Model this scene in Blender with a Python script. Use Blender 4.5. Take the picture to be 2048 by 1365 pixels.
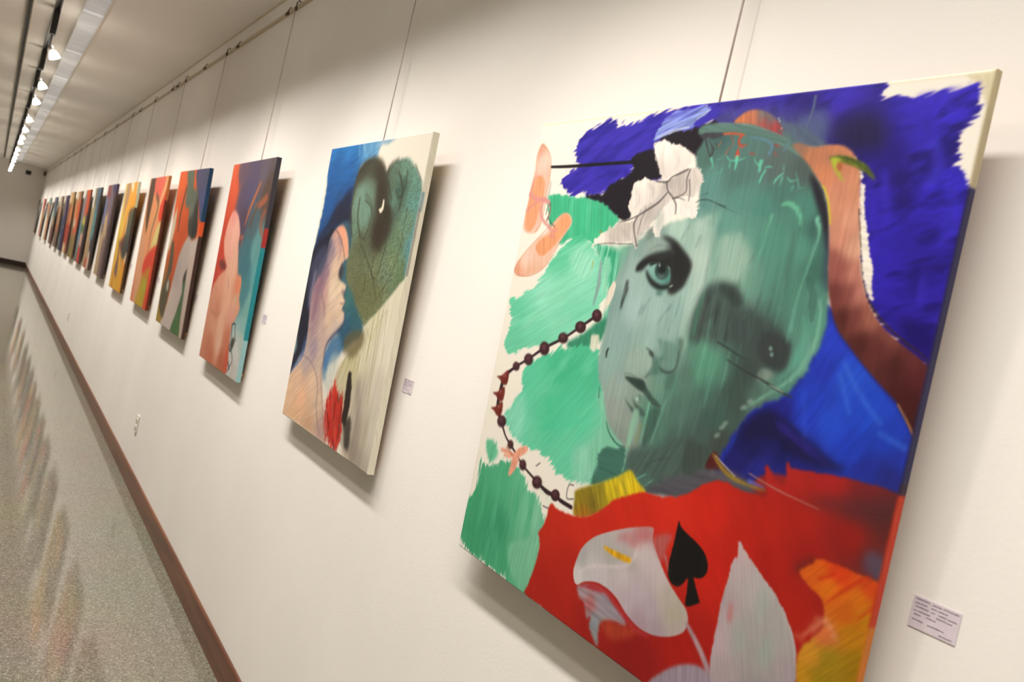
# Gallery corridor: a long white wall hung with canvases, track spots above, polished terrazzo floor.
# World: +Y runs along the hung wall (away from the camera), +X towards that wall, +Z up; metres; floor at z = 0.
import bpy, math, random
import numpy as np
from mathutils import Matrix, Vector

scene = bpy.context.scene
for o in list(bpy.data.objects): bpy.data.objects.remove(o, do_unlink=True)
COL = scene.collection
WALL = 1.053            # inner face of the hung wall
CEIL = 3.008
FAR = 28.75             # end wall
LEFT, BACK = -2.6, -3.2

# ---------------------------------------------------------------- camera (hand-held, rolled, 18 mm on a crop sensor)
cam = bpy.data.cameras.new('camera'); camera = bpy.data.objects.new('camera', cam); COL.objects.link(camera)
R_, U_, F_ = ((0.819856, -0.525006, 0.228485), (-0.183149, 0.137622, 0.973405), (0.542488, 0.839898, -0.016676))
camera.matrix_world = Matrix(((R_[0], U_[0], -F_[0], 0.0), (R_[1], U_[1], -F_[1], 0.0), (R_[2], U_[2], -F_[2], 1.6), (0, 0, 0, 1)))
cam.sensor_fit = 'HORIZONTAL'; cam.sensor_width = 22.3; cam.lens = 22.3 * 1650 / 2048
cam.clip_start = 0.05; cam.clip_end = 100
cam.dof.use_dof = True; cam.dof.focus_distance = 1.95; cam.dof.aperture_fstop = 4.0
scene.camera = camera

# ---------------------------------------------------------------- world, exposure
world = bpy.data.worlds.new('world'); scene.world = world; world.use_nodes = True
world.node_tree.nodes['Background'].inputs[0].default_value = (1.0, 0.9, 0.78, 1)
world.node_tree.nodes['Background'].inputs[1].default_value = 0.05
vs = scene.view_settings
vs.view_transform = 'Standard'; vs.look = 'None'; vs.gamma = 1.0; vs.use_curve_mapping = False
vs.exposure = -0.06
scene.cycles.use_denoising = True
scene.cycles.max_bounces = 10; scene.cycles.diffuse_bounces = 6; scene.cycles.glossy_bounces = 4
scene.cycles.sample_clamp_indirect = 6.0
SPOT_WATTS = 26.5        # every track spot
SPOT_COLOUR = (1.0, 0.90, 0.78)
FILL_WATTS = 27.0        # fill added under every louvred luminaire (no light above 60 degrees from straight down)
FILL_COLOUR = (1.0, 0.94, 0.87)

# ---------------------------------------------------------------- helpers
def link(o, parent=None):
    COL.objects.link(o)
    if parent is not None: o.parent = parent
    return o
def tag(o, label, cat, group=None):
    o['label'] = label; o['category'] = cat
    if group: o['group'] = group
    return o
def thing(name, label, cat, loc=(0, 0, 0), rot=(0, 0, 0), group=None):
    o = bpy.data.objects.new(name, None); o.location = loc; o.rotation_euler = rot; o.empty_display_size = 0.1
    return tag(link(o), label, cat, group)
class MB:
    """collects shapes, then links them as ONE mesh object"""
    def __init__(s): s.v = []; s.f = []; s.smooth = False
    def add(s, vs, fs):
        n = len(s.v); s.v += [tuple(p) for p in vs]; s.f += [tuple(n + i for i in f) for f in fs]; return s
    def box(s, a, b, bev=0.0):
        x0, y0, z0 = a; x1, y1, z1 = b
        if bev <= 0:
            return s.add([(x0, y0, z0), (x1, y0, z0), (x1, y1, z0), (x0, y1, z0), (x0, y0, z1), (x1, y0, z1), (x1, y1, z1), (x0, y1, z1)],
                         [(0, 3, 2, 1), (4, 5, 6, 7), (0, 1, 5, 4), (1, 2, 6, 5), (2, 3, 7, 6), (3, 0, 4, 7)])
        rings = []
        for z, i in ((z0, bev), (z0 + bev, 0), (z1 - bev, 0), (z1, bev)):
            c = bev
            rings.append([(x0 + i + (c if not i else 0), y0 + i, z), (x1 - i - (c if not i else 0), y0 + i, z), (x1 - i, y0 + i + (c if not i else 0), z), (x1 - i, y1 - i - (c if not i else 0), z),
                          (x1 - i - (c if not i else 0), y1 - i, z), (x0 + i + (c if not i else 0), y1 - i, z), (x0 + i, y1 - i - (c if not i else 0), z), (x0 + i, y0 + i + (c if not i else 0), z)])
        return s.loft(rings)
    def loft(s, rings, cap=True, close=True):
        n = len(rings[0]); vs = [p for r in rings for p in r]; fs = []
        for k in range(len(rings) - 1):
            for i in range(n if close else n - 1):
                j = (i + 1) % n; fs.append((k * n + i, k * n + j, (k + 1) * n + j, (k + 1) * n + i))
        if cap: fs += [tuple(range(n))[::-1], tuple((len(rings) - 1) * n + i for i in range(n))]
        return s.add(vs, fs)
    def lathe(s, prof, n=20, at=(0, 0, 0), axis=(0, 0, 1)):
        q = Vector((0, 0, 1)).rotation_difference(Vector(axis).normalized()); rings = []
        for r, z in prof:
            rings.append([tuple(Vector(at) + q @ Vector((r * math.cos(2 * math.pi * i / n), r * math.sin(2 * math.pi * i / n), z))) for i in range(n)])
        return s.loft(rings)
    def tube(s, pts, r, n=8):
        pts = [Vector(p) for p in pts]; rings = []
        for i, p in enumerate(pts):
            d = (pts[min(i + 1, len(pts) - 1)] - pts[max(i - 1, 0)]).normalized()
            a = d.cross(Vector((0.3, 0.2, 1) if abs(d.z) < .9 else (1, 0, 0))).normalized(); b = d.cross(a)
            rings.append([tuple(p + r * (math.cos(2 * math.pi * k / n) * a + math.sin(2 * math.pi * k / n) * b)) for k in range(n)])
        return s.loft(rings)
    def mesh(s, name, m, smooth=False):
        me = bpy.data.meshes.new(name); me.from_pydata(s.v, [], s.f); me.update()
        if m: me.materials.append(m)
        if smooth: me.polygons.foreach_set('use_smooth', [True] * len(me.polygons))
        return me
    def obj(s, name, m, parent=None, smooth=False):
        return link(bpy.data.objects.new(name, s.mesh(name, m, smooth)), parent)
def struct(name, mb, m, parent=None):
    o = mb.obj(name, m, parent)
    if parent is None: o['kind'] = 'structure'
    return o
def dup(root, loc, rot=None, label=None):
    c = root.copy(); COL.objects.link(c); c.location = loc
    if rot is not None: c.rotation_euler = rot
    if label: c['label'] = label
    for ch in list(root.children):
        d = ch.copy(); COL.objects.link(d); d.parent = c
        for g in list(ch.children):
            e = g.copy(); COL.objects.link(e); e.parent = d
    return c
def srgb(r, g, b):
    f = lambda c: c / 12.92 if c <= 0.04045 else ((c + 0.055) / 1.055) ** 2.4
    return (f(r / 255), f(g / 255), f(b / 255), 1)

# ---------------------------------------------------------------- materials
def mat(name, col, rough=0.6, spec=0.4, metal=0.0):
    m = bpy.data.materials.new(name); m.use_nodes = True; b = m.node_tree.nodes['Principled BSDF']
    b.inputs['Base Color'].default_value = col; b.inputs['Roughness'].default_value = rough
    b.inputs['Specular IOR Level'].default_value = spec; b.inputs['Metallic'].default_value = metal
    return m
def nodes(m): return m.node_tree.nodes, m.node_tree.links, m.node_tree.nodes['Principled BSDF']
def noise_col(m, scale, c1, c2, lo=0.35, hi=0.65, detail=4, bump=0.0, stretch=None, bscale=None):
    N, L, b = nodes(m)
    tc = N.new('ShaderNodeTexCoord'); mp = N.new('ShaderNodeMapping'); L.new(tc.outputs['Object'], mp.inputs[0])
    if stretch: mp.inputs['Scale'].default_value = stretch
    n = N.new('ShaderNodeTexNoise'); n.inputs['Scale'].default_value = scale; n.inputs['Detail'].default_value = detail; L.new(mp.outputs[0], n.inputs['Vector'])
    r = N.new('ShaderNodeValToRGB'); r.color_ramp.elements[0].position = lo; r.color_ramp.elements[1].position = hi
    r.color_ramp.elements[0].color = c1; r.color_ramp.elements[1].color = c2
    L.new(n.outputs['Fac'], r.inputs[0]); L.new(r.outputs[0], b.inputs['Base Color'])
    if bump:
        n2 = N.new('ShaderNodeTexNoise'); n2.inputs['Scale'].default_value = bscale or scale * 8; n2.inputs['Detail'].default_value = 3; L.new(tc.outputs['Object'], n2.inputs['Vector'])
        bp = N.new('ShaderNodeBump'); bp.inputs['Strength'].default_value = bump; bp.inputs['Distance'].default_value = 0.002
        L.new(n2.outputs['Fac'], bp.inputs['Height']); L.new(bp.outputs[0], b.inputs['Normal'])
    return m
WALL_COL = (0.82, 0.785, 0.74, 1)
M_wall = noise_col(mat('wall_paint', WALL_COL, 0.75, 0.25), 1.1, (0.79, 0.765, 0.73, 1), (0.84, 0.815, 0.78, 1), bump=0.12, bscale=130)
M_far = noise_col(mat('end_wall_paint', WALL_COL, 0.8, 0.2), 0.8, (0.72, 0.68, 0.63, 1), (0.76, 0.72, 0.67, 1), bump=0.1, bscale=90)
M_ceil = noise_col(mat('ceiling_paint', WALL_COL, 0.7, 0.3), 0.6, (0.82, 0.785, 0.74, 1), (0.86, 0.825, 0.78, 1), bump=0.08, bscale=60)
M_base = noise_col(mat('varnished_wood', (0.2, 0.08, 0.04, 1), 0.32, 0.5), 3.0, srgb(84, 48, 32), srgb(112, 68, 46), stretch=(6, 0.5, 8), bump=0.05)
M_basef = noise_col(mat('dark_wood', (0.05, 0.03, 0.02, 1), 0.5, 0.4), 3.0, srgb(40, 28, 20), srgb(58, 40, 30), stretch=(0.6, 6, 8))
M_rail = mat('rail_enamel', srgb(196, 182, 158), 0.5, 0.4)
M_gap = mat('shadow_gap', srgb(206, 194, 172), 0.8, 0.1)
M_black = noise_col(mat('black_enamel', (0.012, 0.01, 0.009, 1), 0.45, 0.4), 6, (0.008, 0.007, 0.006, 1), (0.02, 0.016, 0.013, 1))
M_grey = mat('grey_metal', (0.28, 0.27, 0.25, 1), 0.35, 0.5, 0.6)
M_steel = noise_col(mat('rod_steel', (0.5, 0.45, 0.42, 1), 0.4, 0.5, 0.0), 30, (0.52, 0.45, 0.43, 1), (0.64, 0.56, 0.54, 1))
M_hook = mat('hook_steel', srgb(92, 78, 60), 0.45, 0.5, 0.3)
M_pine = noise_col(mat('pine_bars', (0.5, 0.35, 0.2, 1), 0.6, 0.3), 4, srgb(190, 150, 100), srgb(214, 178, 128), stretch=(8, 8, 1))
M_louver = noise_col(mat('louver_glow_enamel', (0.8, 0.82, 0.84, 1), 0.22, 0.6), 5, (0.80, 0.80, 0.82, 1), (0.92, 0.92, 0.93, 1), stretch=(1, 4, 1))
M_lend = mat('glow_end_plate', (0.85, 0.85, 0.84, 1), 0.4, 0.4)
M_lframe = mat('luminaire_enamel', (0.78, 0.77, 0.74, 1), 0.4, 0.4)
M_card = noise_col(mat('card_paper', srgb(226, 216, 226), 0.7, 0.2), 40, srgb(204, 194, 204), srgb(214, 204, 212))
M_ink = mat('ink', srgb(78, 66, 74), 0.7, 0.1)
M_plastic = mat('socket_plastic', (0.68, 0.65, 0.58, 1), 0.35, 0.5)
M_socketdark = mat('socket_dark', srgb(96, 84, 64), 0.5, 0.4)
for m_, e_ in ((M_louver, 0.10), (M_lend, 0.28)):      # emission stands in for light on blades and end plates; no tubes inside
    b = m_.node_tree.nodes['Principled BSDF']; b.inputs['Emission Color'].default_value = (0.95, 0.97, 1.0, 1); b.inputs['Emission Strength'].default_value = e_
# polished terrazzo
M_floor = mat('polished_terrazzo', srgb(113, 109, 96), 0.16, 0.55)
N, L, b = nodes(M_floor)
tc = N.new('ShaderNodeTexCoord')
vo = N.new('ShaderNodeTexVoronoi'); vo.inputs['Scale'].default_value = 190; L.new(tc.outputs['Object'], vo.inputs['Vector'])
r1 = N.new('ShaderNodeValToRGB'); cr = r1.color_ramp; cr.interpolation = 'CONSTANT'
cr.elements[0].position = 0; cr.elements[0].color = srgb(103, 99, 87); cr.elements[1].position = 0.3; cr.elements[1].color = srgb(113, 108, 95)
for pos, c in ((0.52, srgb(97, 94, 82)), (0.66, srgb(122, 118, 106)), (0.82, srgb(86, 82, 71)), (0.92, srgb(135, 133, 120))):
    e = cr.elements.new(pos); e.color = c
sx = N.new('ShaderNodeSeparateColor'); L.new(vo.outputs['Color'], sx.inputs[0]); L.new(sx.outputs[0], r1.inputs[0])
n1 = N.new('ShaderNodeTexNoise'); n1.inputs['Scale'].default_value = 1.6; n1.inputs['Detail'].default_value = 5; L.new(tc.outputs['Object'], n1.inputs['Vector'])
mx = N.new('ShaderNodeMix'); mx.data_type = 'RGBA'; mx.blend_type = 'OVERLAY'; mx.inputs[0].default_value = 0.16
L.new(r1.outputs[0], mx.inputs[6]); L.new(n1.outputs['Color'], mx.inputs[7]); L.new(mx.outputs[2], b.inputs['Base Color'])
n2 = N.new('ShaderNodeTexNoise'); n2.inputs['Scale'].default_value = 55; n2.inputs['Detail'].default_value = 2; L.new(tc.outputs['Object'], n2.inputs['Vector'])
rr = N.new('ShaderNodeMapRange'); rr.inputs[3].default_value = 0.04; rr.inputs[4].default_value = 0.10; L.new(n2.outputs['Fac'], rr.inputs[0]); L.new(rr.outputs[0], b.inputs['Roughness'])
bp = N.new('ShaderNodeBump'); bp.inputs['Strength'].default_value = 0.02; bp.inputs['Distance'].default_value = 0.002
L.new(n2.outputs['Fac'], bp.inputs['Height']); L.new(bp.outputs[0], b.inputs['Normal'])
# glowing reflector of a lit spot
M_glow = bpy.data.materials.new('lit_reflector'); M_glow.use_nodes = True; N, L, b = nodes(M_glow)
b.inputs['Base Color'].default_value = (0.9, 0.85, 0.75, 1); b.inputs['Emission Color'].default_value = (1.0, 0.93, 0.8, 1); b.inputs['Emission Strength'].default_value = 46.0

# ---------------------------------------------------------------- the room
struct('floor', MB().box((LEFT, BACK, -0.08), (WALL + 0.12, FAR + 0.12, 0.0)), M_floor)
struct('ceiling', MB().box((LEFT, BACK, CEIL), (WALL + 0.12, FAR + 0.12, CEIL + 0.1)), M_ceil)
struct('wall_right', MB().box((WALL, BACK, 0.0), (WALL + 0.12, FAR, CEIL)), M_wall)
struct('wall_far', MB().box((LEFT, FAR, 0.0), (WALL + 0.12, FAR + 0.12, CEIL)), M_far)
struct('wall_left', MB().box((LEFT - 0.12, BACK, 0.0), (LEFT, FAR + 0.12, CEIL)), M_far)
struct('wall_back', MB().box((LEFT, BACK - 0.12, 0.0), (WALL + 0.12, BACK, CEIL)), M_far)
def board(x0, y0, x1, y1): return
bb = MB(); h, t = 0.113, 0.013
bb.loft([[(WALL, y, 0), (WALL - t, y, 0), (WALL - t, y, h - 0.006), (WALL - t + 0.005, y, h), (WALL, y, h)] for y in (BACK, FAR - t)])
struct('baseboard_right', bb, M_base)
bf = MB(); bf.loft([[(x, FAR, 0), (x, FAR - t, 0), (x, FAR - t, h + 0.03), (x, FAR - t + 0.005, h + 0.036), (x, FAR, h + 0.036)] for x in (WALL - t, LEFT)])
struct('baseboard_far', bf, M_basef)
# picture rail under the ceiling (J section) and the joint where wall and ceiling meet
RAILZ = 2.892
rl = MB(); rl.loft([[(WALL, y, RAILZ), (WALL - 0.018, y, RAILZ), (WALL - 0.018, y, RAILZ + 0.012), (WALL - 0.012, y, RAILZ + 0.012), (WALL - 0.012, y, RAILZ + 0.005), (WALL - 0.006, y, RAILZ + 0.005), (WALL - 0.006, y, RAILZ + 0.026), (WALL, y, RAILZ + 0.026)] for y in (BACK, FAR - 0.02)])
struct('trim_1', rl, M_rail)
cg = MB(); cg.loft([[(WALL, y, CEIL), (WALL - 0.008, y, CEIL), (WALL - 0.008, y, CEIL - 0.004), (WALL - 0.003, y, CEIL - 0.008), (WALL, y, CEIL - 0.008)] for y in (BACK, FAR)])
struct('trim_2', cg, M_gap)

# ---------------------------------------------------------------- oil paint engine (numpy, computed in the script)
def box_blur(m, r):
    r = int(round(r))
    if r < 1: return m
    for _ in range(2):
        for ax in (0, 1):
            n = m.shape[ax]
            p = np.concatenate([np.repeat(np.take(m, [0], ax), r + 1, ax), m, np.repeat(np.take(m, [n - 1], ax), r, ax)], ax)
            c = np.cumsum(p, ax, dtype=np.float32 if n < 300 else np.float64)
            lo = np.take(c, range(0, n), ax); hi = np.take(c, range(2 * r + 1, 2 * r + 1 + n), ax)
            m = ((hi - lo) / (2 * r + 1)).astype(np.float32)
    return m
def lattice(x, y, seed):
    g = np.random.RandomState(seed % 99991).rand(128, 128).astype(np.float32)
    xi = np.floor(x).astype(np.int32); yi = np.floor(y).astype(np.int32)
    fx = (x - xi).astype(np.float32); fy = (y - yi).astype(np.float32)
    fx = fx * fx * (3 - 2 * fx); fy = fy * fy * (3 - 2 * fy)
    a = g[yi & 127, xi & 127]; b = g[yi & 127, (xi + 1) & 127]
    c = g[(yi + 1) & 127, xi & 127]; d = g[(yi + 1) & 127, (xi + 1) & 127]
    return (a + (b - a) * fx) * (1 - fy) + (c + (d - c) * fx) * fy
def streak(x, y, ang, fine, long, seed):
    ca, sa = math.cos(ang), math.sin(ang)
    u = (x * ca + y * sa) / long; v = (-x * sa + y * ca) / fine
    return 0.55 * lattice(u, v, seed) + 0.3 * lattice(u * 2.1 + 7, v * 2.3 + 3, seed + 1) + 0.15 * lattice(u * 4 + 1, v * 4.7 + 9, seed + 2)
def spline(pts, closed, n=6):
    p = np.array(pts, float); k = len(p)
    if k < 3: return p
    out = []
    for i in range(k if closed else k - 1):
        if closed: a, b, c, d = p[i - 1], p[i], p[(i + 1) % k], p[(i + 2) % k]
        else: a, b, c, d = p[max(i - 1, 0)], p[i], p[i + 1], p[min(i + 2, k - 1)]
        for t in np.linspace(0, 1, n, endpoint=False):
            out.append(0.5 * (2 * b + (c - a) * t + (2 * a - 5 * b + 4 * c - d) * t * t + (3 * b - a - 3 * c + d) * t ** 3))
    if not closed: out.append(p[-1])
    return np.array(out)
def raster(poly, x0, y0, w, h):
    acc = np.zeros((h, w + 1), np.int32)
    q = poly - [x0, y0]
    for (ax, ay), (bx, by) in zip(q, np.roll(q, -1, 0)):
        if ay == by: continue
        if ay > by: ax, ay, bx, by = bx, by, ax, ay
        r = np.arange(max(math.ceil(ay), 0), min(math.ceil(by), h))
        if len(r) == 0: continue
        xs = ax + (bx - ax) * (r - ay) / (by - ay)
        np.add.at(acc, (r, np.clip(np.ceil(xs), 0, w).astype(int)), 1)
    return (np.cumsum(acc, 1)[:, :w] & 1).astype(np.float32)
class Canvas:
    # units: 0..1000 across the front face (u to the right, v downwards); the paint runs on over the turned edges
    def __init__(s, wm, hm, edge, ppm, base, seed=1):
        s.k = ppm * wm / 1000.0; s.kv = ppm * hm / 1000.0; s.e = edge * ppm
        s.W = int(round(ppm * (wm + 2 * edge))); s.H = int(round(ppm * (hm + 2 * edge)))
        s.px = np.empty((s.H, s.W, 3), np.float32); s.px[:] = np.array(base, np.float32) / 255; s.seed = seed
        s.relief = np.zeros((s.H, s.W), np.float32)
    def P(s, pts): return np.array(pts, float) * [s.k, s.kv] + s.e
    def put(s, m, x0, y0, col, o, X, Y):
        h, w = m.shape
        base = np.empty((h, w, 3), np.float32); base[:] = np.array(col, np.float32) / 255
        if 'g' in o:
            num = np.zeros((h, w, 3), np.float32); den = np.zeros((h, w, 1), np.float32)
            for gx, gy, c in o['g']:
                p = s.P([(gx, gy)])[0]
                d2 = ((X - p[0]) ** 2 + (Y - p[1]) ** 2) / (s.k * 30) ** 2 + 0.15
                wt = (1 / d2 ** o.get('gp', 1.6))[..., None].astype(np.float32)
                num += wt * np.array(c, np.float32) / 255; den += wt
            base = num / den
        if 'mix' in o:
            c2, amt = o['mix']
            n = streak(X, Y, o.get('ang', 1.3), s.k * o.get('mf', 12), s.k * o.get('ml', 60), s.seed + 40)
            t = np.clip((n - 0.5) * 3.2 + amt, 0, 1)[..., None]
            base = base * (1 - t) + t * np.array(c2, np.float32) / 255
        tx = o.get('tex', 0.1)
        n = streak(X, Y, o.get('ang', 1.3), s.k * o.get('tf', 4), s.k * o.get('tl', 70), s.seed + 80) - 0.5
        if tx: base = base * (1 + tx * 2.4 * n)[..., None]
        a = (m * o.get('a', 1))[..., None]
        v = s.px[y0:y0 + h, x0:x0 + w]; v[:] = v * (1 - a) + base * a
        r = s.relief[y0:y0 + h, x0:x0 + w]; r[:] = r * (1 - 0.6 * m) + m * (0.35 + n) * o.get('a', 1)
        s.seed += 3
    def box(s, q, pad):
        x0 = max(int(q[:, 0].min() - pad), 0); y0 = max(int(q[:, 1].min() - pad), 0)
        x1 = min(int(q[:, 0].max() + pad) + 1, s.W); y1 = min(int(q[:, 1].max() + pad) + 1, s.H)
        return x0, y0, x1 - x0, y1 - y0
    def finish(s, m, x0, y0, col, o):
        h, w = m.shape
        Y, X = np.mgrid[y0:y0 + h, x0:x0 + w].astype(np.float32)
        jag = o.get('jag', 0) * s.k
        if jag:
            jf = s.k * o.get('jf', 9)
            dx = (lattice(X / jf, Y / jf, s.seed + 5) - .5 + .6 * (lattice(X / jf * 3, Y / jf * 3, s.seed + 6) - .5)) * jag * 2
            dy = (lattice(X / jf + 50, Y / jf, s.seed + 7) - .5 + .6 * (lattice(X / jf * 3, Y / jf * 3 + 40, s.seed + 8) - .5)) * jag * 2
            m = m[np.clip(np.arange(h)[:, None] + dy, 0, h - 1).astype(int), np.clip(np.arange(w)[None] + dx, 0, w - 1).astype(int)]
        dry = o.get('dry', 0) * s.k
        if dry:
            b = box_blur(m, dry)
            n = streak(X, Y, o.get('ang', 1.3), s.k * o.get('df', 3.2), s.k * o.get('dl', 28), s.seed + 20)
            m = np.clip((b - 0.5 - np.clip((n - 0.5) * 1.7, -0.4, 0.4)) / 0.2 + 0.5, 0, 1)
        m = box_blur(m, max(o.get('soft', 1) * s.k, 0.6))
        s.put(m, x0, y0, col, o, X, Y)
    def F(s, pts, col, o):
        q = s.P(pts)
        q = spline(q, True) if o.get('s', 1) else q
        x0, y0, w, h = s.box(q, s.k * (o.get('dry', 0) * 2 + o.get('jag', 0) * 3 + o.get('soft', 1) * 2 + 3))
        if w < 2 or h < 2: return
        s.finish(raster(q, x0, y0, w, h), x0, y0, col, o)
    def S(s, pts, wd, col, o):
        q = spline(s.P(pts), False)
        wd = np.atleast_1d(np.array(wd, float)) * s.k / 2
        ws = np.interp(np.linspace(0, 1, len(q)), np.linspace(0, 1, len(wd)), wd) if len(wd) > 1 else np.full(len(q), wd[0])
        ws = np.maximum(ws, 0.55)
        x0, y0, w, h = s.box(q, ws.max() + s.k * (o.get('dry', 0) * 2 + o.get('jag', 0) * 3 + o.get('soft', 1) * 2 + 3))
        if w < 2 or h < 2: return
        m = np.zeros((h, w), np.float32)
        for (a, b, ra, rb) in zip(q[:-1], q[1:], ws[:-1], ws[1:]):
            R = max(ra, rb) + 2
            i0 = max(int(min(a[1], b[1]) - R) - y0, 0); i1 = min(int(max(a[1], b[1]) + R) + 2 - y0, h)
            j0 = max(int(min(a[0], b[0]) - R) - x0, 0); j1 = min(int(max(a[0], b[0]) + R) + 2 - x0, w)
            if i1 <= i0 or j1 <= j0: continue
            Y, X = np.mgrid[y0 + i0:y0 + i1, x0 + j0:x0 + j1]
            d = b - a; L = max(d @ d, 1e-6)
            t = np.clip(((X - a[0]) * d[0] + (Y - a[1]) * d[1]) / L, 0, 1)
            dist = np.hypot(X - a[0] - t * d[0], Y - a[1] - t * d[1])
            v = m[i0:i1, j0:j1]; np.maximum(v, np.clip(ra + (rb - ra) * t - dist + .5, 0, 1), out=v)
        s.finish(m, x0, y0, col, o)
    def E(s, c, col, o):
        x, y, rx, ry = c[:4]; an = c[4] if len(c) > 4 else 0
        t = np.linspace(0, 2 * math.pi, 14, endpoint=False)
        pts = np.stack([x + rx * np.cos(t) * math.cos(an) - ry * np.sin(t) * math.sin(an), y + rx * np.cos(t) * math.sin(an) + ry * np.sin(t) * math.cos(an)], 1)
        s.F(pts, col, o)
    def run(s, ops):
        for op in ops:
            if op[0] == 'F': s.F(op[1], op[2], op[3])
            elif op[0] == 'S': s.S(op[1], op[2], op[3], op[4])
            else: s.E(op[1], op[2], op[3])
        return s

# ---------------------------------------------------------------- canvases
def srgb_gain(a, g):
    lin = np.where(a <= 0.04045, a / 12.92, ((np.clip(a, 0, 1) + 0.055) / 1.055) ** 2.4) * g
    lin = np.clip(lin, 0, 1)
    return np.where(lin <= 0.0031308, lin * 12.92, 1.055 * lin ** (1 / 2.4) - 0.055)
def paint_material(name, cv, gain, bump):
    img = bpy.data.images.new(name, cv.W, cv.H, alpha=True)
    img.alpha_mode = 'CHANNEL_PACKED'
    px = np.empty((cv.H, cv.W, 4), np.float32)
    px[..., :3] = srgb_gain(np.clip(cv.px, 0, 1), np.array(gain)); px[..., 3] = np.clip(cv.relief, 0, 1)
    img.pixels.foreach_set(np.ascontiguousarray(px[::-1]).ravel()); img.update(); img.pack()
    m = mat(name, (1, 1, 1, 1), 0.45, 0.2); N, L, b = nodes(m)
    t = N.new('ShaderNodeTexImage'); t.image = img; t.interpolation = 'Cubic' if cv.W > 600 else 'Linear'; t.extension = 'EXTEND'
    L.new(t.outputs['Color'], b.inputs['Base Color'])
    tc = N.new('ShaderNodeTexCoord'); w = N.new('ShaderNodeTexNoise'); w.inputs['Scale'].default_value = 420; L.new(tc.outputs['Object'], w.inputs['Vector'])
    ad = N.new('ShaderNodeMath'); ad.operation = 'MULTIPLY_ADD'; ad.inputs[1].default_value = 0.35; L.new(w.outputs['Fac'], ad.inputs[0]); L.new(t.outputs['Alpha'], ad.inputs[2])
    bp = N.new('ShaderNodeBump'); bp.inputs['Strength'].default_value = bump; bp.inputs['Distance'].default_value = 0.0012
    L.new(ad.outputs[0], bp.inputs['Height']); L.new(bp.outputs[0], b.inputs['Normal'])
    return m
def canvas_mesh(w, h, cv, ppm, m, DEP):
    # front face, rounded arris and turned-over sides; local X right, Z up, -Y towards the room
    e, r = cv.e / ppm, 0.003
    prof = [(-r, 0.0), (-r * 0.3, r * 0.3), (0.0, r), (0.0, DEP)]          # (outward, depth) from the front face
    arc = [-r, -r * 0.2, r * 0.6, DEP - r * 0.5]
    V, F, UV = [], [], []
    def uv(x, y): return ((e + x) * ppm / cv.W, 1 - (e + y) * ppm / cv.H)
    nx = 8
    for i in range(nx):
        for j in range(nx):
            q = []
            for (a, c) in ((i, j), (i, j + 1), (i + 1, j + 1), (i + 1, j)):
                x = r + (w - 2 * r) * a / nx; y = r + (h - 2 * r) * c / nx
                q.append(len(V)); V.append((x - w / 2, -DEP, h - y)); UV.append(uv(x, y))
            F.append(tuple(q))
    for side in range(4):
        for k in range(3):
            q = []
            for kk, end in ((k, 0), (k + 1, 0), (k + 1, 1), (k, 1)):
                o_, d_ = prof[kk]; a_ = arc[kk]
                if side == 0: x, y, u, v = (-o_ if not end else w + o_), -o_, (max(-o_, 0) if not end else w - max(-o_, 0)), -a_
                if side == 1: x, y, u, v = w + o_, (-o_ if not end else h + o_), w + a_, (max(-o_, 0) if not end else h - max(-o_, 0))
                if side == 2: x, y, u, v = (w + o_ if not end else -o_), h + o_, (w - max(-o_, 0) if not end else max(-o_, 0)), h + a_
                if side == 3: x, y, u, v = -o_, (h + o_ if not end else -o_), -a_, (h - max(-o_, 0) if not end else max(-o_, 0))
                q.append(len(V)); V.append((x - w / 2, -DEP + d_, h - y)); UV.append(uv(u, v))
            F.append(tuple(q[::-1]))
    me = bpy.data.meshes.new('canvas'); me.from_pydata(V, [], F); me.update(); me.materials.append(m)
    l = me.uv_layers.new(name='UVMap')
    for p in me.polygons:
        for li, vi in zip(p.loop_indices, p.vertices): l.data[li].uv = UV[vi]
    return me
PAINTED = {1: ('painting', 'large painting of a teal face with a spade, lily and beads, nearest on the wall'),
 2: ('painting', 'painting of a profile figure below grey-green wings, pale side edge, second from the right'),
 3: ('painting', 'painting of a pink back on red and teal with a multicoloured side edge'),
 4: ('painting', 'painting of a dark-headed pale figure on orange with a blue upper right corner'),
 5: ('painting', 'narrow-looking painting in salmon and red with a yellow-green lower patch'),
 6: ('painting', 'yellow-orange painting with a dark green and blue shape in the middle'),
 7: ('painting', 'grey-purple painting with a tan streak, just left of the yellow-orange canvas'),
 8: ('painting', 'tan and blue-grey painting, two places left of the yellow-orange canvas'),
 9: ('painting', 'painting with an orange-red top, yellow and green spots and a red foot'),
 10: ('painting', 'distant orange-brown painting with a white spot, left of the one with yellow and green spots'),
 11: ('painting', 'distant painting with a tan top, broad red middle and cream foot'),
 12: ('painting', 'distant painting with a navy right half and grey-green left foot'),
 13: ('painting', 'distant brown and pale-topped painting between the navy and the blue-grey canvases'),
 14: ('painting', 'distant blue-grey painting with a maroon foot'),
 15: ('painting', 'distant painting with a teal top, orange spot and cream foot'),
 16: ('painting', 'distant red-topped painting with a yellow middle, second from the far corner'),
 17: ('painting', 'dark thin-looking painting at the far end, last before the corner')}
LEANS = {}
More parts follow.
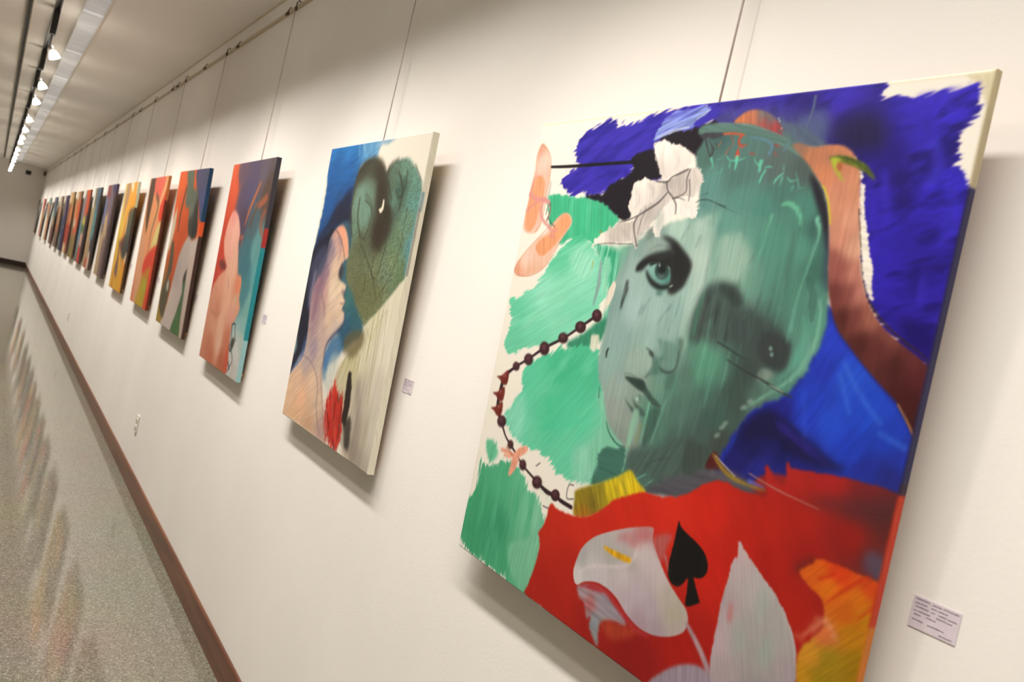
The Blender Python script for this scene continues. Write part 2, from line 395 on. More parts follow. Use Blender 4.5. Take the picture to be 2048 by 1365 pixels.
def hang(i, pose, base, ops, ppm, gain, bump):
    y, z, xb, lean, roll, yaw, w, h = pose
    DEP = 0.014 if i == 1 else 0.022                                # depth of the stretched canvas
    t = thing('painting', PAINTED[i][1], 'painting', (xb, y, z), (lean, roll, -math.pi / 2 + yaw), 'paintings along the right wall')
    cv = Canvas(w, h, DEP, ppm, base, 3 + i).run(ops)
    me = canvas_mesh(w, h, cv, ppm, paint_material('oil_on_canvas_%d' % i, cv, gain, bump), DEP)
    link(bpy.data.objects.new('canvas', me), t)
    bw, bt = 0.045, DEP - 0.006
    for a, b_ in (((-w / 2 + .002, -bt - .002, .002), (w / 2 - .002, 0, bw)), ((-w / 2 + .002, -bt - .002, h - bw), (w / 2 - .002, 0, h - .002)),
                 ((-w / 2 + .002, -bt - .002, bw), (-w / 2 + bw, 0, h - bw)), ((w / 2 - bw, -bt - .002, bw), (w / 2 - .002, 0, h - bw))):
        MB().box(a, b_).obj('stretcher_bar', M_pine, t)
    for s in (-1, 1):                                               # felt spacers keep the foot off the wall
        MB().lathe([(0.008, 0.0), (0.008, 0.010), (0.006, 0.0125)], 10, (s * (w / 2 - 0.03), 0.0, 0.03), (0, 1, 0)).obj('spacer', M_pine, t)
    return t
GAIN = (0.84, 0.86, 0.88)
hang(1,(1.0906, 1.0796, 1.029, 0.0478, 0.0126, 0.0144, 0.9876, 0.9738),(246, 238, 224),[
('F',[(946.4,-8.8),(1033.6,-20.0),(1043.5,51.3),(997.8,47.8),(984.4,24.4),(974.3,13.8)],(224,212,178),{'soft':1.89,'tex':0.03,'s':0}),
('F',[(-6.3,-18.5),(993.5,-12.8),(997.2,4.1),(2.4,6.9)],(240,230,200),{'soft':1.83,'tex':0.03,'s':0}),
('F',[(997.8,47.8),(1043.5,51.3),(1005.0,162.6),(999.9,159.4)],(214,200,165),{'soft':1.88,'tex':0.03,'s':0}),
('F',[(484.7,-31.8),(590.4,-37.9),(729.1,-30.3),(840.6,-10.5),(851.4,11.8),(848.7,22.8),(872.4,20.7),(895.2,24.1),(923.1,22.6),(947.5,24.8),(969.7,21.7),(979.3,18.7),(985.8,30.9),(986.3,46.9),(989.7,53.5),(983.0,65.9),(977.1,76.5),(971.1,84.6),(973.6,101.0),(976.0,117.3),(981.6,130.4),(994.5,141.5),(1003.6,147.9),(1011.1,147.9),(1006.4,210.6),(1008.1,287.8),(1010.3,381.7),(1002.2,389.8),(954.0,361.5),(919.4,339.3),(892.6,307.7),(870.2,238.8),(849.7,168.1),(831.8,124.9),(813.2,99.0),(767.9,87.8),(675.2,50.7),(591.7,45.7),(540.2,52.9),(524.1,24.2)],(48,34,180),{'jag':2.16,'dry':4.32,'ang':2.82,'tex':0.07,'tf':5.04,'tl':17.27,'mix':((32,20,120),0.16),'mf':18.71,'ml':43.17,'g':[(602,5,(54,38,162)),(704,13,(48,32,152)),(785,20,(56,38,177)),(803,58,(37,24,117)),(825,81,(28,20,92)),(904,30,(52,36,182)),(949,47,(54,40,197)),(929,79,(48,34,172)),(876,98,(37,22,132)),(932,120,(54,42,187)),(960,153,(50,38,192)),(907,167,(47,32,167)),(886,203,(44,30,167)),(949,220,(42,28,152)),(987,212,(50,36,177)),(919,277,(47,32,172)),(981,297,(44,30,162)),(973,352,(36,22,132)),(1000,321,(50,35,167))]}),
('F',[(791.8,46.6),(849.2,50.5),(868.2,97.3),(811.9,93.9),(774.4,79.0)],(32,26,62),{'soft':12.35,'a':0.75,'jag':4.63}),
('F',[(874.2,90.5),(905.7,98.6),(925.8,153.4),(910.8,180.9),(882.3,139.6)],(32,18,110),{'soft':9.97,'a':0.6}),
('F',[(692.0,4.5),(738.2,5.6),(753.0,28.9),(708.8,33.2)],(34,22,102),{'soft':8.46,'a':0.7}),
('F',[(946.1,328.7),(989.6,335.9),(1004.9,372.9),(975.9,364.7)],(26,14,96),{'soft':6.64,'a':0.7}),
('F',[(942.7,254.3),(964.8,259.2),(970.6,298.6),(948.7,294.4)],(28,17,108),{'soft':6.77,'a':0.6}),
('S',[(939.6,93.1),(952.7,120.1),(945.2,146.6)],[14.9],(66,56,212),{'soft':4.06,'a':0.55,'dry':2.03,'ang':1.54}),
('S',[(972.3,146.6),(983.1,179.1),(982.2,218.3)],[14.4],(58,48,208),{'soft':3.93,'a':0.55,'dry':1.96,'ang':1.54}),
('S',[(967.9,272.3),(968.8,305.5)],[10.7],(62,46,198),{'soft':4.01,'a':0.55,'dry':2.01,'ang':1.54}),
('S',[(876.8,132.6),(892.4,181.4),(889.5,216.4)],[10.2],(60,44,196),{'soft':4.35,'a':0.55,'dry':2.18,'ang':1.55}),
('S',[(850.1,118.0),(869.6,182.0),(890.4,251.5)],[7.4],(62,42,192),{'soft':4.43,'a':0.55,'dry':2.22,'ang':1.55}),
('S',[(903.9,30.3),(958.2,28.4)],[12.3],(62,46,202),{'soft':4.09,'a':0.55,'dry':2.05,'ang':1.55}),
('S',[(658.1,-14.5),(671.7,22.6)],[7.2],(66,50,202),{'soft':5.36,'a':0.55,'dry':2.68,'ang':1.56}),
('F',[(528.8,20.2),(572.4,14.9),(647.5,20.7),(708.8,33.2),(755.0,36.6),(776.9,71.7),(740.6,85.2),(677.3,58.7),(591.7,45.7),(540.2,52.9)],(92,100,125),{'soft':10.82,'a':0.55,'dry':7.21,'ang':0.94}),
('F',[(709.9,37.2),(760.0,39.2),(766.6,82.4),(731.4,84.8)],(84,104,128),{'soft':6.67,'a':0.5,'dry':6.67,'ang':0.96}),
('F',[(147.6,72.0),(155.3,42.7),(192.3,26.9),(221.4,16.3),(245.3,6.7),(269.6,20.4),(311.4,24.9),(361.4,10.9),(413.1,3.5),(511.6,0.6),(541.2,23.7),(495.9,50.5),(438.3,67.5),(406.8,81.1),(354.5,90.8),(339.6,117.4),(303.5,144.6),(261.6,168.8),(202.8,163.2),(160.8,165.6),(120.4,140.0),(135.9,116.5),(173.9,100.2),(144.8,84.7)],(60,48,172),{'jag':4.9,'dry':4.9,'ang':2.76,'tex':0.09,'tf':6.12,'tl':30.6,'mix':((44,36,144),0.12),'mf':17.14,'ml':73.44}),
('F',[(304.0,107.0),(352.7,122.5),(373.8,98.9),(457.2,110.1),(437.1,130.0),(349.1,148.5)],(52,40,158),{'soft':3.45}),
('F',[(413.0,47.9),(499.0,40.1),(534.8,33.6),(549.5,53.4),(521.2,76.4),(508.1,93.5),(487.2,83.9),(447.0,75.2),(411.2,64.5)],(34,28,36),{'jag':2.1,'soft':2.1,'tex':0.05}),
('F',[(344.1,84.7),(392.6,78.7),(413.7,104.6),(430.5,129.9),(385.8,139.0),(357.7,148.5),(356.7,173.5),(363.8,206.2),(348.9,214.4),(312.6,207.7),(266.7,184.9),(217.7,173.4),(221.6,165.1),(269.1,162.7),(287.7,142.6),(327.9,127.0),(346.8,112.7),(333.1,96.0)],(32,28,36),{'jag':2.39,'soft':1.79,'tex':0.06}),
('F',[(388.0,54.1),(397.1,30.3),(413.8,14.6),(429.9,7.5),(469.8,6.1),(510.0,3.1),(506.0,14.2),(519.4,11.7),(508.0,21.3),(486.6,30.5),(482.7,42.7),(446.2,46.0),(414.1,51.7),(385.8,65.3)],(132,148,212),{'jag':2.15,'dry':2.15,'ang':2.85,'tex':0.25,'tf':3.23,'tl':43.06,'mix':((92,96,190),0.12),'mf':5.38,'ml':64.59}),
('S',[(475.0,41.3),(425.8,46.7),(391.8,58.0)],[3.3,6.6,2.2],(190,200,230),{'soft':1.1,'dry':1.1,'ang':2.93,'a':0.8}),
('S',[(517.3,12.4),(489.3,27.1)],[4.1,2.1],(196,206,232),{'soft':1.03,'a':0.8}),
('S',[(65.7,103.4),(140.5,103.8),(240.4,101.7),(343.0,100.1)],[5.3,6.6,6.6,6.6],(26,24,28),{'soft':1.05,'tex':0}),
('F',[(77.9,173.0),(110.2,163.9),(179.4,169.7),(247.6,175.0),(303.8,194.1),(333.7,213.0),(313.0,233.5),(284.4,260.9),(275.1,271.6),(255.5,260.5),(191.7,259.9),(160.0,270.2),(125.9,265.6),(100.5,223.1)],(66,182,134),{'jag':2.62,'soft':1.97,'tex':0.1,'mix':((84,196,150),0.1),'mf':18.37,'ml':65.59}),
('F',[(269.4,263.8),(307.1,263.6),(355.0,272.4),(389.1,279.8),(403.3,326.3),(403.8,383.6),(387.4,424.3),(348.7,420.1),(349.9,370.7),(323.1,334.0),(298.7,296.1)],(64,170,128),{'soft':5.97,'tex':0.14,'mix':((140,214,184),0.25),'mf':5.97,'ml':71.59,'ang':1.61}),
('F',[(160.7,283.0),(195.1,259.7),(242.0,248.9),(268.2,270.0),(292.5,286.6),(315.2,308.8),(336.5,347.5),(338.1,372.1),(326.4,393.4),(308.4,415.8),(268.1,441.8),(226.1,469.1),(192.5,485.0),(147.8,494.5),(92.9,514.7),(52.3,526.1),(23.2,514.8),(29.8,486.1),(30.7,453.7),(10.2,407.8),(52.9,400.7),(54.5,393.7),(88.1,376.6),(113.4,349.7),(125.8,331.0),(137.3,310.5)],(118,212,174),{'jag':3.4,'dry':4.08,'ang':2.65,'tex':0.05,'tl':68.03,'mix':((140,220,186),0.12),'mf':21.77,'ml':95.25,'g':[(147,286,(96,200,156)),(209,261,(80,190,144)),(252,341,(142,222,190)),(144,384,(150,226,196)),(111,454,(120,214,176)),(50,451,(104,204,164)),(262,422,(124,214,178)),(69,505,(110,206,166))]}),
('F',[(198.5,280.5),(266.0,283.3),(292.7,316.7),(267.8,339.3),(209.2,313.4)],(164,228,200),{'soft':7.72,'a':0.6,'dry':3.86,'ang':1.94}),
('F',[(249.6,477.9),(294.1,446.2),(345.7,410.7),(364.6,408.1),(364.2,435.6),(347.5,459.9),(297.7,482.2)],(58,140,108),{'soft':3.67,'dry':2.45,'tex':0.12}),
('F',[(112.8,560.4),(141.3,530.7),(189.7,509.1),(263.1,477.7),(350.5,469.3),(385.4,531.7),(410.9,584.6),(440.2,631.3),(426.7,667.7),(420.8,710.2),(360.3,734.6),(317.8,735.3),(285.2,724.2),(240.4,711.6),(168.9,709.4),(120.6,695.3),(87.1,669.6),(101.5,630.0),(125.2,595.8)],(84,198,154),{'jag':3.87,'dry':5.16,'ang':2.27,'tex':0.04,'mix':((104,206,164),0.1),'mf':28.39,'ml':77.43,'g':[(151,569,(96,204,162)),(259,516,(72,188,142)),(351,499,(80,190,146)),(243,624,(80,198,152)),(339,611,(86,202,158)),(150,679,(116,212,176)),(304,702,(104,206,166)),(395,686,(136,212,180)),(406,625,(120,206,172))]}),
('F',[(86.4,656.1),(143.3,603.1),(157.5,699.1),(114.7,690.0)],(150,224,196),{'soft':7.15,'a':0.6,'dry':5.72,'ang':2.19}),
('F',[(342.8,671.1),(421.1,649.9),(424.3,707.2),(362.6,731.9)],(150,214,188),{'soft':7.1,'a':0.6}),
('F',[(24.1,790.4),(57.0,790.3),(101.1,766.1),(143.9,760.7),(185.0,766.4),(219.2,788.6),(258.6,801.8),(285.9,824.5),(298.5,841.0),(298.1,891.5),(295.2,945.3),(284.6,998.4),(235.3,1002.0),(163.0,994.0),(89.5,995.5),(31.0,989.6),(-10.6,978.5),(-8.7,934.3),(4.0,882.0),(28.6,850.4)],(64,162,116),{'jag':2.83,'dry':5.67,'ang':1.54,'tex':0.06,'mix':((84,178,134),0.1),'mf':25.51,'ml':85.05,'g':[(114,801,(80,176,130)),(60,887,(66,164,116)),(132,909,(60,152,110)),(64,956,(64,160,114)),(217,813,(110,192,152)),(279,835,(130,200,164)),(266,903,(118,192,154)),(262,970,(104,184,142)),(179,981,(74,170,124))]}),
('F',[(196.8,920.8),(228.8,902.4),(262.4,881.4),(285.4,854.1),(298.0,849.6),(296.7,913.1),(286.8,989.0),(241.0,991.0),(201.7,956.4)],(126,194,158),{'soft':3.97,'dry':2.65,'a':0.8,'ang':1.62}),
('F',[(30.0,734.7),(67.7,731.7),(84.5,754.8),(68.3,780.1),(48.1,771.9)],(88,186,140),{'soft':3.0,'dry':4.51,'ang':1.63,'a':0.9}),
('S',[(10.9,766.9),(9.1,798.2)],[3.1,6.2],(228,226,200),{'soft':2.33,'a':0.55,'dry':1.55,'ang':1.58}),
('S',[(2.4,810.9),(0.6,842.4)],[3.1,6.3],(228,226,200),{'soft':2.35,'a':0.55,'dry':1.57,'ang':1.58}),
('S',[(-4.0,848.6),(-5.8,880.4)],[3.2,6.3],(228,226,200),{'soft':2.36,'a':0.55,'dry':1.58,'ang':1.58}),
('S',[(199.6,983.8),(198.2,1013.1)],[2.8,5.5],(228,226,200),{'soft':2.08,'a':0.55,'dry':1.38,'ang':1.57}),
('S',[(101.3,986.3),(99.7,1017.0)],[3.0,5.9],(228,226,200),{'soft':2.22,'a':0.55,'dry':1.48,'ang':1.58}),
('S',[(151.9,991.7),(150.4,1021.7)],[2.9,5.7],(228,226,200),{'soft':2.15,'a':0.55,'dry':1.43,'ang':1.57}),
('S',[(254.6,774.4),(294.6,788.1),(304.2,847.4)],[12.9,20.6,7.7],(226,232,212),{'soft':2.57,'dry':3.86,'ang':1.76,'a':0.8}),
('F',[(14.8,49.3),(32.1,54.5),(51.4,72.0),(67.3,102.3),(73.2,131.1),(72.3,162.0),(71.4,193.0),(74.3,224.0),(63.6,248.9),(36.1,254.7),(9.2,246.9),(2.6,221.9),(6.0,185.3),(5.4,148.8),(8.9,112.4),(3.5,73.8)],(240,202,182),{'soft':1.77,'tex':0.05,'g':[(40,91,(242,206,188)),(14,58,(226,164,140)),(60,135,(238,192,170)),(30,248,(238,196,176)),(13,158,(222,150,130))]}),
('F',[(20.7,123.9),(40.3,124.1),(56.4,137.6),(60.9,162.1),(57.0,184.4),(54.6,211.3),(50.6,233.8),(36.5,250.2),(13.7,242.1),(6.7,210.4),(10.9,176.1),(13.4,148.8)],(236,162,120),{'soft':1.78,'tex':0.08}),
('F',[(152.7,205.2),(169.1,206.9),(183.2,218.1),(182.8,232.9),(160.7,261.6),(141.6,290.7),(124.0,320.3),(94.6,339.2),(48.1,352.4),(17.4,351.8),(3.8,342.6),(9.2,322.6),(30.4,301.6),(55.0,280.8),(75.7,261.7),(101.5,248.3),(120.2,226.7),(133.9,213.3)],(240,200,180),{'soft':1.71,'tex':0.05,'g':[(43,315,(242,204,184)),(17,346,(224,158,128)),(97,300,(238,194,170)),(72,341,(232,180,150))]}),
('F',[(153.4,207.3),(170.1,210.0),(181.1,222.4),(171.1,239.7),(150.9,264.2),(125.9,287.4),(102.8,302.1),(82.0,296.9),(71.1,282.0),(84.7,265.7),(113.6,251.0),(131.0,226.3)],(236,160,114),{'soft':1.68,'tex':0.09}),
('S',[(15.2,50.5),(51.4,72.0),(67.3,102.3),(72.3,162.0),(74.3,224.0),(56.7,251.5)],[2.3],(206,140,110),{'soft':1.17,'a':0.7,'tex':0}),
('S',[(183.2,218.1),(160.7,261.6),(124.0,320.3),(74.2,347.8),(17.4,351.8)],[2.3],(206,140,110),{'soft':1.13,'a':0.7,'tex':0}),
('S',[(3.8,342.6),(30.4,301.6),(75.7,261.7),(123.1,224.5),(152.7,205.2)],[2.3],(206,140,110),{'soft':1.16,'a':0.7,'tex':0}),
('S',[(4.9,164.7),(29.9,173.6),(62.0,176.5),(86.5,181.7)],[10.3],(220,148,142),{'soft':1.47,'a':0.9,'tex':0.05}),
('S',[(4.3,203.6),(27.4,189.4),(58.2,176.6)],[6.0],(220,148,142),{'soft':1.49,'a':0.9,'tex':0.05}),
('S',[(62.4,177.6),(62.3,199.9),(77.4,221.7),(109.2,238.1)],[7.2],(220,148,142),{'soft':1.44,'a':0.9,'tex':0.05}),
('S',[(65.1,174.3),(87.2,183.9),(98.3,205.6),(93.1,223.4)],[5.7],(220,148,142),{'soft':1.43,'a':0.9,'tex':0.05}),
('S',[(104.9,236.1),(123.1,246.2),(136.0,241.3)],[7.0],(220,148,142),{'soft':1.4,'a':0.9,'tex':0.05}),
('S',[(115.0,255.3),(134.5,258.7)],[5.6],(220,148,142),{'soft':1.4,'a':0.9,'tex':0.05}),
('S',[(84.9,210.4),(86.5,192.7),(94.7,183.8)],[2.0],(70,64,60),{'soft':0.86,'tex':0,'a':0.8}),
('S',[(93.1,223.4),(98.3,205.6),(96.1,188.1)],[2.0],(70,64,60),{'soft':0.86,'tex':0,'a':0.8}),
('S',[(93.8,214.5),(109.3,227.2),(126.7,235.2)],[2.0],(70,64,60),{'soft':0.85,'tex':0,'a':0.8}),
('S',[(78.4,135.5),(80.2,163.0),(75.3,170.8)],[4.3,5.8,2.9],(120,110,110),{'soft':2.88,'a':0.5}),
('S',[(328.5,405.0),(282.6,435.6),(236.9,465.3),(178.0,496.0),(129.0,528.5),(86.7,554.0),(52.1,583.4),(45.6,623.9),(49.4,657.8),(75.6,683.8),(101.3,709.2),(130.8,724.0),(159.6,738.4),(187.7,752.4),(245.8,769.7),(284.5,778.8),(315.0,777.3),(333.3,781.7),(368.2,783.4)],[6.8,5.4,5.4,6.8,5.4,5.4,10.9,12.3,12.3,6.8,4.1,5.4,4.1,4.1,5.4,9.5,6.8,8.2,8.2],(52,34,40),{'soft':1.09,'tex':0.1}),
('F',[(342.2,404.2),(341.6,411.9),(335.7,417.4),(326.5,418.6),(317.6,415.2),(312.3,408.2),(312.9,400.4),(319.0,394.9),(328.2,393.8),(337.0,397.3)],(64,38,42),{'soft':1.22,'tex':0.18,'tf':3.66,'tl':4.88}),
('F',[(331.6,402.6),(331.3,405.7),(328.5,408.0),(324.4,408.5),(320.4,407.2),(318.2,404.4),(318.6,401.3),(321.4,399.0),(325.5,398.5),(329.4,399.9)],(112,68,76),{'soft':2.44,'a':0.8}),
('F',[(301.1,432.9),(300.1,440.2),(293.0,445.7),(282.4,447.3),(272.4,444.4),(266.8,437.9),(267.9,430.5),(275.2,425.0),(285.8,423.5),(295.7,426.6)],(64,38,42),{'soft':1.26,'tex':0.18,'tf':3.78,'tl':5.05}),
('F',[(289.3,431.6),(288.8,434.6),(285.5,436.8),(280.7,437.5),(276.2,436.4),(273.9,433.8),(274.4,430.8),(277.8,428.6),(282.6,427.9),(287.0,429.1)],(112,68,76),{'soft':2.53,'a':0.8}),
('F',[(251.5,463.0),(250.6,469.9),(243.8,475.1),(233.7,476.7),(224.1,474.1),(218.8,468.1),(219.8,461.1),(226.7,455.8),(236.9,454.3),(246.3,457.1)],(64,38,42),{'soft':1.31,'tex':0.18,'tf':3.93,'tl':5.24}),
('F',[(240.0,461.6),(239.5,464.4),(236.3,466.6),(231.8,467.3),(227.5,466.3),(225.2,463.9),(225.8,461.1),(229.0,458.9),(233.6,458.3),(237.8,459.3)],(112,68,76),{'soft':2.62,'a':0.8}),
('F',[(195.5,494.2),(195.1,503.1),(188.3,509.7),(177.6,511.5),(167.1,507.8),(160.9,500.0),(161.4,490.9),(168.3,484.3),(179.1,482.6),(189.5,486.4)],(64,38,42),{'soft':1.37,'tex':0.18,'tf':4.1,'tl':5.47}),
('F',[(183.4,493.0),(183.0,496.6),(179.8,499.3),(175.0,500.1),(170.4,498.7),(167.7,495.6),(168.1,491.9),(171.3,489.2),(176.1,488.4),(180.7,489.9)],(112,68,76),{'soft':2.74,'a':0.8}),
('F',[(145.6,526.6),(145.0,534.5),(138.5,540.5),(128.5,542.3),(118.7,539.3),(112.9,532.5),(113.5,524.5),(120.2,518.5),(130.3,516.7),(140.0,519.9)],(64,38,42),{'soft':1.42,'tex':0.18,'tf':4.25,'tl':5.67}),
('F',[(133.8,525.4),(133.4,528.6),(130.4,531.1),(125.9,531.9),(121.5,530.7),(119.1,528.0),(119.5,524.8),(122.5,522.3),(127.1,521.6),(131.4,522.7)],(112,68,76),{'soft':2.84,'a':0.8}),
('F',[(101.4,550.2),(100.8,556.2),(95.5,560.9),(87.4,562.5),(79.5,560.3),(75.0,555.1),(75.5,549.0),(80.9,544.3),(89.1,542.8),(96.9,545.1)],(64,38,42),{'soft':1.46,'tex':0.18,'tf':4.38,'tl':5.83}),
('F',[(91.2,548.7),(90.8,551.2),(88.4,553.1),(84.7,553.8),(81.2,552.9),(79.3,550.9),(79.6,548.4),(82.1,546.5),(85.8,545.8),(89.3,546.7)],(112,68,76),{'soft':2.92,'a':0.8}),
('F',[(92.0,677.5),(91.4,685.7),(84.5,692.4),(73.9,695.0),(63.5,692.6),(57.5,685.9),(58.1,677.6),(65.2,670.9),(75.9,668.4),(86.1,670.9)],(64,38,42),{'soft':1.48,'tex':0.18,'tf':4.44,'tl':5.93}),
('F',[(79.6,677.1),(79.1,680.4),(75.9,683.2),(71.1,684.4),(66.6,683.5),(64.0,680.9),(64.4,677.5),(67.6,674.7),(72.5,673.6),(77.0,674.5)],(112,68,76),{'soft':2.97,'a':0.8}),
('F',[(137.0,719.0),(136.9,724.9),(132.6,729.8),(125.8,731.6),(119.1,729.7),(115.0,724.9),(115.2,718.9),(119.6,714.0),(126.4,712.2),(133.0,714.1)],(64,38,42),{'soft':1.43,'tex':0.18,'tf':4.3,'tl':5.74}),
('F',[(128.1,718.0),(127.9,720.4),(125.9,722.4),(122.9,723.2),(119.9,722.6),(118.2,720.6),(118.4,718.2),(120.4,716.2),(123.4,715.4),(126.4,716.1)],(112,68,76),{'soft':2.87,'a':0.8}),
('F',[(197.4,747.4),(197.3,754.5),(192.7,760.2),(185.2,762.4),(177.7,760.2),(173.1,754.5),(173.2,747.3),(177.9,741.6),(185.4,739.4),(192.9,741.7)],(64,38,42),{'soft':1.38,'tex':0.18,'tf':4.14,'tl':5.51}),
('F',[(188.0,746.9),(187.8,749.7),(185.7,752.1),(182.3,753.1),(179.0,752.3),(177.0,750.0),(177.2,747.1),(179.4,744.7),(182.8,743.8),(186.1,744.6)],(112,68,76),{'soft':2.76,'a':0.8}),
('F',[(262.4,765.6),(261.8,773.9),(255.2,781.0),(245.1,784.1),(235.3,782.2),(229.6,775.7),(230.2,767.3),(236.9,760.2),(247.1,757.2),(256.8,759.3)],(64,38,42),{'soft':1.32,'tex':0.18,'tf':3.97,'tl':5.29}),
('F',[(250.8,766.0),(250.4,769.4),(247.4,772.3),(242.8,773.7),(238.5,773.0),(236.0,770.5),(236.5,767.1),(239.5,764.2),(244.1,762.8),(248.4,763.5)],(112,68,76),{'soft':2.65,'a':0.8}),
('F',[(326.9,772.5),(326.4,779.9),(320.9,786.1),(312.4,788.9),(304.1,787.1),(299.2,781.4),(299.7,773.9),(305.3,767.6),(313.9,764.9),(322.1,766.8)],(64,38,42),{'soft':1.26,'tex':0.18,'tf':3.78,'tl':5.04}),
('F',[(316.9,772.6),(316.6,775.6),(314.0,778.2),(310.2,779.5),(306.5,778.8),(304.4,776.6),(304.7,773.6),(307.3,770.9),(311.2,769.7),(314.8,770.4)],(112,68,76),{'soft':2.52,'a':0.8}),
('F',[(20.0,588.6),(39.1,582.5),(58.8,567.3),(66.4,577.2),(65.6,597.9),(50.0,601.1),(34.3,592.7)],(112,44,36),{'soft':1.5,'tex':0.2,'tf':4.5,'tl':9.01}),
('F',[(58.7,578.7),(57.9,580.9),(54.4,582.8),(49.6,583.8),(45.3,583.4),(43.1,581.8),(43.9,579.6),(47.4,577.6),(52.2,576.7),(56.5,577.1)],(170,92,84),{'soft':2.25,'a':0.8}),
('F',[(17.0,627.7),(36.2,621.3),(55.9,605.7),(63.6,615.5),(62.7,636.3),(47.1,639.8),(31.4,631.6)],(112,44,36),{'soft':1.51,'tex':0.2,'tf':4.52,'tl':9.04}),
('F',[(55.8,617.2),(55.0,619.4),(51.5,621.4),(46.7,622.4),(42.3,622.1),(40.1,620.5),(41.0,618.3),(44.5,616.3),(49.3,615.2),(53.6,615.6)],(170,92,84),{'soft':2.26,'a':0.8}),
('F',[(20.8,662.0),(40.0,655.3),(59.6,639.3),(67.3,649.1),(66.4,669.9),(50.9,673.6),(35.1,665.7)],(112,44,36),{'soft':1.51,'tex':0.2,'tf':4.52,'tl':9.03}),
('F',[(59.6,650.8),(58.7,653.1),(55.3,655.1),(50.4,656.2),(46.1,655.9),(43.9,654.4),(44.7,652.2),(48.2,650.1),(53.1,649.0),(57.4,649.3)],(170,92,84),{'soft':2.25,'a':0.8}),
('S',[(98.2,740.7),(120.5,740.3),(145.3,742.4)],[8.6],(238,164,136),{'soft':1.44,'tex':0.12,'tf':4.32,'tl':14.4}),
('S',[(111.6,749.5),(135.2,747.5)],[5.8],(238,164,136),{'soft':1.44,'tex':0.12,'tf':4.32,'tl':14.39}),
('S',[(145.3,742.4),(167.4,727.4),(184.6,716.1)],[11.2,19.5,14.0],(238,164,136),{'soft':1.4,'tex':0.12,'tf':4.19,'tl':13.96}),
('S',[(151.8,738.4),(151.1,758.6),(143.8,783.0)],[11.3,19.8,8.5],(238,164,136),{'soft':1.41,'tex':0.12,'tf':4.24,'tl':14.15}),
('S',[(164.6,741.4),(157.5,765.6),(146.7,779.9)],[8.4],(238,164,136),{'soft':1.41,'tex':0.12,'tf':4.22,'tl':14.08}),
('S',[(113.2,731.0),(141.0,741.4)],[4.3],(170,90,60),{'soft':1.43,'a':0.7}),
('S',[(362.4,741.0),(347.7,745.5),(349.3,770.4),(370.4,765.6)],[2.2],(90,84,90),{'soft':0.85,'tex':0}),
('S',[(280.8,809.4),(294.7,808.9),(304.6,807.7)],[2.3],(90,84,90),{'soft':0.9,'tex':0}),
('S',[(243.1,730.0),(231.8,739.6)],[2.4],(90,84,90),{'soft':0.93,'tex':0}),
('F',[(817.4,316.4),(872.8,338.7),(930.7,386.1),(991.0,428.5),(1043.6,455.5),(1052.6,549.4),(934.8,588.2),(824.3,616.8),(735.1,645.7),(681.2,604.4),(696.1,542.4),(782.6,458.7),(827.4,389.5)],(34,46,150),{'soft':2.27,'s':0,'tex':0.1}),
('F',[(707.5,621.6),(797.8,586.5),(925.0,548.7),(1060.3,527.7),(1055.2,671.8),(1020.2,754.4),(909.3,807.9),(791.6,705.9)],(150,36,32),{'soft':4.37,'s':0,'tex':0.05}),
('F',[(842.7,342.8),(849.7,350.6),(873.6,374.6),(912.3,403.4),(949.0,430.9),(973.7,449.9),(997.5,479.0),(1007.9,488.2),(1015.4,508.7),(1019.1,547.2),(1001.4,559.6),(929.1,565.2),(897.0,564.3),(850.9,582.0),(796.8,582.9),(750.8,628.5),(708.1,600.8),(721.9,560.2),(728.9,526.1),(765.1,492.1),(802.7,465.2),(822.7,432.3),(834.7,391.3)],(36,60,186),{'g':[(850,378,(40,62,196)),(851,415,(38,56,180)),(893,421,(38,80,208)),(934,462,(34,72,200)),(837,462,(36,62,190)),(878,490,(38,74,204)),(838,499,(36,60,190)),(917,516,(34,62,190)),(970,488,(32,62,184)),(996,508,(34,52,160)),(982,539,(38,44,130)),(946,542,(34,48,150)),(792,495,(34,34,130)),(780,521,(30,30,92)),(750,553,(28,28,86)),(821,534,(26,26,78)),(730,590,(34,34,110)),(780,592,(38,40,130)),(846,565,(34,36,120))],'gp':1.9,'soft':2.25,'tex':0.07,'tf':5.25,'tl':37.52,'ang':2.01}),
('F',[(767.7,494.7),(792.6,496.6),(832.9,512.7),(880.7,532.6),(916.3,545.6),(878.2,555.3),(823.5,544.7),(784.3,535.9),(738.8,547.7),(742.1,522.9)],(28,25,66),{'soft':4.81,'a':0.85,'dry':2.4,'ang':0.36}),
('S',[(792.6,510.5),(836.4,526.1),(893.6,550.8)],[6.3,10.9,6.3],(50,40,150),{'soft':3.13,'a':0.6,'dry':2.35,'ang':0.37}),
('S',[(823.8,450.1),(836.4,492.3),(844.9,518.6)],[2.4],(60,110,220),{'soft':3.14,'a':0.5}),
('S',[(880.5,402.2),(913.2,438.5),(951.5,471.6)],[7.2],(60,110,220),{'soft':2.87,'a':0.5}),
('S',[(876.3,417.4),(905.1,468.7)],[5.9],(60,110,220),{'soft':2.95,'a':0.5}),
('S',[(954.7,484.6),(992.9,494.9)],[8.1],(60,110,220),{'soft':2.71,'a':0.5}),
('F',[(652.9,41.3),(714.0,53.0),(765.6,78.6),(780.1,101.7),(748.5,116.0),(683.7,82.9)],(84,98,120),{'soft':3.39,'dry':2.55,'ang':0.64}),
('F',[(417.5,709.2),(386.3,659.3),(406.9,605.0),(375.6,553.4),(440.5,549.1),(518.2,623.6),(551.7,691.3),(477.6,714.7)],(128,200,168),{'soft':5.62,'tex':0.08}),
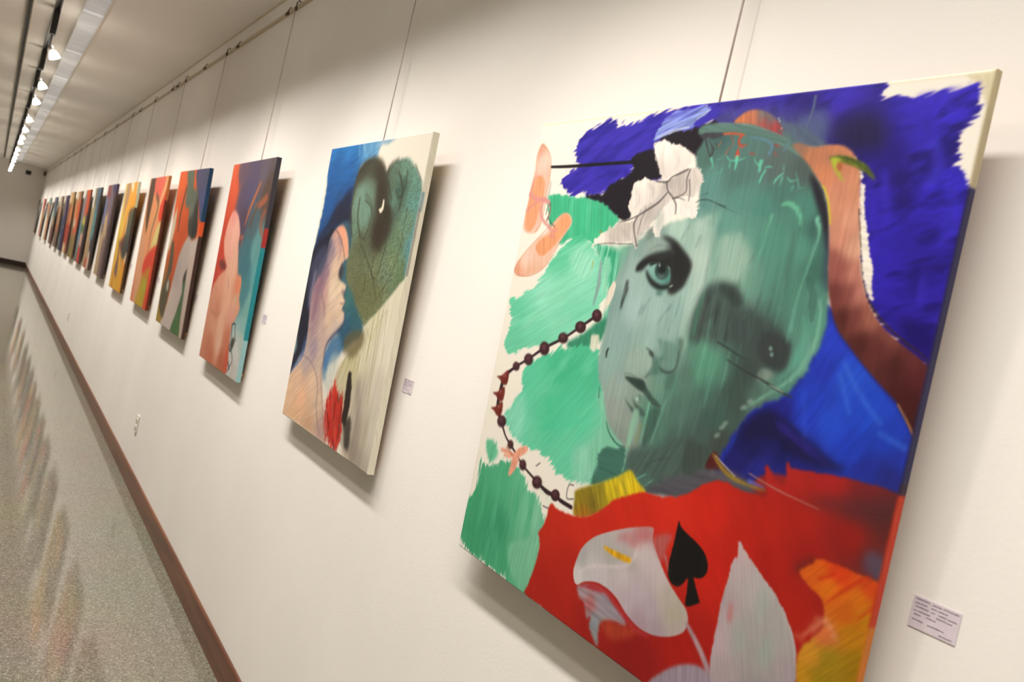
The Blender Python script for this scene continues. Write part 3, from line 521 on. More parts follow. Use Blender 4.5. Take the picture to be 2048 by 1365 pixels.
('F',[(509.6,111.2),(509.2,84.7),(519.1,60.5),(547.6,46.4),(612.5,43.6),(676.5,55.5),(721.7,82.8),(752.4,110.0),(778.5,146.6),(797.4,183.8),(810.1,220.4),(822.0,264.0),(832.2,314.7),(836.6,358.4),(834.0,388.4),(821.2,426.6),(799.9,461.2),(769.9,481.6),(742.0,500.6),(725.1,527.0),(708.4,563.8),(695.2,600.4),(680.0,631.6),(619.7,669.0),(552.4,693.8),(508.8,672.3),(471.4,694.8),(429.1,717.4),(411.9,701.2),(424.8,666.3),(462.5,638.6),(473.3,628.2),(441.1,615.7),(416.5,592.9),(396.8,558.6),(373.9,524.2),(356.3,478.2),(358.9,418.7),(358.5,359.9),(359.6,306.1),(360.8,272.0),(404.9,248.3),(451.8,224.6),(486.1,209.6),(523.2,201.2),(536.7,181.5),(531.6,146.6)],(90,130,118),{'g':[(535,86,(80,112,104)),(551,60,(66,96,96)),(622,80,(84,118,112)),(615,130,(82,116,110)),(692,115,(88,104,102)),(741,124,(78,92,90)),(553,147,(92,138,130)),(547,190,(88,134,128)),(626,171,(88,138,128)),(682,187,(80,134,122)),(714,162,(76,118,108)),(757,185,(78,132,118)),(791,214,(62,98,92)),(605,214,(98,150,138)),(606,256,(140,176,160)),(645,278,(150,180,164)),(627,313,(158,186,172)),(682,300,(122,160,142)),(549,216,(158,186,172)),(502,222,(172,200,186)),(566,276,(176,198,186)),(591,325,(170,194,182)),(430,240,(120,150,142)),(461,256,(140,164,156)),(704,234,(86,146,126)),(735,279,(88,140,122)),(764,246,(92,150,130)),(806,273,(62,100,90)),(770,306,(84,132,114)),(805,318,(88,140,122)),(827,352,(92,150,130)),(795,365,(90,140,122)),(806,408,(94,152,134)),(789,450,(84,132,118)),(823,405,(104,160,142)),(367,310,(142,168,160)),(373,368,(132,162,156)),(403,326,(158,184,176)),(431,380,(164,192,186)),(483,374,(160,190,182)),(532,367,(150,182,174)),(562,346,(160,190,180)),(590,360,(150,182,168)),(530,403,(150,180,170)),(489,437,(152,182,172)),(407,441,(142,172,166)),(391,482,(144,176,166)),(461,479,(148,172,162)),(435,531,(152,172,164)),(484,512,(142,162,152)),(433,570,(152,164,156)),(480,587,(148,160,150)),(475,616,(138,152,144)),(509,461,(130,164,150)),(534,502,(112,150,134)),(525,558,(90,140,120)),(556,577,(80,118,102)),(557,453,(118,152,138)),(557,497,(84,130,112)),(593,411,(92,140,120)),(593,472,(90,122,108)),(592,533,(82,114,102)),(618,459,(86,140,118)),(647,445,(88,146,122)),(598,593,(74,98,90)),(550,642,(74,104,94)),(465,676,(64,110,98)),(442,692,(80,132,118)),(601,645,(74,96,88)),(633,355,(74,92,86)),(671,374,(72,92,88)),(647,403,(84,112,100)),(707,394,(76,96,90)),(650,495,(74,104,94)),(687,470,(66,92,84)),(672,532,(66,92,84)),(715,497,(66,82,76)),(650,571,(72,92,86)),(693,568,(66,76,70)),(745,388,(64,72,70)),(762,416,(66,80,76)),(729,438,(64,72,70)),(756,448,(96,132,118)),(741,483,(84,112,100)),(663,618,(74,84,80))],'gp':1.9,'soft':2.44,'jag':1.95,'tex':0.055,'tf':2.93,'tl':78.19,'ang':1.56,'dry':1.95}),
('F',[(754.2,131.3),(773.7,145.1),(788.7,163.0),(799.1,183.7),(809.5,214.5),(815.7,242.3),(810.6,242.7),(801.7,220.9),(787.3,191.5),(772.9,169.2)],(38,32,42),{'soft':3.21,'a':0.95}),
('F',[(805.9,220.6),(815.3,227.6),(828.3,285.6),(825.5,308.1),(813.0,272.2)],(52,60,84),{'soft':3.93,'a':0.7}),
('S',[(578.0,172.2),(583.2,223.3),(588.7,291.4),(587.2,343.1)],[2.9,2.0,2.0,2.0],(98,124,112),{'soft':1.57,'a':0.55,'dry':1.17,'ang':1.56,'tex':0.1}),
('S',[(699.4,194.2),(696.3,234.1),(690.3,271.4),(684.3,331.9)],[4.4,4.4,3.5,2.7],(112,184,152),{'soft':1.42,'a':0.85,'dry':1.06,'ang':1.55,'tex':0.1}),
('S',[(784.9,199.1),(793.1,221.3),(787.2,266.8),(780.6,317.6),(779.7,369.8)],[8.1,5.7,4.1,3.2,2.4],(118,186,158),{'soft':1.3,'a':0.9,'dry':0.97,'ang':1.55,'tex':0.1}),
('S',[(780.2,208.3),(788.0,221.5),(782.2,274.8),(774.4,321.4)],[2.4,2.4,2.4,1.6],(84,130,112),{'soft':1.3,'a':0.7,'dry':0.98,'ang':1.55,'tex':0.1}),
('S',[(712.8,178.8),(727.3,176.2),(742.2,183.6),(752.7,195.6),(758.0,209.2)],[2.5,7.6,9.3,7.6,2.5],(104,180,146),{'soft':1.35,'a':0.85,'dry':1.01,'ang':1.55,'tex':0.1}),
('S',[(687.6,249.9),(669.4,284.5),(660.4,316.5)],[1.8,2.7,2.7],(84,104,96),{'soft':1.45,'a':0.8,'dry':1.09,'ang':1.56,'tex':0.1}),
('S',[(817.4,316.4),(826.4,345.0),(825.6,382.4),(812.7,420.6),(791.2,449.2),(758.9,476.2),(728.4,502.1)],[3.2,5.7,7.3,8.1,7.3,4.9,3.2],(120,176,152),{'soft':1.3,'a':0.75,'dry':0.97,'ang':1.55,'tex':0.1}),
('S',[(799.4,348.7),(808.6,377.6),(802.5,408.9),(778.8,444.0)],[8.1,13.0,14.6,8.1],(96,160,138),{'soft':1.3,'a':0.6,'dry':0.97,'ang':1.55,'tex':0.1}),
('S',[(718.4,232.9),(721.2,280.1),(719.3,327.8)],[12.1,15.6,8.7],(96,154,134),{'soft':1.39,'a':0.5,'dry':1.04,'ang':1.55,'tex':0.1}),
('S',[(748.9,223.5),(751.9,277.4),(751.2,331.9)],[8.4,10.1,8.4],(74,104,94),{'soft':1.34,'a':0.55,'dry':1.01,'ang':1.55,'tex':0.1}),
('S',[(792.9,289.0),(807.3,317.6),(812.2,347.0)],[11.2,14.4,9.6],(60,88,82),{'soft':1.28,'a':0.5,'dry':0.96,'ang':1.55,'tex':0.1}),
('S',[(668.8,251.9),(669.7,300.8),(674.3,333.0)],[9.1,10.9,7.3],(140,178,160),{'soft':1.45,'a':0.6,'dry':1.09,'ang':1.56,'tex':0.1}),
('S',[(617.5,238.5),(623.7,288.4),(627.9,311.5)],[13.3,17.0,15.2],(164,190,176),{'soft':1.52,'a':0.6,'dry':1.14,'ang':1.56,'tex':0.1}),
('S',[(641.7,228.9),(650.7,269.6),(650.3,306.8)],[9.3,13.0,11.1],(160,188,172),{'soft':1.48,'a':0.55,'dry':1.11,'ang':1.56,'tex':0.1}),
('F',[(586.5,202.6),(652.2,190.7),(721.1,224.9),(713.1,304.6),(687.1,334.8),(592.3,352.9),(593.2,291.0)],(98,150,134),{'soft':1.38,'a':0.32,'dry':2.77,'ang':1.56}),
('F',[(538.1,211.3),(584.8,204.4),(590.8,282.7),(588.2,346.5),(581.3,395.9),(572.9,449.6),(553.7,399.9),(559.8,337.6),(556.7,276.7)],(184,206,194),{'soft':2.99,'a':0.45,'dry':2.99,'ang':1.56}),
('F',[(607.8,239.0),(641.7,228.9),(673.1,267.9),(666.9,306.0),(621.0,310.5)],(168,194,178),{'soft':5.58,'a':0.5,'dry':5.58,'ang':1.56}),
('F',[(682.4,226.8),(726.4,209.0),(793.1,221.3),(816.7,286.7),(809.8,354.8),(759.2,369.7),(700.1,330.0)],(72,124,108),{'soft':8.36,'a':0.3,'dry':6.68,'ang':1.55}),
('F',[(589.7,327.4),(600.2,316.0),(627.0,308.3),(651.4,310.8),(673.7,323.3),(681.6,337.1),(674.2,347.8),(668.8,366.5),(684.9,387.2),(669.5,407.7),(635.9,411.4),(606.0,409.4),(591.6,423.8),(576.7,396.5),(578.5,361.5)],(72,88,82),{'soft':6.6,'jag':1.88,'tex':0.12,'a':0.92,'ang':1.56,'mix':((56,68,66),0.1),'mf':9.42,'ml':37.69}),
('F',[(622.4,315.4),(652.7,315.7),(679.6,337.3),(666.0,348.8),(647.7,336.1),(632.8,329.5)],(54,66,62),{'soft':4.64,'a':0.85}),
('S',[(593.8,333.8),(588.0,362.0),(588.1,403.5)],[3.9,7.8,5.9],(70,128,104),{'soft':2.94,'a':0.7}),
('S',[(605.0,341.1),(601.2,384.4),(601.7,418.7)],[3.9,5.8,3.9],(58,58,60),{'soft':2.91,'a':0.7}),
('F',[(666.6,358.6),(694.5,346.9),(738.9,364.9),(784.7,389.0),(785.6,399.6),(784.5,430.5),(756.9,432.6),(725.8,425.7),(691.7,412.2),(667.6,393.1)],(64,76,74),{'soft':6.91,'a':0.88,'tex':0.1}),
('F',[(732.4,376.9),(782.5,387.8),(784.5,423.6),(764.2,431.3),(733.6,417.9)],(56,62,62),{'soft':3.36,'a':0.9,'jag':0.84}),
('F',[(740.7,437.3),(757.7,435.6),(766.5,440.2),(761.3,449.0),(739.6,454.9)],(128,142,132),{'soft':2.55,'a':0.8}),
('F',[(755.3,401.6),(755.2,403.9),(753.8,405.6),(751.5,405.9),(749.3,404.9),(748.0,402.8),(748.1,400.5),(749.6,398.8),(751.9,398.4),(754.1,399.5)],(120,150,140),{'soft':1.27,'a':0.9}),
('F',[(759.5,410.2),(759.4,412.6),(758.0,414.2),(755.7,414.6),(753.5,413.6),(752.2,411.5),(752.4,409.2),(753.8,407.5),(756.1,407.1),(758.3,408.2)],(120,150,140),{'soft':1.27,'a':0.9}),
('F',[(671.7,415.6),(727.0,430.3),(733.5,468.9),(703.1,491.6),(660.7,492.5),(660.0,450.8)],(62,78,72),{'soft':10.79,'a':0.7}),
('F',[(595.1,419.7),(651.2,419.0),(678.2,439.2),(668.8,482.4),(624.6,483.1),(600.0,453.5)],(92,150,126),{'soft':9.46,'a':0.55,'dry':5.68,'ang':1.56}),
('S',[(620.7,373.1),(621.5,424.0),(618.0,475.9)],[2.4,4.8,1.9],(104,170,140),{'soft':1.53,'a':0.6,'dry':1.34,'ang':1.56,'tex':0.1}),
('S',[(648.9,411.0),(647.8,469.9),(644.5,521.3)],[2.8,5.6,2.3],(100,160,136),{'soft':1.5,'a':0.55,'dry':1.31,'ang':1.56,'tex':0.1}),
('S',[(673.7,415.2),(672.6,465.0),(671.1,498.6)],[1.8,3.7,1.5],(112,172,146),{'soft':1.47,'a':0.5,'dry':1.28,'ang':1.56,'tex':0.1}),
('S',[(693.6,403.8),(692.5,452.9)],[2.2,4.5,1.8],(90,140,120),{'soft':1.44,'a':0.5,'dry':1.26,'ang':1.55,'tex':0.1}),
('S',[(711.1,296.8),(710.0,344.9),(709.0,393.2)],[2.6,5.3,2.1],(70,96,88),{'soft':1.4,'a':0.6,'dry':1.23,'ang':1.55,'tex':0.1}),
('S',[(731.9,294.9),(732.8,342.0),(727.8,374.4)],[1.7,3.4,1.4],(66,84,80),{'soft':1.38,'a':0.6,'dry':1.2,'ang':1.55,'tex':0.1}),
('S',[(750.4,293.1),(751.2,331.9),(750.1,371.1)],[2.5,5.1,2.0],(104,160,138),{'soft':1.35,'a':0.5,'dry':1.18,'ang':1.55,'tex':0.1}),
('S',[(778.2,336.3),(778.9,366.9),(777.6,390.1)],[3.3,6.6,2.6],(104,160,140),{'soft':1.32,'a':0.5,'dry':1.15,'ang':1.55,'tex':0.1}),
('S',[(600.4,479.3),(601.5,548.6),(600.2,610.1)],[2.5,4.9,2.0],(100,136,122),{'soft':1.57,'a':0.5,'dry':1.38,'ang':1.56,'tex':0.1}),
('S',[(635.7,506.3),(634.6,566.3),(635.4,617.6)],[1.9,3.8,1.5],(96,124,114),{'soft':1.53,'a':0.45,'dry':1.34,'ang':1.56,'tex':0.1}),
('S',[(556.7,452.5),(560.0,522.9),(563.3,593.4)],[3.1,6.1,2.4],(104,150,134),{'soft':1.63,'a':0.4,'dry':1.42,'ang':1.56,'tex':0.1}),
('S',[(662.9,500.4),(664.0,558.8)],[1.9,3.7,1.5],(92,116,106),{'soft':1.49,'a':0.4,'dry':1.3,'ang':1.56,'tex':0.1}),
('S',[(690.2,331.2),(688.9,363.8)],[2.7,5.4,2.1],(84,118,106),{'soft':1.43,'a':0.5,'dry':1.25,'ang':1.55,'tex':0.1}),
('S',[(643.9,408.5),(674.2,416.8),(694.7,423.1),(712.2,427.3)],[2.7,2.7,2.7,1.8],(52,64,62),{'soft':0.73,'tex':0}),
('S',[(672.4,433.6),(710.8,444.5),(746.6,451.9),(775.6,460.2),(808.8,467.7)],[1.7,2.6,2.6,4.3,1.7],(52,60,58),{'soft':0.69,'tex':0}),
('S',[(763.4,457.2),(779.3,460.1),(791.2,463.0)],[1.2,2.5,1.2],(160,180,160),{'soft':0.66,'tex':0}),
('F',[(740.1,485.6),(740.6,487.6),(739.0,490.3),(735.8,492.7),(732.4,493.8),(729.9,493.2),(729.4,491.1),(731.0,488.4),(734.2,486.1),(737.6,485.0)],(140,164,150),{'soft':1.73,'a':0.7}),
('F',[(729.4,497.6),(729.9,499.6),(728.2,502.4),(725.1,504.8),(721.5,505.9),(719.0,505.3),(718.5,503.3),(720.2,500.5),(723.4,498.1),(726.9,497.0)],(140,164,150),{'soft':1.75,'a':0.7}),
('F',[(701.3,530.1),(701.8,532.2),(700.1,535.0),(696.8,537.6),(693.2,538.8),(690.6,538.3),(690.1,536.2),(691.8,533.3),(695.1,530.8),(698.8,529.6)],(140,164,150),{'soft':1.8,'a':0.7}),
('F',[(697.1,537.7),(697.6,539.8),(695.9,542.7),(692.6,545.2),(688.9,546.5),(686.3,545.9),(685.8,543.8),(687.5,541.0),(690.9,538.4),(694.5,537.2)],(140,164,150),{'soft':1.81,'a':0.7}),
('F',[(690.6,552.5),(691.1,554.6),(689.4,557.5),(686.0,560.1),(682.3,561.4),(679.7,560.9),(679.2,558.8),(680.9,555.9),(684.3,553.3),(688.0,552.0)],(140,164,150),{'soft':1.82,'a':0.7}),
('F',[(419.3,265.5),(430.9,252.3),(449.4,246.0),(468.0,241.5),(485.4,242.3),(510.0,252.9),(504.1,265.2),(470.2,265.8),(442.2,272.9),(420.0,285.2)],(146,164,156),{'soft':3.73,'a':0.7,'tex':0.05}),
('F',[(462.6,240.0),(485.1,241.5),(506.9,250.6),(523.2,262.3),(539.0,273.0),(550.6,285.5),(551.0,298.8),(547.6,310.8),(544.2,322.9),(533.5,334.1),(519.4,342.5),(506.3,338.8),(507.6,326.6),(505.5,311.4),(499.3,298.2),(489.2,288.7),(470.9,284.9),(451.3,286.4),(438.4,294.5),(431.4,305.8),(416.6,308.8),(412.1,302.9),(417.2,293.5),(433.9,279.7),(456.8,271.0),(480.1,266.0),(496.0,262.3),(488.4,252.5),(471.7,245.7)],(48,50,50),{'soft':3.25,'tex':0.06}),
('F',[(493.1,252.2),(509.1,258.1),(529.5,272.0),(542.8,286.1),(543.0,302.9),(532.8,315.6),(513.5,314.1),(504.0,297.8),(490.1,283.4),(500.4,268.9)],(36,38,38),{'soft':3.57}),
('F',[(480.7,251.2),(500.2,251.8),(522.6,264.0),(540.5,277.9),(547.7,287.4),(546.2,305.9),(539.2,321.7),(523.9,333.5),(509.1,331.6),(500.9,311.8)],(44,46,46),{'soft':5.92,'a':0.6}),
('F',[(442.5,303.0),(448.4,293.7),(462.2,289.1),(484.2,288.2),(497.1,294.9),(504.6,308.0),(505.2,320.0),(495.5,326.5),(477.8,325.1),(457.7,316.5)],(118,162,154),{'soft':1.84,'tex':0.03,'g':[(451,304,(140,182,174)),(459,314,(120,166,156)),(482,322,(112,166,154)),(499,312,(92,150,138)),(503,319,(70,120,110))]}),
('F',[(499.8,301.6),(499.0,311.0),(491.7,317.4),(480.5,318.5),(469.6,313.7),(463.3,304.8),(464.1,295.2),(471.7,288.8),(483.0,287.9),(493.7,292.8)],(54,74,72),{'soft':1.84}),
('F',[(492.4,311.2),(491.3,314.4),(486.6,316.7),(480.1,317.3),(474.2,316.0),(471.3,313.2),(472.5,310.0),(477.2,307.6),(483.8,307.1),(489.6,308.4)],(92,116,110),{'soft':2.86,'a':0.75}),
('F',[(490.8,298.9),(490.3,304.2),(486.0,307.9),(479.5,308.5),(473.2,305.8),(469.6,300.7),(470.1,295.3),(474.5,291.7),(481.1,291.2),(487.3,293.9)],(28,34,34),{'soft':2.45}),
('F',[(447.6,291.1),(461.7,287.4),(486.1,286.3),(500.7,294.6),(496.2,295.9),(482.6,290.9),(462.8,291.1),(449.4,297.1)],(34,38,38),{'soft':1.85}),
('S',[(470.2,286.7),(473.4,295.2)],[1.6,3.7],(176,188,170),{'soft':0.82,'a':0.9}),
('F',[(498.2,295.2),(500.4,297.4),(501.3,299.0),(500.7,299.4),(498.6,298.4),(496.0,296.4),(493.9,294.2),(492.9,292.6),(493.6,292.2),(495.6,293.2)],(140,150,132),{'soft':0.81,'a':0.8}),
('S',[(441.5,306.7),(451.2,318.6),(465.6,327.7),(485.1,333.1),(503.7,329.8),(512.7,326.1)],[3.7,8.2,10.7,11.1,9.4,4.9],(36,46,44),{'soft':2.26}),
('S',[(414.4,306.9),(426.8,295.1),(446.4,287.1),(470.8,284.6),(493.5,286.6)],[5.0,10.5,9.2,8.4,9.2],(36,38,38),{'soft':2.51}),
('F',[(516.7,325.8),(516.7,327.0),(515.0,328.6),(512.4,330.1),(509.7,330.9),(508.0,330.6),(508.0,329.4),(509.7,327.8),(512.4,326.3),(515.1,325.5)],(150,164,154),{'soft':1.0}),
('F',[(495.9,342.0),(495.0,344.9),(491.0,347.1),(485.3,347.8),(480.3,346.6),(477.7,344.0),(478.6,341.0),(482.7,338.8),(488.3,338.2),(493.3,339.4)],(66,104,94),{'soft':3.26,'a':0.8}),
('S',[(436.1,269.8),(457.9,257.8),(483.2,259.7),(505.5,270.3)],[1.2,2.1,1.6,0.8],(100,112,106),{'soft':2.06,'a':0.6}),
('F',[(347.8,262.7),(358.3,260.2),(381.5,264.3),(380.6,279.0),(377.5,295.7),(370.6,309.2),(359.2,317.5),(351.9,303.3),(354.6,284.5)],(96,176,140),{'soft':4.93,'a':0.5}),
('F',[(420.0,233.3),(439.7,221.8),(442.3,239.3),(434.4,246.8),(422.2,249.3)],(96,112,106),{'soft':2.97,'a':0.8}),
('F',[(355.4,332.8),(362.6,335.8),(364.8,346.7),(362.8,365.5),(356.3,381.2),(346.8,378.6),(344.5,361.9),(349.1,344.6)],(238,226,208),{'soft':1.13,'dry':0.91,'ang':1.57}),
('F',[(345.7,374.9),(356.5,377.4),(353.6,390.9),(343.0,394.1),(342.4,382.9)],(232,222,206),{'soft':1.37,'a':0.7,'dry':2.28,'ang':1.57}),
('F',[(303.8,297.7),(310.2,299.1),(314.3,321.5),(318.4,343.9),(315.1,370.9),(311.2,386.7),(307.1,383.3),(308.1,348.8),(304.5,318.6)],(134,160,156),{'soft':1.17,'a':0.9}),
('F',[(313.6,291.2),(329.2,290.1),(342.0,307.8),(340.4,330.5),(335.5,361.1),(327.1,362.0),(322.3,328.4)],(150,218,186),{'soft':1.85,'a':0.8,'dry':1.38,'ang':1.57}),
('F',[(324.7,447.8),(343.6,442.1),(351.2,456.9),(347.4,472.7),(330.5,475.5)],(236,226,206),{'soft':1.39,'a':0.85,'dry':1.85,'ang':1.57}),
('S',[(395.8,328.9),(396.2,343.4),(394.0,367.4),(391.5,386.0)],[5.3,8.8,7.5,1.3],(52,58,56),{'soft':1.54,'a':0.85,'dry':1.76,'ang':1.57}),
('S',[(397.7,330.5),(395.4,345.3),(392.9,363.9)],[0.9,1.3,0.9],(190,200,192),{'soft':0.44,'a':0.6}),
('S',[(281.0,301.3),(282.2,314.7)],[3.8,1.9],(190,160,60),{'soft':1.2,'a':0.7}),
('F',[(289.9,240.3),(289.7,242.3),(288.0,243.7),(285.5,243.8),(283.0,242.7),(281.6,240.7),(281.8,238.7),(283.5,237.3),(286.0,237.2),(288.5,238.4)],(170,140,70),{'soft':1.42,'a':0.7}),
('S',[(466.3,353.7),(453.7,379.9),(440.9,406.6)],[2.9],(106,132,124),{'soft':1.68,'a':0.5,'dry':1.26,'ang':1.56}),
('S',[(522.4,360.9),(508.7,379.8),(495.3,400.7)],[5.2],(106,132,124),{'soft':1.6,'a':0.5,'dry':1.2,'ang':1.56}),
('S',[(540.4,341.8),(538.9,369.0),(527.6,411.4)],[2.4],(106,132,124),{'soft':1.57,'a':0.5,'dry':1.18,'ang':1.56}),
('S',[(450.6,369.7),(437.9,405.3),(428.5,444.5)],[2.1],(106,132,124),{'soft':1.7,'a':0.5,'dry':1.28,'ang':1.56}),
('S',[(558.1,236.8),(552.2,255.4)],[4.6],(106,132,124),{'soft':1.53,'a':0.5,'dry':1.15,'ang':1.56}),
('S',[(525.7,218.3),(512.7,246.0)],[3.2],(106,132,124),{'soft':1.58,'a':0.5,'dry':1.18,'ang':1.56}),
('S',[(592.6,212.3),(590.8,259.5),(588.4,297.1),(587.8,318.5),(567.2,355.4)],[1.1,1.1,1.1,1.1,0.8],(116,140,130),{'soft':0.75,'a':0.5}),
('S',[(409.9,313.0),(412.8,348.9),(413.1,385.1)],[4.3,6.5,6.5],(168,196,190),{'soft':2.6,'a':0.5}),
('S',[(508.5,362.6),(492.4,399.3),(482.8,442.8)],[8.1,12.2,10.2],(166,196,186),{'soft':4.07,'a':0.5}),
('S',[(482.0,445.1),(493.4,449.2),(502.5,455.7),(507.8,464.8),(507.9,474.8),(503.5,487.7),(496.3,497.6)],[2.3,4.2,5.6,4.7,3.3,3.8,3.3],(66,90,84),{'soft':1.41,'a':0.9}),
('F',[(501.6,451.5),(504.7,454.5),(505.4,457.2),(503.4,458.8),(499.4,458.5),(495.0,456.5),(491.8,453.6),(491.1,450.8),(493.2,449.3),(497.2,449.5)],(50,60,56),{'soft':1.41}),
('F',[(506.3,425.1),(526.1,425.9),(545.6,426.7),(558.6,434.3),(567.4,446.4),(567.7,465.7),(559.6,475.0),(544.7,479.8),(532.6,476.2),(522.9,462.1),(523.7,446.1)],(104,142,128),{'soft':3.62,'a':0.75}),
('F',[(556.3,417.2),(570.1,418.9),(571.4,441.8),(568.7,469.3),(565.0,493.4),(559.1,510.2),(549.2,504.4),(551.0,482.5),(566.7,471.7),(566.1,446.6)],(78,106,96),{'soft':3.11,'a':0.7}),
('F',[(506.6,455.0),(516.4,459.3),(520.9,474.4),(528.4,480.9),(509.2,492.6),(501.5,486.1),(509.6,474.5)],(86,116,106),{'soft':2.78,'a':0.7}),
('F',[(451.2,456.4),(484.5,448.7),(502.9,461.7),(505.8,481.2),(486.7,495.0),(457.9,498.5),(438.6,485.6)],(164,184,172),{'soft':7.18,'a':0.5}),
('F',[(510.0,466.4),(521.2,456.4),(533.9,452.2),(529.8,466.8),(538.4,477.0),(519.4,488.6),(507.0,485.0)],(84,122,108),{'soft':3.22,'a':0.8}),
('S',[(523.5,471.9),(534.5,477.8),(547.2,478.9),(558.4,475.2),(565.1,466.1),(565.5,452.5),(564.2,435.3)],[2.2,4.9,5.4,4.0,3.6,3.1,1.8],(66,84,78),{'soft':1.57,'a':0.9}),
('F',[(545.3,464.9),(544.7,469.7),(540.5,473.3),(534.4,474.5),(528.6,472.7),(525.3,468.6),(526.0,463.8),(530.2,460.2),(536.4,459.1),(542.1,460.9)],(120,150,138),{'soft':3.19,'a':0.7}),
('F',[(505.2,471.3),(505.7,478.3),(503.2,483.1),(498.4,484.0),(493.3,480.6),(489.8,474.1),(489.3,467.1),(491.9,462.2),(496.7,461.4),(501.7,464.8)],(168,186,172),{'soft':3.29,'a':0.6}),
('F',[(441.5,506.9),(459.8,504.7),(477.4,503.3),(492.4,504.0),(504.0,513.8),(522.0,526.0),(544.9,536.8),(551.8,541.2),(535.7,543.3),(518.1,536.9),(499.0,525.9),(480.0,521.8),(463.3,516.0)],(66,88,80),{'soft':2.12,'tex':0.06}),
('F',[(445.3,507.2),(472.0,505.0),(496.3,507.3),(500.3,520.6),(485.6,520.6),(466.1,515.4)],(46,58,54),{'soft':2.4,'a':0.7}),
('S',[(437.3,501.4),(452.1,499.2),(470.8,501.1)],[1.5,2.0,1.5],(104,120,114),{'soft':1.22,'a':0.7}),
('F',[(452.0,541.1),(461.3,549.5),(473.6,555.0),(483.0,559.0),(482.3,566.5),(471.1,559.6),(460.5,551.7)],(82,102,94),{'soft':1.45}),
('F',[(471.5,538.0),(477.7,543.8),(488.4,549.6),(504.5,554.0),(513.9,562.0),(508.6,567.6),(495.2,562.3),(483.4,552.7)],(74,96,88),{'soft':1.66}),
('F',[(491.4,538.7),(491.3,541.1),(489.8,543.0),(487.4,543.5),(485.0,542.5),(483.6,540.4),(483.7,538.0),(485.2,536.2),(487.6,535.7),(490.0,536.6)],(170,196,176),{'soft':1.19}),
('F',[(486.0,531.8),(504.3,533.9),(517.9,540.9),(518.1,550.9),(500.1,549.0)],(104,140,124),{'soft':2.11,'a':0.8}),
('S',[(491.9,561.0),(491.0,577.5),(489.8,598.3),(488.4,623.2),(486.6,631.9)],[10.5,18.1,16.7,12.4,10.5],(136,184,158),{'soft':2.39,'a':0.85,'dry':0.95,'ang':1.56}),
('S',[(488.0,631.5),(487.0,648.2),(487.0,673.0)],[11.5,9.6,5.8],(132,186,160),{'soft':1.2,'a':0.9}),
('S',[(519.5,538.6),(519.2,554.7),(519.0,582.8),(517.7,615.4)],[3.3,3.7,2.3,1.9],(120,188,158),{'soft':0.7,'a':0.85}),
('S',[(551.2,539.4),(554.6,522.9),(558.1,514.3)],[0.9,1.1,0.9],(70,84,78),{'soft':0.67,'a':0.8}),
('S',[(556.3,528.4),(551.9,551.0),(547.1,581.8),(542.8,612.7)],[5.0,7.7,6.8,1.8],(110,160,140),{'soft':2.04,'a':0.75}),
('F',[(526.1,549.1),(549.7,543.7),(548.5,567.6),(540.5,597.4),(529.6,618.3),(522.6,614.1),(522.8,585.9)],(62,90,80),{'soft':2.75,'a':0.75}),
('S',[(509.7,581.1),(507.3,602.0),(506.4,618.4)],[4.7,5.6,3.8],(128,140,76),{'soft':2.82,'a':0.5}),
('S',[(417.1,599.6),(430.1,615.5),(446.1,626.1),(462.1,632.3),(482.0,631.9)],[2.0,3.0,4.0,3.5,1.5],(62,108,94),{'soft':1.24,'a':0.9}),
('S',[(480.4,631.5),(488.9,629.6),(509.2,627.8)],[1.0],(170,130,104),{'soft':0.48,'a':0.7}),
('F',[(423.5,651.1),(440.1,642.4),(461.6,640.7),(481.2,634.4),(487.0,673.0),(472.4,685.6),(451.8,700.1),(428.3,717.9),(410.2,723.5),(413.7,703.1),(420.8,683.9),(412.2,671.3)],(66,112,98),{'soft':1.49,'jag':1.49,'jf':7.47,'dry':2.49,'ang':-0.01}),
('F',[(495.5,631.5),(556.9,614.8),(615.8,577.9),(642.5,582.2),(676.9,582.2),(675.1,610.3),(670.9,630.0),(660.7,646.2),(637.6,653.3),(598.6,663.4),(572.0,665.7),(547.6,659.1),(526.6,675.5),(500.3,667.0)],(76,94,88),{'soft':5.22,'tex':0.12,'a':0.85,'ang':1.97}),
('F',[(625.4,575.4),(651.8,579.7),(676.4,580.5),(673.2,603.5),(656.8,632.4),(626.3,632.0),(623.0,602.6)],(64,76,70),{'soft':4.16,'a':0.8}),
('S',[(591.5,620.9),(562.3,633.1),(540.1,653.3)],[1.3,1.8,1.1],(56,66,66),{'soft':1.12,'a':0.6}),
('S',[(380.8,463.0),(378.3,470.9),(379.6,480.3)],[3.1,5.7,3.6],(52,66,62),{'soft':1.03}),
('S',[(378.5,539.7),(382.4,560.5)],[0.8,1.6],(44,56,54),{'soft':0.52}),
('S',[(520.2,683.5),(536.7,670.4),(548.4,661.9)],[1.4,2.3,0.9],(120,190,164),{'soft':0.69}),
('S',[(549.2,683.6),(560.3,673.2),(566.9,667.2)],[1.1,1.8,0.9],(116,180,160),{'soft':0.68}),
('S',[(577.1,664.1),(596.1,664.2),(617.7,665.2)],[1.1,1.3,0.8],(44,76,76),{'soft':0.66}),
('F',[(579.2,40.2),(592.2,27.3),(610.4,20.9),(630.3,22.4),(653.9,30.7),(671.2,43.6),(685.7,59.9),(684.3,67.2),(651.2,56.1),(614.6,45.3)],(196,120,80),{'soft':1.72,'tex':0.12,'g':[(592,36,(200,122,78)),(614,25,(190,112,84)),(635,31,(96,116,118)),(655,37,(92,108,116)),(622,38,(200,110,76)),(644,45,(176,72,66)),(668,56,(170,66,68)),(683,63,(150,64,70))]}),
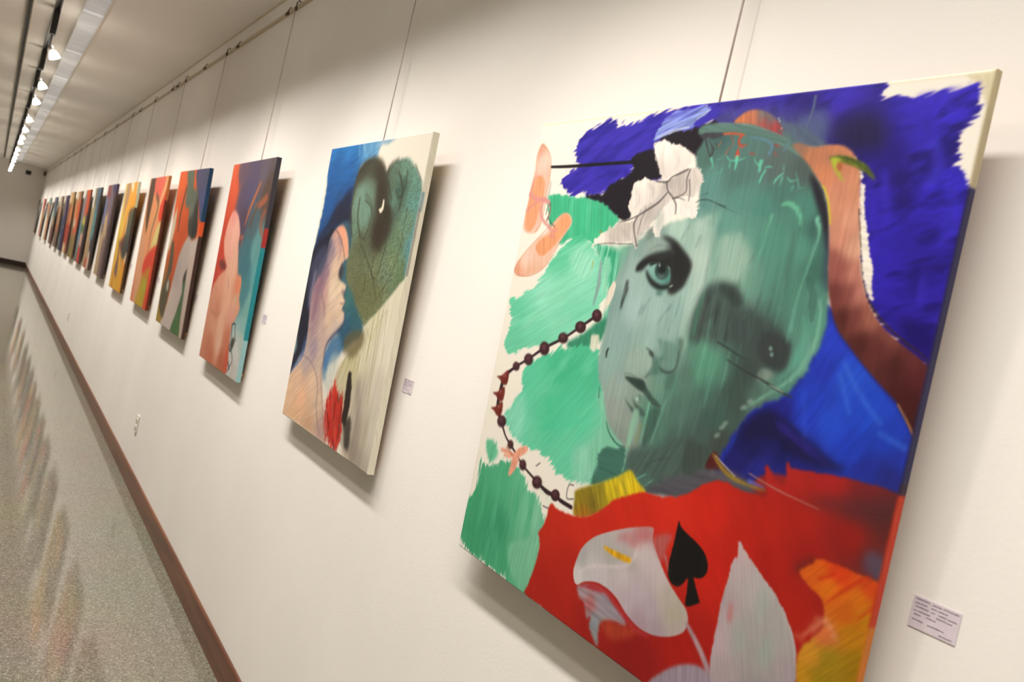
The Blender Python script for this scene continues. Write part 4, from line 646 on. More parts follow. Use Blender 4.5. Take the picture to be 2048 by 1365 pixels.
('F',[(510.9,39.4),(551.3,38.3),(588.7,42.2),(625.2,48.3),(664.3,61.1),(702.1,75.3),(735.4,94.4),(729.0,102.9),(696.4,87.6),(655.2,70.9),(603.2,58.3),(561.2,54.9),(510.3,57.1),(499.5,48.7)],(90,122,114),{'soft':1.53,'tex':0.1,'ang':0.27}),
('S',[(535.1,37.7),(588.7,42.2),(625.2,48.5),(661.6,59.9),(699.6,74.1)],[0.8,0.9,0.9,0.9,0.8],(150,170,160),{'soft':0.44,'a':0.6}),
('F',[(507.4,61.5),(515.0,54.0),(534.3,54.2),(561.6,56.5),(558.0,62.3),(537.4,65.4),(525.7,62.4)],(66,66,72),{'soft':1.18}),
('S',[(520.1,62.1),(528.9,78.8),(541.0,97.6)],[4.8,3.3,2.4],(60,62,66),{'soft':0.71,'a':0.86,'tex':0.12}),
('S',[(529.6,66.6),(537.4,75.1),(543.8,83.5),(543.2,95.6)],[1.4,1.9,6.1,3.8],(64,64,68),{'soft':0.71,'a':0.86,'tex':0.12}),
('S',[(545.1,73.4),(551.6,77.7),(550.6,83.7)],[1.9],(62,66,68),{'soft':0.7,'a':0.86,'tex':0.12}),
('S',[(562.1,58.1),(582.9,58.4),(608.2,62.8)],[4.1,5.0,3.2],(196,92,60),{'soft':0.68,'a':0.86,'tex':0.12}),
('S',[(602.0,63.1),(598.8,71.8),(602.7,78.8),(619.1,80.4)],[5.8,4.9,4.0,1.3],(196,72,52),{'soft':0.67,'a':0.86,'tex':0.12}),
('S',[(601.5,79.7),(610.2,83.9)],[2.7],(200,80,56),{'soft':0.67,'a':0.86,'tex':0.12}),
('S',[(600.6,85.5),(601.9,97.7)],[2.7,9.8],(212,62,48),{'soft':0.67,'a':0.86,'tex':0.12}),
('S',[(579.0,63.0),(587.5,75.2),(579.9,84.8),(575.8,93.6)],[1.8,1.6,1.6,2.7],(186,92,70),{'soft':0.68,'a':0.86,'tex':0.12}),
('S',[(560.1,70.0),(554.9,79.9)],[1.9],(180,100,76),{'soft':0.7,'a':0.86,'tex':0.12}),
('S',[(627.8,94.2),(637.9,95.5)],[3.0],(168,84,66),{'soft':0.65,'a':0.86,'tex':0.12}),
('S',[(675.5,81.7),(684.4,84.9)],[2.9],(170,70,70),{'soft':0.62,'a':0.86,'tex':0.12}),
('S',[(677.6,94.0),(683.7,99.8)],[2.1],(168,72,72),{'soft':0.62,'a':0.86,'tex':0.12}),
('S',[(578.0,96.6),(587.8,104.0),(600.9,105.2),(613.0,103.5),(621.0,100.8)],[1.6,2.2,2.7,2.0,1.1],(98,196,162),{'soft':0.67,'a':0.86,'tex':0.12}),
('S',[(602.1,100.3),(603.2,109.1),(603.0,120.5)],[8.9,5.4,2.7],(98,192,160),{'soft':0.67,'a':0.86,'tex':0.12}),
('S',[(589.7,107.2),(589.2,116.7)],[2.7],(92,184,152),{'soft':0.68,'a':0.86,'tex':0.12}),
('S',[(638.5,102.3),(645.4,110.1),(653.7,114.1),(658.8,106.6)],[1.5,1.9,3.0,1.7],(98,196,162),{'soft':0.64,'a':0.86,'tex':0.12}),
('S',[(654.5,108.4),(655.5,123.6)],[7.2,5.5],(100,196,164),{'soft':0.64,'a':0.86,'tex':0.12}),
('S',[(666.9,123.8),(662.8,133.2),(660.3,141.7)],[4.7,3.8,4.7],(98,192,160),{'soft':0.64,'a':0.86,'tex':0.12}),
('S',[(664.5,119.0),(672.2,117.3),(680.6,118.4)],[1.7,3.4,0.8],(94,186,158),{'soft':0.63,'a':0.86,'tex':0.12}),
('S',[(699.1,115.0),(703.8,124.3),(704.1,116.9)],[1.0],(92,176,150),{'soft':0.61,'a':0.86,'tex':0.12}),
('S',[(704.7,128.0),(693.6,137.2),(689.1,146.1)],[2.1,5.3,1.2],(104,184,158),{'soft':0.62,'a':0.86,'tex':0.12}),
('S',[(704.4,135.4),(701.1,148.3)],[3.7,1.2],(98,182,156),{'soft':0.61,'a':0.86,'tex':0.12}),
('S',[(712.9,135.4),(721.5,141.3),(732.0,139.6)],[1.6,2.4,1.6],(98,188,158),{'soft':0.6,'a':0.86,'tex':0.12}),
('S',[(727.7,126.5),(734.6,141.0),(740.0,153.7)],[1.0,2.0,1.2],(102,186,160),{'soft':0.59,'a':0.86,'tex':0.12}),
('S',[(728.0,149.2),(726.3,155.2)],[2.4],(90,176,150),{'soft':0.6,'a':0.86,'tex':0.12}),
('S',[(741.7,151.9),(748.0,151.5)],[1.2],(92,176,150),{'soft':0.59,'a':0.86,'tex':0.12}),
('S',[(544.3,99.7),(551.8,112.0),(550.4,116.4)],[5.6,2.3,3.3],(98,186,156),{'soft':0.7,'a':0.86,'tex':0.12}),
('S',[(557.1,102.1),(566.1,101.3),(571.4,96.4)],[1.2],(90,170,146),{'soft':0.69,'a':0.86,'tex':0.12}),
('S',[(562.6,126.7),(572.6,124.4),(576.9,113.5)],[1.2,2.8,0.9],(86,164,142),{'soft':0.69,'a':0.86,'tex':0.12}),
('S',[(620.4,66.9),(650.8,72.2),(669.9,82.4),(667.8,96.5)],[1.7,3.4,4.3,5.1],(92,132,156),{'soft':0.64,'a':0.86,'tex':0.12}),
('S',[(702.9,78.2),(695.5,92.7)],[2.9],(90,124,146),{'soft':0.61,'a':0.86,'tex':0.12}),
('S',[(676.3,58.4),(711.3,76.8),(743.6,101.5),(771.9,130.6),(807.6,168.1)],[2.0,6.7,7.1,7.8,8.6],(88,110,118),{'soft':0.59,'a':0.86,'tex':0.12}),
('S',[(725.3,80.1),(729.3,54.1),(734.1,31.1),(733.6,9.6)],[2.4,3.2,4.3,5.1],(86,102,132),{'soft':0.59,'a':0.86,'tex':0.12}),
('S',[(698.7,49.6),(707.7,58.3),(708.9,67.5)],[2.0,2.8,2.0],(84,108,124),{'soft':0.61,'a':0.86,'tex':0.12}),
('S',[(727.4,88.4),(753.1,89.0),(769.6,89.1)],[0.8,1.2,0.8],(130,170,190),{'soft':0.58,'a':0.86,'tex':0.12}),
('F',[(673.8,39.6),(673.7,40.5),(672.9,41.0),(671.8,40.9),(670.7,40.3),(670.1,39.4),(670.2,38.5),(671.0,38.0),(672.2,38.1),(673.2,38.7)],(214,212,196),{'soft':0.63,'a':0.8}),
('F',[(676.8,43.9),(676.7,44.8),(675.9,45.3),(674.7,45.2),(673.6,44.6),(673.1,43.7),(673.2,42.8),(674.0,42.3),(675.1,42.4),(676.2,43.0)],(214,212,196),{'soft':0.62,'a':0.8}),
('F',[(683.6,56.0),(683.5,56.9),(682.7,57.4),(681.6,57.3),(680.5,56.7),(679.9,55.8),(680.0,55.0),(680.8,54.5),(682.0,54.5),(683.0,55.1)],(214,212,196),{'soft':0.62,'a':0.8}),
('S',[(529.2,177.7),(540.2,172.6),(556.6,172.3),(574.0,176.9),(588.3,181.2),(599.0,184.0)],[1.4,2.3,1.9,1.4,2.8,3.3],(50,70,70),{'soft':0.93,'a':0.85}),
('S',[(600.0,185.9),(619.4,191.3),(632.9,194.8)],[1.8,1.1,0.8],(70,96,90),{'soft':1.11,'a':0.6}),
('S',[(535.9,166.9),(553.2,160.2)],[0.9,1.9],(64,86,86),{'soft':0.94,'a':0.7}),
('F',[(560.8,196.9),(560.4,202.9),(556.0,206.7),(549.3,207.0),(542.8,203.5),(539.0,197.6),(539.4,191.5),(543.9,187.7),(550.6,187.6),(557.1,191.1)],(124,164,150),{'soft':4.24,'a':0.6}),
('F',[(596.1,199.9),(595.8,205.7),(591.6,209.5),(585.2,209.7),(578.9,206.3),(575.2,200.5),(575.6,194.6),(579.9,190.9),(586.4,190.7),(592.6,194.2)],(124,164,150),{'soft':4.11,'a':0.6}),
('F',[(588.5,210.1),(588.1,216.0),(583.9,219.8),(577.4,220.1),(571.1,216.7),(567.4,210.9),(567.8,204.9),(572.1,201.1),(578.6,200.9),(584.9,204.4)],(124,164,150),{'soft':4.14,'a':0.6}),
('F',[(711.6,87.1),(721.3,81.3),(750.5,88.6),(779.8,86.7),(800.7,89.0),(818.0,98.4),(831.7,114.8),(841.2,133.7),(848.1,168.1),(862.1,225.0),(874.9,270.5),(893.4,307.6),(920.8,339.1),(953.7,360.2),(985.5,376.4),(1005.2,391.2),(1013.9,417.0),(1015.1,456.0),(1012.1,483.2),(1005.1,482.3),(989.3,462.3),(970.2,441.2),(942.5,422.6),(911.6,400.7),(882.4,377.4),(857.4,355.3),(837.3,321.5),(825.0,285.9),(812.0,227.7),(800.8,183.7),(789.7,160.0),(772.6,140.6),(744.1,112.8)],(150,90,80),{'g':[(724,92,(150,110,90)),(750,105,(186,120,86)),(794,89,(200,128,88)),(778,128,(206,130,92)),(792,109,(182,116,92)),(818,117,(196,128,94)),(837,147,(206,140,104)),(819,154,(206,136,108)),(814,183,(210,142,110)),(842,197,(214,152,124)),(829,227,(204,138,112)),(856,240,(216,160,132)),(823,257,(150,86,76)),(839,270,(150,84,76)),(866,275,(190,124,106)),(842,306,(110,54,50)),(864,304,(134,72,66)),(881,302,(190,124,108)),(862,340,(86,40,36)),(885,337,(120,62,56)),(903,335,(160,98,80)),(897,371,(80,36,34)),(927,373,(100,46,44)),(938,357,(124,68,60)),(955,395,(78,34,34)),(979,378,(96,44,44)),(997,407,(86,34,38)),(984,430,(70,28,28)),(1009,458,(64,26,26)),(1003,479,(74,34,26))],'gp':2.0,'soft':1.48,'tex':0.07,'tf':4.43,'tl':44.31,'ang':1.55}),
('S',[(781.5,148.1),(792.2,163.0),(802.6,187.3),(808.1,205.7)],[2.4,3.2,3.2,2.4],(204,184,40),{'soft':1.2,'a':0.9}),
('S',[(850.0,182.4),(867.1,239.0),(880.5,280.6),(899.5,313.9),(928.3,339.4),(961.9,358.9),(990.2,372.9),(1003.5,389.6)],[2.1,2.1,2.1,2.8,2.8,2.8,2.1,2.1],(60,40,30),{'soft':0.84,'a':0.8}),
('S',[(970.2,441.2),(989.3,462.3),(1003.5,481.4)],[2.7,3.3,2.7],(178,120,50),{'soft':1.0,'a':0.8}),
('F',[(838.5,129.3),(844.1,132.2),(845.3,143.7),(851.1,148.0),(854.4,168.0),(863.8,196.3),(871.3,217.4),(879.5,238.2),(890.8,265.5),(895.2,289.8),(903.2,310.0),(891.7,300.7),(878.5,272.3),(863.7,224.9),(848.9,168.1)],(242,232,218),{'soft':0.89,'jag':1.11,'dry':0.74,'ang':0.13}),
('F',[(781.7,107.7),(793.4,103.6),(806.1,103.9),(828.2,110.4),(849.2,120.9),(865.0,140.9),(843.0,127.9),(821.4,118.9)],(94,108,36),{'soft':1.54,'tex':0.15}),
('S',[(794.7,105.1),(824.5,111.7),(860.2,133.8)],[1.5,3.8,0.8],(60,70,30),{'soft':1.15,'a':0.7}),
('F',[(785.1,107.8),(798.4,106.6),(803.3,112.7),(796.7,119.9),(808.5,133.4),(816.0,143.7),(805.8,136.3),(794.4,124.3)],(166,174,56),{'soft':1.58}),
('F',[(808.5,120.1),(808.5,124.0),(806.6,126.4),(803.5,126.3),(800.3,123.9),(798.4,119.9),(798.4,116.0),(800.3,113.7),(803.4,113.7),(806.6,116.2)],(176,104,56),{'soft':1.58}),
('F',[(665.1,625.9),(723.7,604.4),(767.1,615.4),(712.8,640.5),(662.5,656.4)],(98,78,98),{'soft':5.39,'a':0.8}),
('F',[(686.1,583.1),(707.0,597.0),(726.7,607.6),(704.1,609.4),(674.8,613.0)],(84,34,34),{'soft':1.81}),
('F',[(551.4,690.5),(613.7,648.2),(676.5,619.2),(735.9,611.4),(787.0,617.1),(753.8,639.6),(657.7,679.2)],(84,82,90),{'soft':5.5,'dry':3.67,'ang':-0.07}),
('F',[(407.9,726.9),(440.1,710.1),(480.1,686.5),(507.3,667.2),(530.1,680.7),(555.8,696.4),(510.0,729.6),(450.5,766.5),(412.6,789.2),(379.9,794.5),(372.7,762.8),(371.2,748.3)],(190,170,34),{'soft':2.82,'tex':0.16,'tf':4.5,'tl':33.78,'ang':1.01,'g':[(387,758,(148,130,34)),(418,758,(128,112,36)),(437,723,(150,136,40)),(463,714,(212,186,34)),(503,681,(214,190,40)),(528,699,(220,186,30)),(410,780,(170,110,30))]}),
('S',[(482.7,685.8),(505.5,705.9),(506.9,719.4)],[3.3,4.3,3.3],(130,120,50),{'soft':2.17,'a':0.6}),
('F',[(293.6,847.0),(297.9,828.7),(304.3,796.4),(329.1,799.5),(374.1,796.5),(414.8,786.5),(453.6,757.8),(480.1,731.9),(520.2,709.6),(552.4,693.8),(600.4,685.7),(645.2,667.8),(670.9,646.1),(693.0,631.0),(714.2,622.8),(746.0,626.0),(779.5,625.0),(800.6,618.3),(788.9,581.4),(795.1,576.4),(814.4,593.1),(828.8,592.5),(823.8,559.8),(833.2,568.4),(846.7,566.0),(895.3,557.6),(935.6,554.0),(971.1,552.2),(999.6,552.1),(1021.2,550.5),(1025.1,578.3),(1014.3,642.3),(1012.0,676.9),(1027.0,724.2),(1022.2,821.3),(1028.3,1024.1),(971.8,1049.2),(774.5,1011.7),(636.4,1015.2),(484.7,1013.0),(396.9,1002.9),(327.1,997.0),(280.2,996.1),(285.8,970.3),(295.1,924.2),(295.0,882.2),(282.2,865.8)],(196,42,26),{'jag':1.35,'soft':1.44,'tex':0.03,'tf':9.03,'tl':45.13,'ang':0.8,'g':[(332,838,(196,44,26)),(404,812,(204,46,28)),(515,745,(208,44,28)),(630,706,(214,46,30)),(382,890,(184,38,26)),(338,959,(176,34,24)),(504,937,(158,30,24)),(599,976,(146,26,24)),(705,689,(206,40,26)),(738,767,(200,36,24)),(774,713,(190,36,24)),(819,665,(184,36,26)),(864,634,(172,34,26)),(832,714,(176,32,24)),(894,682,(160,32,26)),(946,634,(150,32,26)),(832,576,(176,38,34)),(899,571,(170,36,34)),(960,566,(120,38,40)),(1003,566,(100,40,44)),(997,601,(96,40,36)),(982,655,(120,36,32)),(998,662,(84,56,66)),(882,769,(176,34,22)),(882,836,(170,30,24)),(721,899,(172,30,24))]}),
('F',[(860.3,605.2),(933.1,581.6),(1002.9,565.8),(990.8,603.7),(955.3,609.3),(892.0,609.5)],(76,44,48),{'soft':8.49,'a':0.6,'dry':4.25,'ang':-0.14}),
('F',[(974.3,640.6),(999.9,641.1),(1002.6,667.2),(972.9,665.4)],(84,84,108),{'soft':5.4,'a':0.7,'dry':2.03,'ang':0.11}),
('F',[(868.9,705.3),(893.5,680.8),(910.3,681.6),(891.3,705.2)],(96,40,34),{'soft':6.02,'a':0.6}),
('S',[(762.2,597.1),(821.5,606.2),(892.3,610.9)],[2.4,2.4,1.2],(176,130,120),{'soft':1.2,'a':0.8}),
('S',[(685.3,588.3),(709.1,604.6),(732.1,612.5),(757.0,614.6),(795.6,613.6)],[3.5,7.0,7.9,5.2,2.6],(150,124,50),{'soft':1.31}),
('S',[(690.8,588.4),(711.8,598.9),(737.4,609.3)],[1.3,2.7,1.3],(214,206,190),{'soft':0.89,'a':0.8}),
('S',[(765.3,608.9),(794.4,609.3)],[6.7,2.5],(100,110,190),{'soft':1.67,'a':0.8}),
('F',[(882.9,705.7),(897.4,689.6),(912.0,675.1),(956.0,673.6),(1001.5,671.7),(1021.3,671.6),(1031.8,715.3),(1028.5,817.9),(1040.9,1015.3),(940.0,1056.4),(922.1,889.8),(910.1,837.1),(909.3,807.9),(932.6,769.2),(934.8,752.3),(925.3,727.6),(904.9,718.8)],(206,120,24),{'jag':1.07,'soft':1.42,'tex':0.08,'tf':2.84,'tl':42.6,'ang':2.24,'g':[(907,699,(212,92,26)),(943,684,(214,62,22)),(934,710,(220,110,24)),(989,686,(208,70,24)),(979,705,(216,112,24)),(963,733,(206,96,24)),(998,724,(196,130,20)),(976,755,(190,124,20)),(941,771,(212,110,60)),(926,807,(206,140,40)),(956,799,(160,130,24)),(992,789,(158,118,16)),(949,832,(158,128,20)),(1008,884,(146,108,18)),(929,850,(200,140,30))],'gp':2}),
('S',[(931.3,732.2),(961.2,694.6),(985.3,670.8)],[2.1,4.9,2.8],(196,44,20),{'soft':1.75,'a':0.7}),
('S',[(981.6,731.2),(1001.1,705.3)],[2.0,5.4],(196,44,20),{'soft':1.69,'a':0.7}),
('S',[(915.7,702.7),(936.0,687.2)],[4.4],(196,44,20),{'soft':1.81,'a':0.7}),
('S',[(902.9,796.2),(920.9,771.6),(936.3,751.6),(958.4,770.0)],[5.8,11.6,10.2,4.4],(222,150,110),{'soft':2.91,'a':0.6,'dry':2.91,'ang':2.13}),
('F',[(433.3,915.9),(464.8,899.9),(499.3,893.2),(535.2,906.2),(569.7,918.7),(573.4,930.8),(540.8,935.5),(513.7,952.5),(512.9,972.8),(518.0,993.3),(507.3,991.7),(486.0,971.0),(483.5,953.8),(473.9,961.0),(460.6,938.6),(441.7,932.1)],(152,150,158),{'soft':2.2,'tex':0.14,'dry':1.1,'ang':0.0,'g':[(455,917,(170,150,156)),(475,932,(176,96,96)),(498,913,(160,150,160)),(497,956,(140,150,156)),(536,920,(150,140,150)),(513,982,(144,140,140))]}),
('F',[(511.5,954.5),(534.7,938.2),(572.9,929.1),(610.2,922.8),(579.6,950.8),(543.9,967.7)],(176,66,40),{'soft':5.25,'a':0.8}),
('F',[(421.2,912.1),(412.4,894.7),(414.9,868.9),(423.8,843.2),(448.7,814.4),(488.2,789.1),(536.0,764.5),(582.7,746.2),(593.3,747.8),(595.4,763.1),(609.2,780.2),(630.0,800.9),(653.6,819.7),(680.1,834.4),(699.3,845.3),(707.1,860.8),(703.2,878.7),(687.0,894.0),(661.5,907.7),(633.5,916.4),(602.2,917.5),(570.2,909.3),(540.6,894.5),(511.9,887.9),(482.0,888.9),(449.8,900.3),(432.6,913.7)],(196,182,186),{'soft':1.04,'tex':0.03,'tf':4.15,'g':[(426,899,(212,206,204)),(429,859,(176,172,172)),(467,815,(184,178,176)),(516,788,(190,178,178)),(573,758,(190,130,130)),(453,864,(196,192,190)),(507,828,(176,172,166)),(554,824,(178,170,166)),(485,870,(204,192,196)),(547,845,(204,190,194)),(579,796,(208,194,194)),(601,806,(206,190,192)),(590,855,(194,178,184)),(630,821,(200,184,184)),(560,886,(190,172,180)),(622,877,(184,168,176)),(655,845,(188,176,164)),(677,861,(178,170,150)),(698,873,(186,170,164)),(642,904,(172,152,160)),(605,907,(176,150,160))]}),
('F',[(501.4,797.5),(526.8,778.9),(584.2,751.0),(592.0,764.4),(573.1,778.1),(559.8,799.0),(544.1,791.1)],(192,112,112),{'soft':5.22,'a':0.6,'dry':4.17,'ang':1.17}),
('F',[(595.4,763.1),(611.5,783.8),(627.1,791.0),(631.1,763.2),(637.3,743.4),(619.8,745.4)],(176,110,112),{'soft':3.94,'a':0.7}),
('S',[(426.3,894.1),(454.9,868.9),(506.7,848.4),(543.2,832.1),(560.7,810.6),(565.5,783.2)],[3.3,5.4,5.4,5.4,5.4,2.7],(220,208,210),{'soft':2.72,'a':0.8}),
('S',[(482.3,820.8),(505.5,822.0),(532.9,820.8),(551.2,818.8)],[4.3,9.7,10.8,9.7],(224,164,26),{'soft':1.35,'tex':0.2}),
('S',[(464.9,900.3),(507.0,894.7),(553.5,909.8),(590.8,922.8),(629.2,922.9)],[7.4,9.5,10.6,9.5,5.3],(186,56,60),{'soft':2.64,'a':0.75}),
('S',[(438.5,912.8),(473.0,902.3),(500.9,898.2)],[2.8,9.0,5.6],(176,40,44),{'soft':2.25,'a':0.8}),
('S',[(706.2,865.5),(731.7,883.0),(756.6,904.0),(779.5,929.2)],[7.1,9.8,10.7,12.4],(170,140,146),{'soft':1.33}),
('F',[(651.2,996.3),(672.5,965.5),(700.0,938.7),(728.9,921.2),(754.2,914.3),(769.6,920.1),(781.7,944.4),(720.9,1010.8),(657.3,1037.2)],(158,142,156),{'soft':2.29,'tex':0.1}),
('F',[(643.8,715.0),(651.6,721.8),(667.9,728.0),(692.5,735.1),(710.5,744.3),(721.5,758.4),(722.9,772.8),(714.2,784.6),(701.1,789.1),(698.7,788.4),(709.6,805.0),(721.0,820.2),(719.9,824.0),(696.3,838.9),(692.1,816.5),(688.9,797.5),(686.5,796.8),(679.7,808.9),(669.4,817.5),(655.0,816.5),(644.2,804.0),(642.2,780.8),(643.8,745.4)],(24,21,20),{'soft':0.56,'tex':0.08,'s':1}),
('S',[(631.4,780.6),(644.7,801.6)],[4.9,1.9],(160,150,150),{'soft':1.46,'a':0.7}),
('F',[(771.0,701.4),(782.3,709.9),(798.1,719.7),(822.6,734.3),(848.3,748.9),(871.2,767.5),(890.5,788.9),(904.3,812.2),(911.9,838.1),(914.2,866.6),(906.0,908.4),(851.7,961.9),(793.0,946.8),(769.3,914.3),(764.0,880.2),(763.0,835.6),(763.2,798.9),(765.4,769.6),(765.7,741.2),(771.0,727.0),(774.6,732.9)],(180,168,166),{'soft':1.23,'tex':0.045,'tf':2.46,'tl':32.76,'ang':1.22,'dry':0.82,'g':[(774,714,(196,172,174)),(779,748,(190,172,174)),(777,797,(180,160,164)),(774,859,(190,168,174)),(799,768,(182,172,170)),(825,757,(186,176,174)),(822,817,(172,166,162)),(851,784,(174,168,164)),(848,843,(166,164,158)),(876,811,(172,166,162)),(797,905,(176,160,164)),(894,847,(170,156,160)),(854,899,(160,152,154))]}),
('S',[(781.6,799.0),(783.9,822.1)],[6.0,7.7],(196,90,84),{'soft':3.4,'a':0.6}),
('S',[(869.2,768.4),(896.3,801.1),(907.9,832.7)],[1.9,3.0,2.3],(200,184,186),{'soft':1.52,'a':0.7}),
('F',[(844.9,773.3),(843.3,789.2),(838.4,800.1),(832.0,801.9),(826.6,793.6),(824.3,778.6),(826.0,762.5),(831.0,751.6),(837.3,750.1),(842.6,758.4)],(150,176,164),{'soft':8.06,'a':0.4}),
('F',[(815.7,841.2),(814.0,857.6),(808.9,869.0),(802.2,871.1),(796.6,862.9),(794.2,847.6),(796.0,831.0),(801.2,819.6),(807.9,817.7),(813.4,826.0)],(150,176,164),{'soft':8.35,'a':0.4}),
('F',[(869.3,830.9),(867.8,846.7),(863.0,857.7),(856.8,859.7),(851.6,851.8),(849.4,837.0),(851.0,821.0),(855.8,810.0),(862.0,808.3),(867.1,816.3)],(150,176,164),{'soft':7.9,'a':0.4}),
('F',[(389.6,73.1),(395.0,64.1),(415.5,60.3),(439.4,66.1),(466.3,74.9),(486.8,85.6),(497.9,98.8),(493.8,110.0),(476.8,120.4),(452.5,129.7),(437.2,137.8),(424.0,127.5),(412.5,107.6)],(242,232,222),{'soft':0.93,'jag':3.7,'jf':7.41,'tex':0.04,'g':[(425,72,(248,240,230)),(473,90,(244,234,224)),(435,128,(226,214,206)),(469,113,(232,222,214))]}),
('F',[(447.7,141.4),(462.9,127.9),(486.5,117.5),(505.5,111.0),(521.0,115.4),(532.8,132.3),(533.1,150.9),(526.2,165.8),(504.7,171.8),(481.1,172.1),(461.0,158.8)],(222,212,203),{'soft':0.89,'jag':3.56,'jf':8.01,'tex':0.06,'g':[(466,139,(186,176,170)),(489,143,(196,186,178)),(516,128,(226,216,206)),(523,155,(222,212,204)),(489,162,(206,194,188))]}),
('F',[(355.1,188.2),(355.0,167.7),(354.9,151.3),(367.6,133.4),(397.2,133.6),(433.4,140.1),(454.1,150.3),(434.0,170.8),(402.8,191.2),(376.4,206.1),(363.7,200.3)],(240,230,220),{'soft':0.97,'jag':3.89,'jf':9.72,'tex':0.05,'g':[(377,143,(244,236,226)),(414,151,(226,216,206)),(374,176,(240,230,220)),(404,175,(226,216,208)),(442,151,(196,186,180))]}),
('F',[(378.2,212.1),(394.6,193.4),(422.7,170.9),(455.7,155.7),(469.8,170.3),(459.1,189.9),(432.7,214.2),(414.7,230.8),(404.4,251.4),(401.5,265.2),(388.3,257.1),(368.7,256.6),(344.7,259.7),(320.9,265.3),(287.9,264.7),(268.0,270.2),(277.8,254.1),(296.1,238.3),(321.8,226.6),(356.0,215.3)],(216,206,196),{'soft':0.99,'jag':4.45,'jf':9.88,'tex':0.06,'g':[(286,258,(240,230,218)),(333,243,(200,190,180)),(366,229,(196,184,176)),(378,249,(214,204,196)),(403,231,(206,196,190)),(417,199,(190,182,176)),(444,175,(210,200,194))]}),
('F',[(466.6,174.2),(490.6,168.1),(517.6,171.6),(536.0,182.5),(538.2,201.0),(524.7,205.2),(507.5,199.3),(483.2,197.7),(464.8,209.1),(458.4,224.9),(457.0,239.0),(444.4,238.1),(436.3,229.8),(437.2,214.0),(448.7,192.1)],(242,233,224),{'soft':0.91,'jag':4.53,'jf':9.96,'tex':0.04}),
('S',[(419.0,72.2),(421.5,99.9),(436.4,127.6)],[1.9,4.7,1.9],(168,158,150),{'soft':3.3,'a':0.55,'tex':0.1}),
('S',[(449.3,81.2),(465.8,101.0),(460.6,120.1)],[1.5,3.7,1.5],(168,158,150),{'soft':3.21,'a':0.55,'tex':0.1}),
('S',[(367.0,151.3),(380.3,175.5),(373.3,191.9)],[2.0,4.9,2.0],(168,158,150),{'soft':3.45,'a':0.55,'tex':0.1}),
('S',[(394.2,143.2),(415.2,155.1),(414.2,171.0)],[2.3,5.8,2.3],(168,158,150),{'soft':3.36,'a':0.55,'tex':0.1}),
('S',[(475.9,135.7),(486.7,154.8),(479.4,166.4)],[2.5,6.3,2.5],(168,158,150),{'soft':3.16,'a':0.55,'tex':0.1}),
('S',[(508.3,120.8),(521.3,139.7),(519.0,158.4)],[1.8,4.4,1.8],(168,158,150),{'soft':3.07,'a':0.55,'tex':0.1}),
('S',[(423.4,182.8),(413.3,206.9),(406.0,231.2)],[2.7,6.7,2.7],(168,158,150),{'soft':3.35,'a':0.55,'tex':0.1}),
('S',[(341.8,229.9),(364.0,241.3),(379.7,252.7)],[2.8,7.0,2.8],(168,158,150),{'soft':3.5,'a':0.55,'tex':0.1}),
('S',[(307.8,244.1),(329.5,251.4)],[2.9,7.2,2.9],(168,158,150),{'soft':3.62,'a':0.55,'tex':0.1}),
('S',[(455.9,197.7),(447.8,217.5),(446.9,233.3)],[1.5,3.7,1.5],(168,158,150),{'soft':3.25,'a':0.55,'tex':0.1}),
('S',[(503.8,177.4),(517.3,188.5)],[1.8,4.4,1.8],(168,158,150),{'soft':3.09,'a':0.55,'tex':0.1}),
('S',[(452.3,166.7),(447.0,186.2)],[2.6,6.5,2.6],(168,158,150),{'soft':3.25,'a':0.55,'tex':0.1}),
('S',[(494.4,117.6),(477.9,124.2),(458.3,130.9),(445.7,140.2),(417.1,138.5)],[3.7,3.2,3.2,4.1,2.3],(84,76,76),{'soft':0.92,'a':0.85,'tex':0.1}),
('S',[(445.7,140.2),(453.5,155.7),(469.2,168.4),(481.7,181.7),(485.6,198.8)],[3.7,3.2,2.7,3.2,2.3],(84,76,76),{'soft':0.91,'a':0.85,'tex':0.1}),
('S',[(453.6,159.6),(436.1,177.8),(409.2,193.1),(386.1,204.5),(361.6,213.5),(338.3,218.5)],[2.9,3.9,3.9,2.9,2.9,1.5],(84,76,76),{'soft':0.97,'a':0.85,'tex':0.1}),
('S',[(499.6,117.7),(496.0,135.8),(499.4,158.6),(475.2,170.2)],[2.7,2.7,2.2,2.7],(84,76,76),{'soft':0.89,'a':0.85,'tex':0.1}),
('S',[(502.2,135.9),(509.8,158.5),(511.4,175.1)],[2.2,2.2,1.8],(84,76,76),{'soft':0.88,'a':0.85,'tex':0.1}),
('S',[(386.5,205.7),(380.7,220.1),(387.9,240.1),(400.6,262.1)],[2.9,3.9,2.9,3.9],(84,76,76),{'soft':0.98,'a':0.85,'tex':0.1}),
('S',[(469.8,170.3),(485.6,169.3),(502.7,173.7)],[2.7,1.8,0.9],(84,76,76),{'soft':0.9,'a':0.85,'tex':0.1}),
('S',[(390.2,71.1),(401.7,61.6),(415.5,60.3)],[1.4,1.4,1.0],(84,76,76),{'soft':0.96,'a':0.85,'tex':0.1}),
('S',[(388.8,74.2),(407.2,99.5),(422.9,123.5)],[1.4,1.9,1.4],(84,76,76),{'soft':0.96,'a':0.85,'tex':0.1}),
('S',[(281.8,266.8),(313.3,261.5),(351.4,260.9),(387.6,258.8)],[1.5,1.5,1.5,1.5],(84,76,76),{'soft':1.02,'a':0.85,'tex':0.1}),
('S',[(405.7,191.1),(398.3,215.4),(396.8,239.7)],[1.5,1.9,1.5],(84,76,76),{'soft':0.97,'a':0.85,'tex':0.1}),
('F',[(397.4,251.8),(414.7,230.8),(454.5,240.0),(432.7,214.2),(448.1,190.1),(460.5,213.2),(462.9,240.3),(432.1,269.7),(409.2,271.2)],(150,170,160),{'soft':4.71,'a':0.35}),
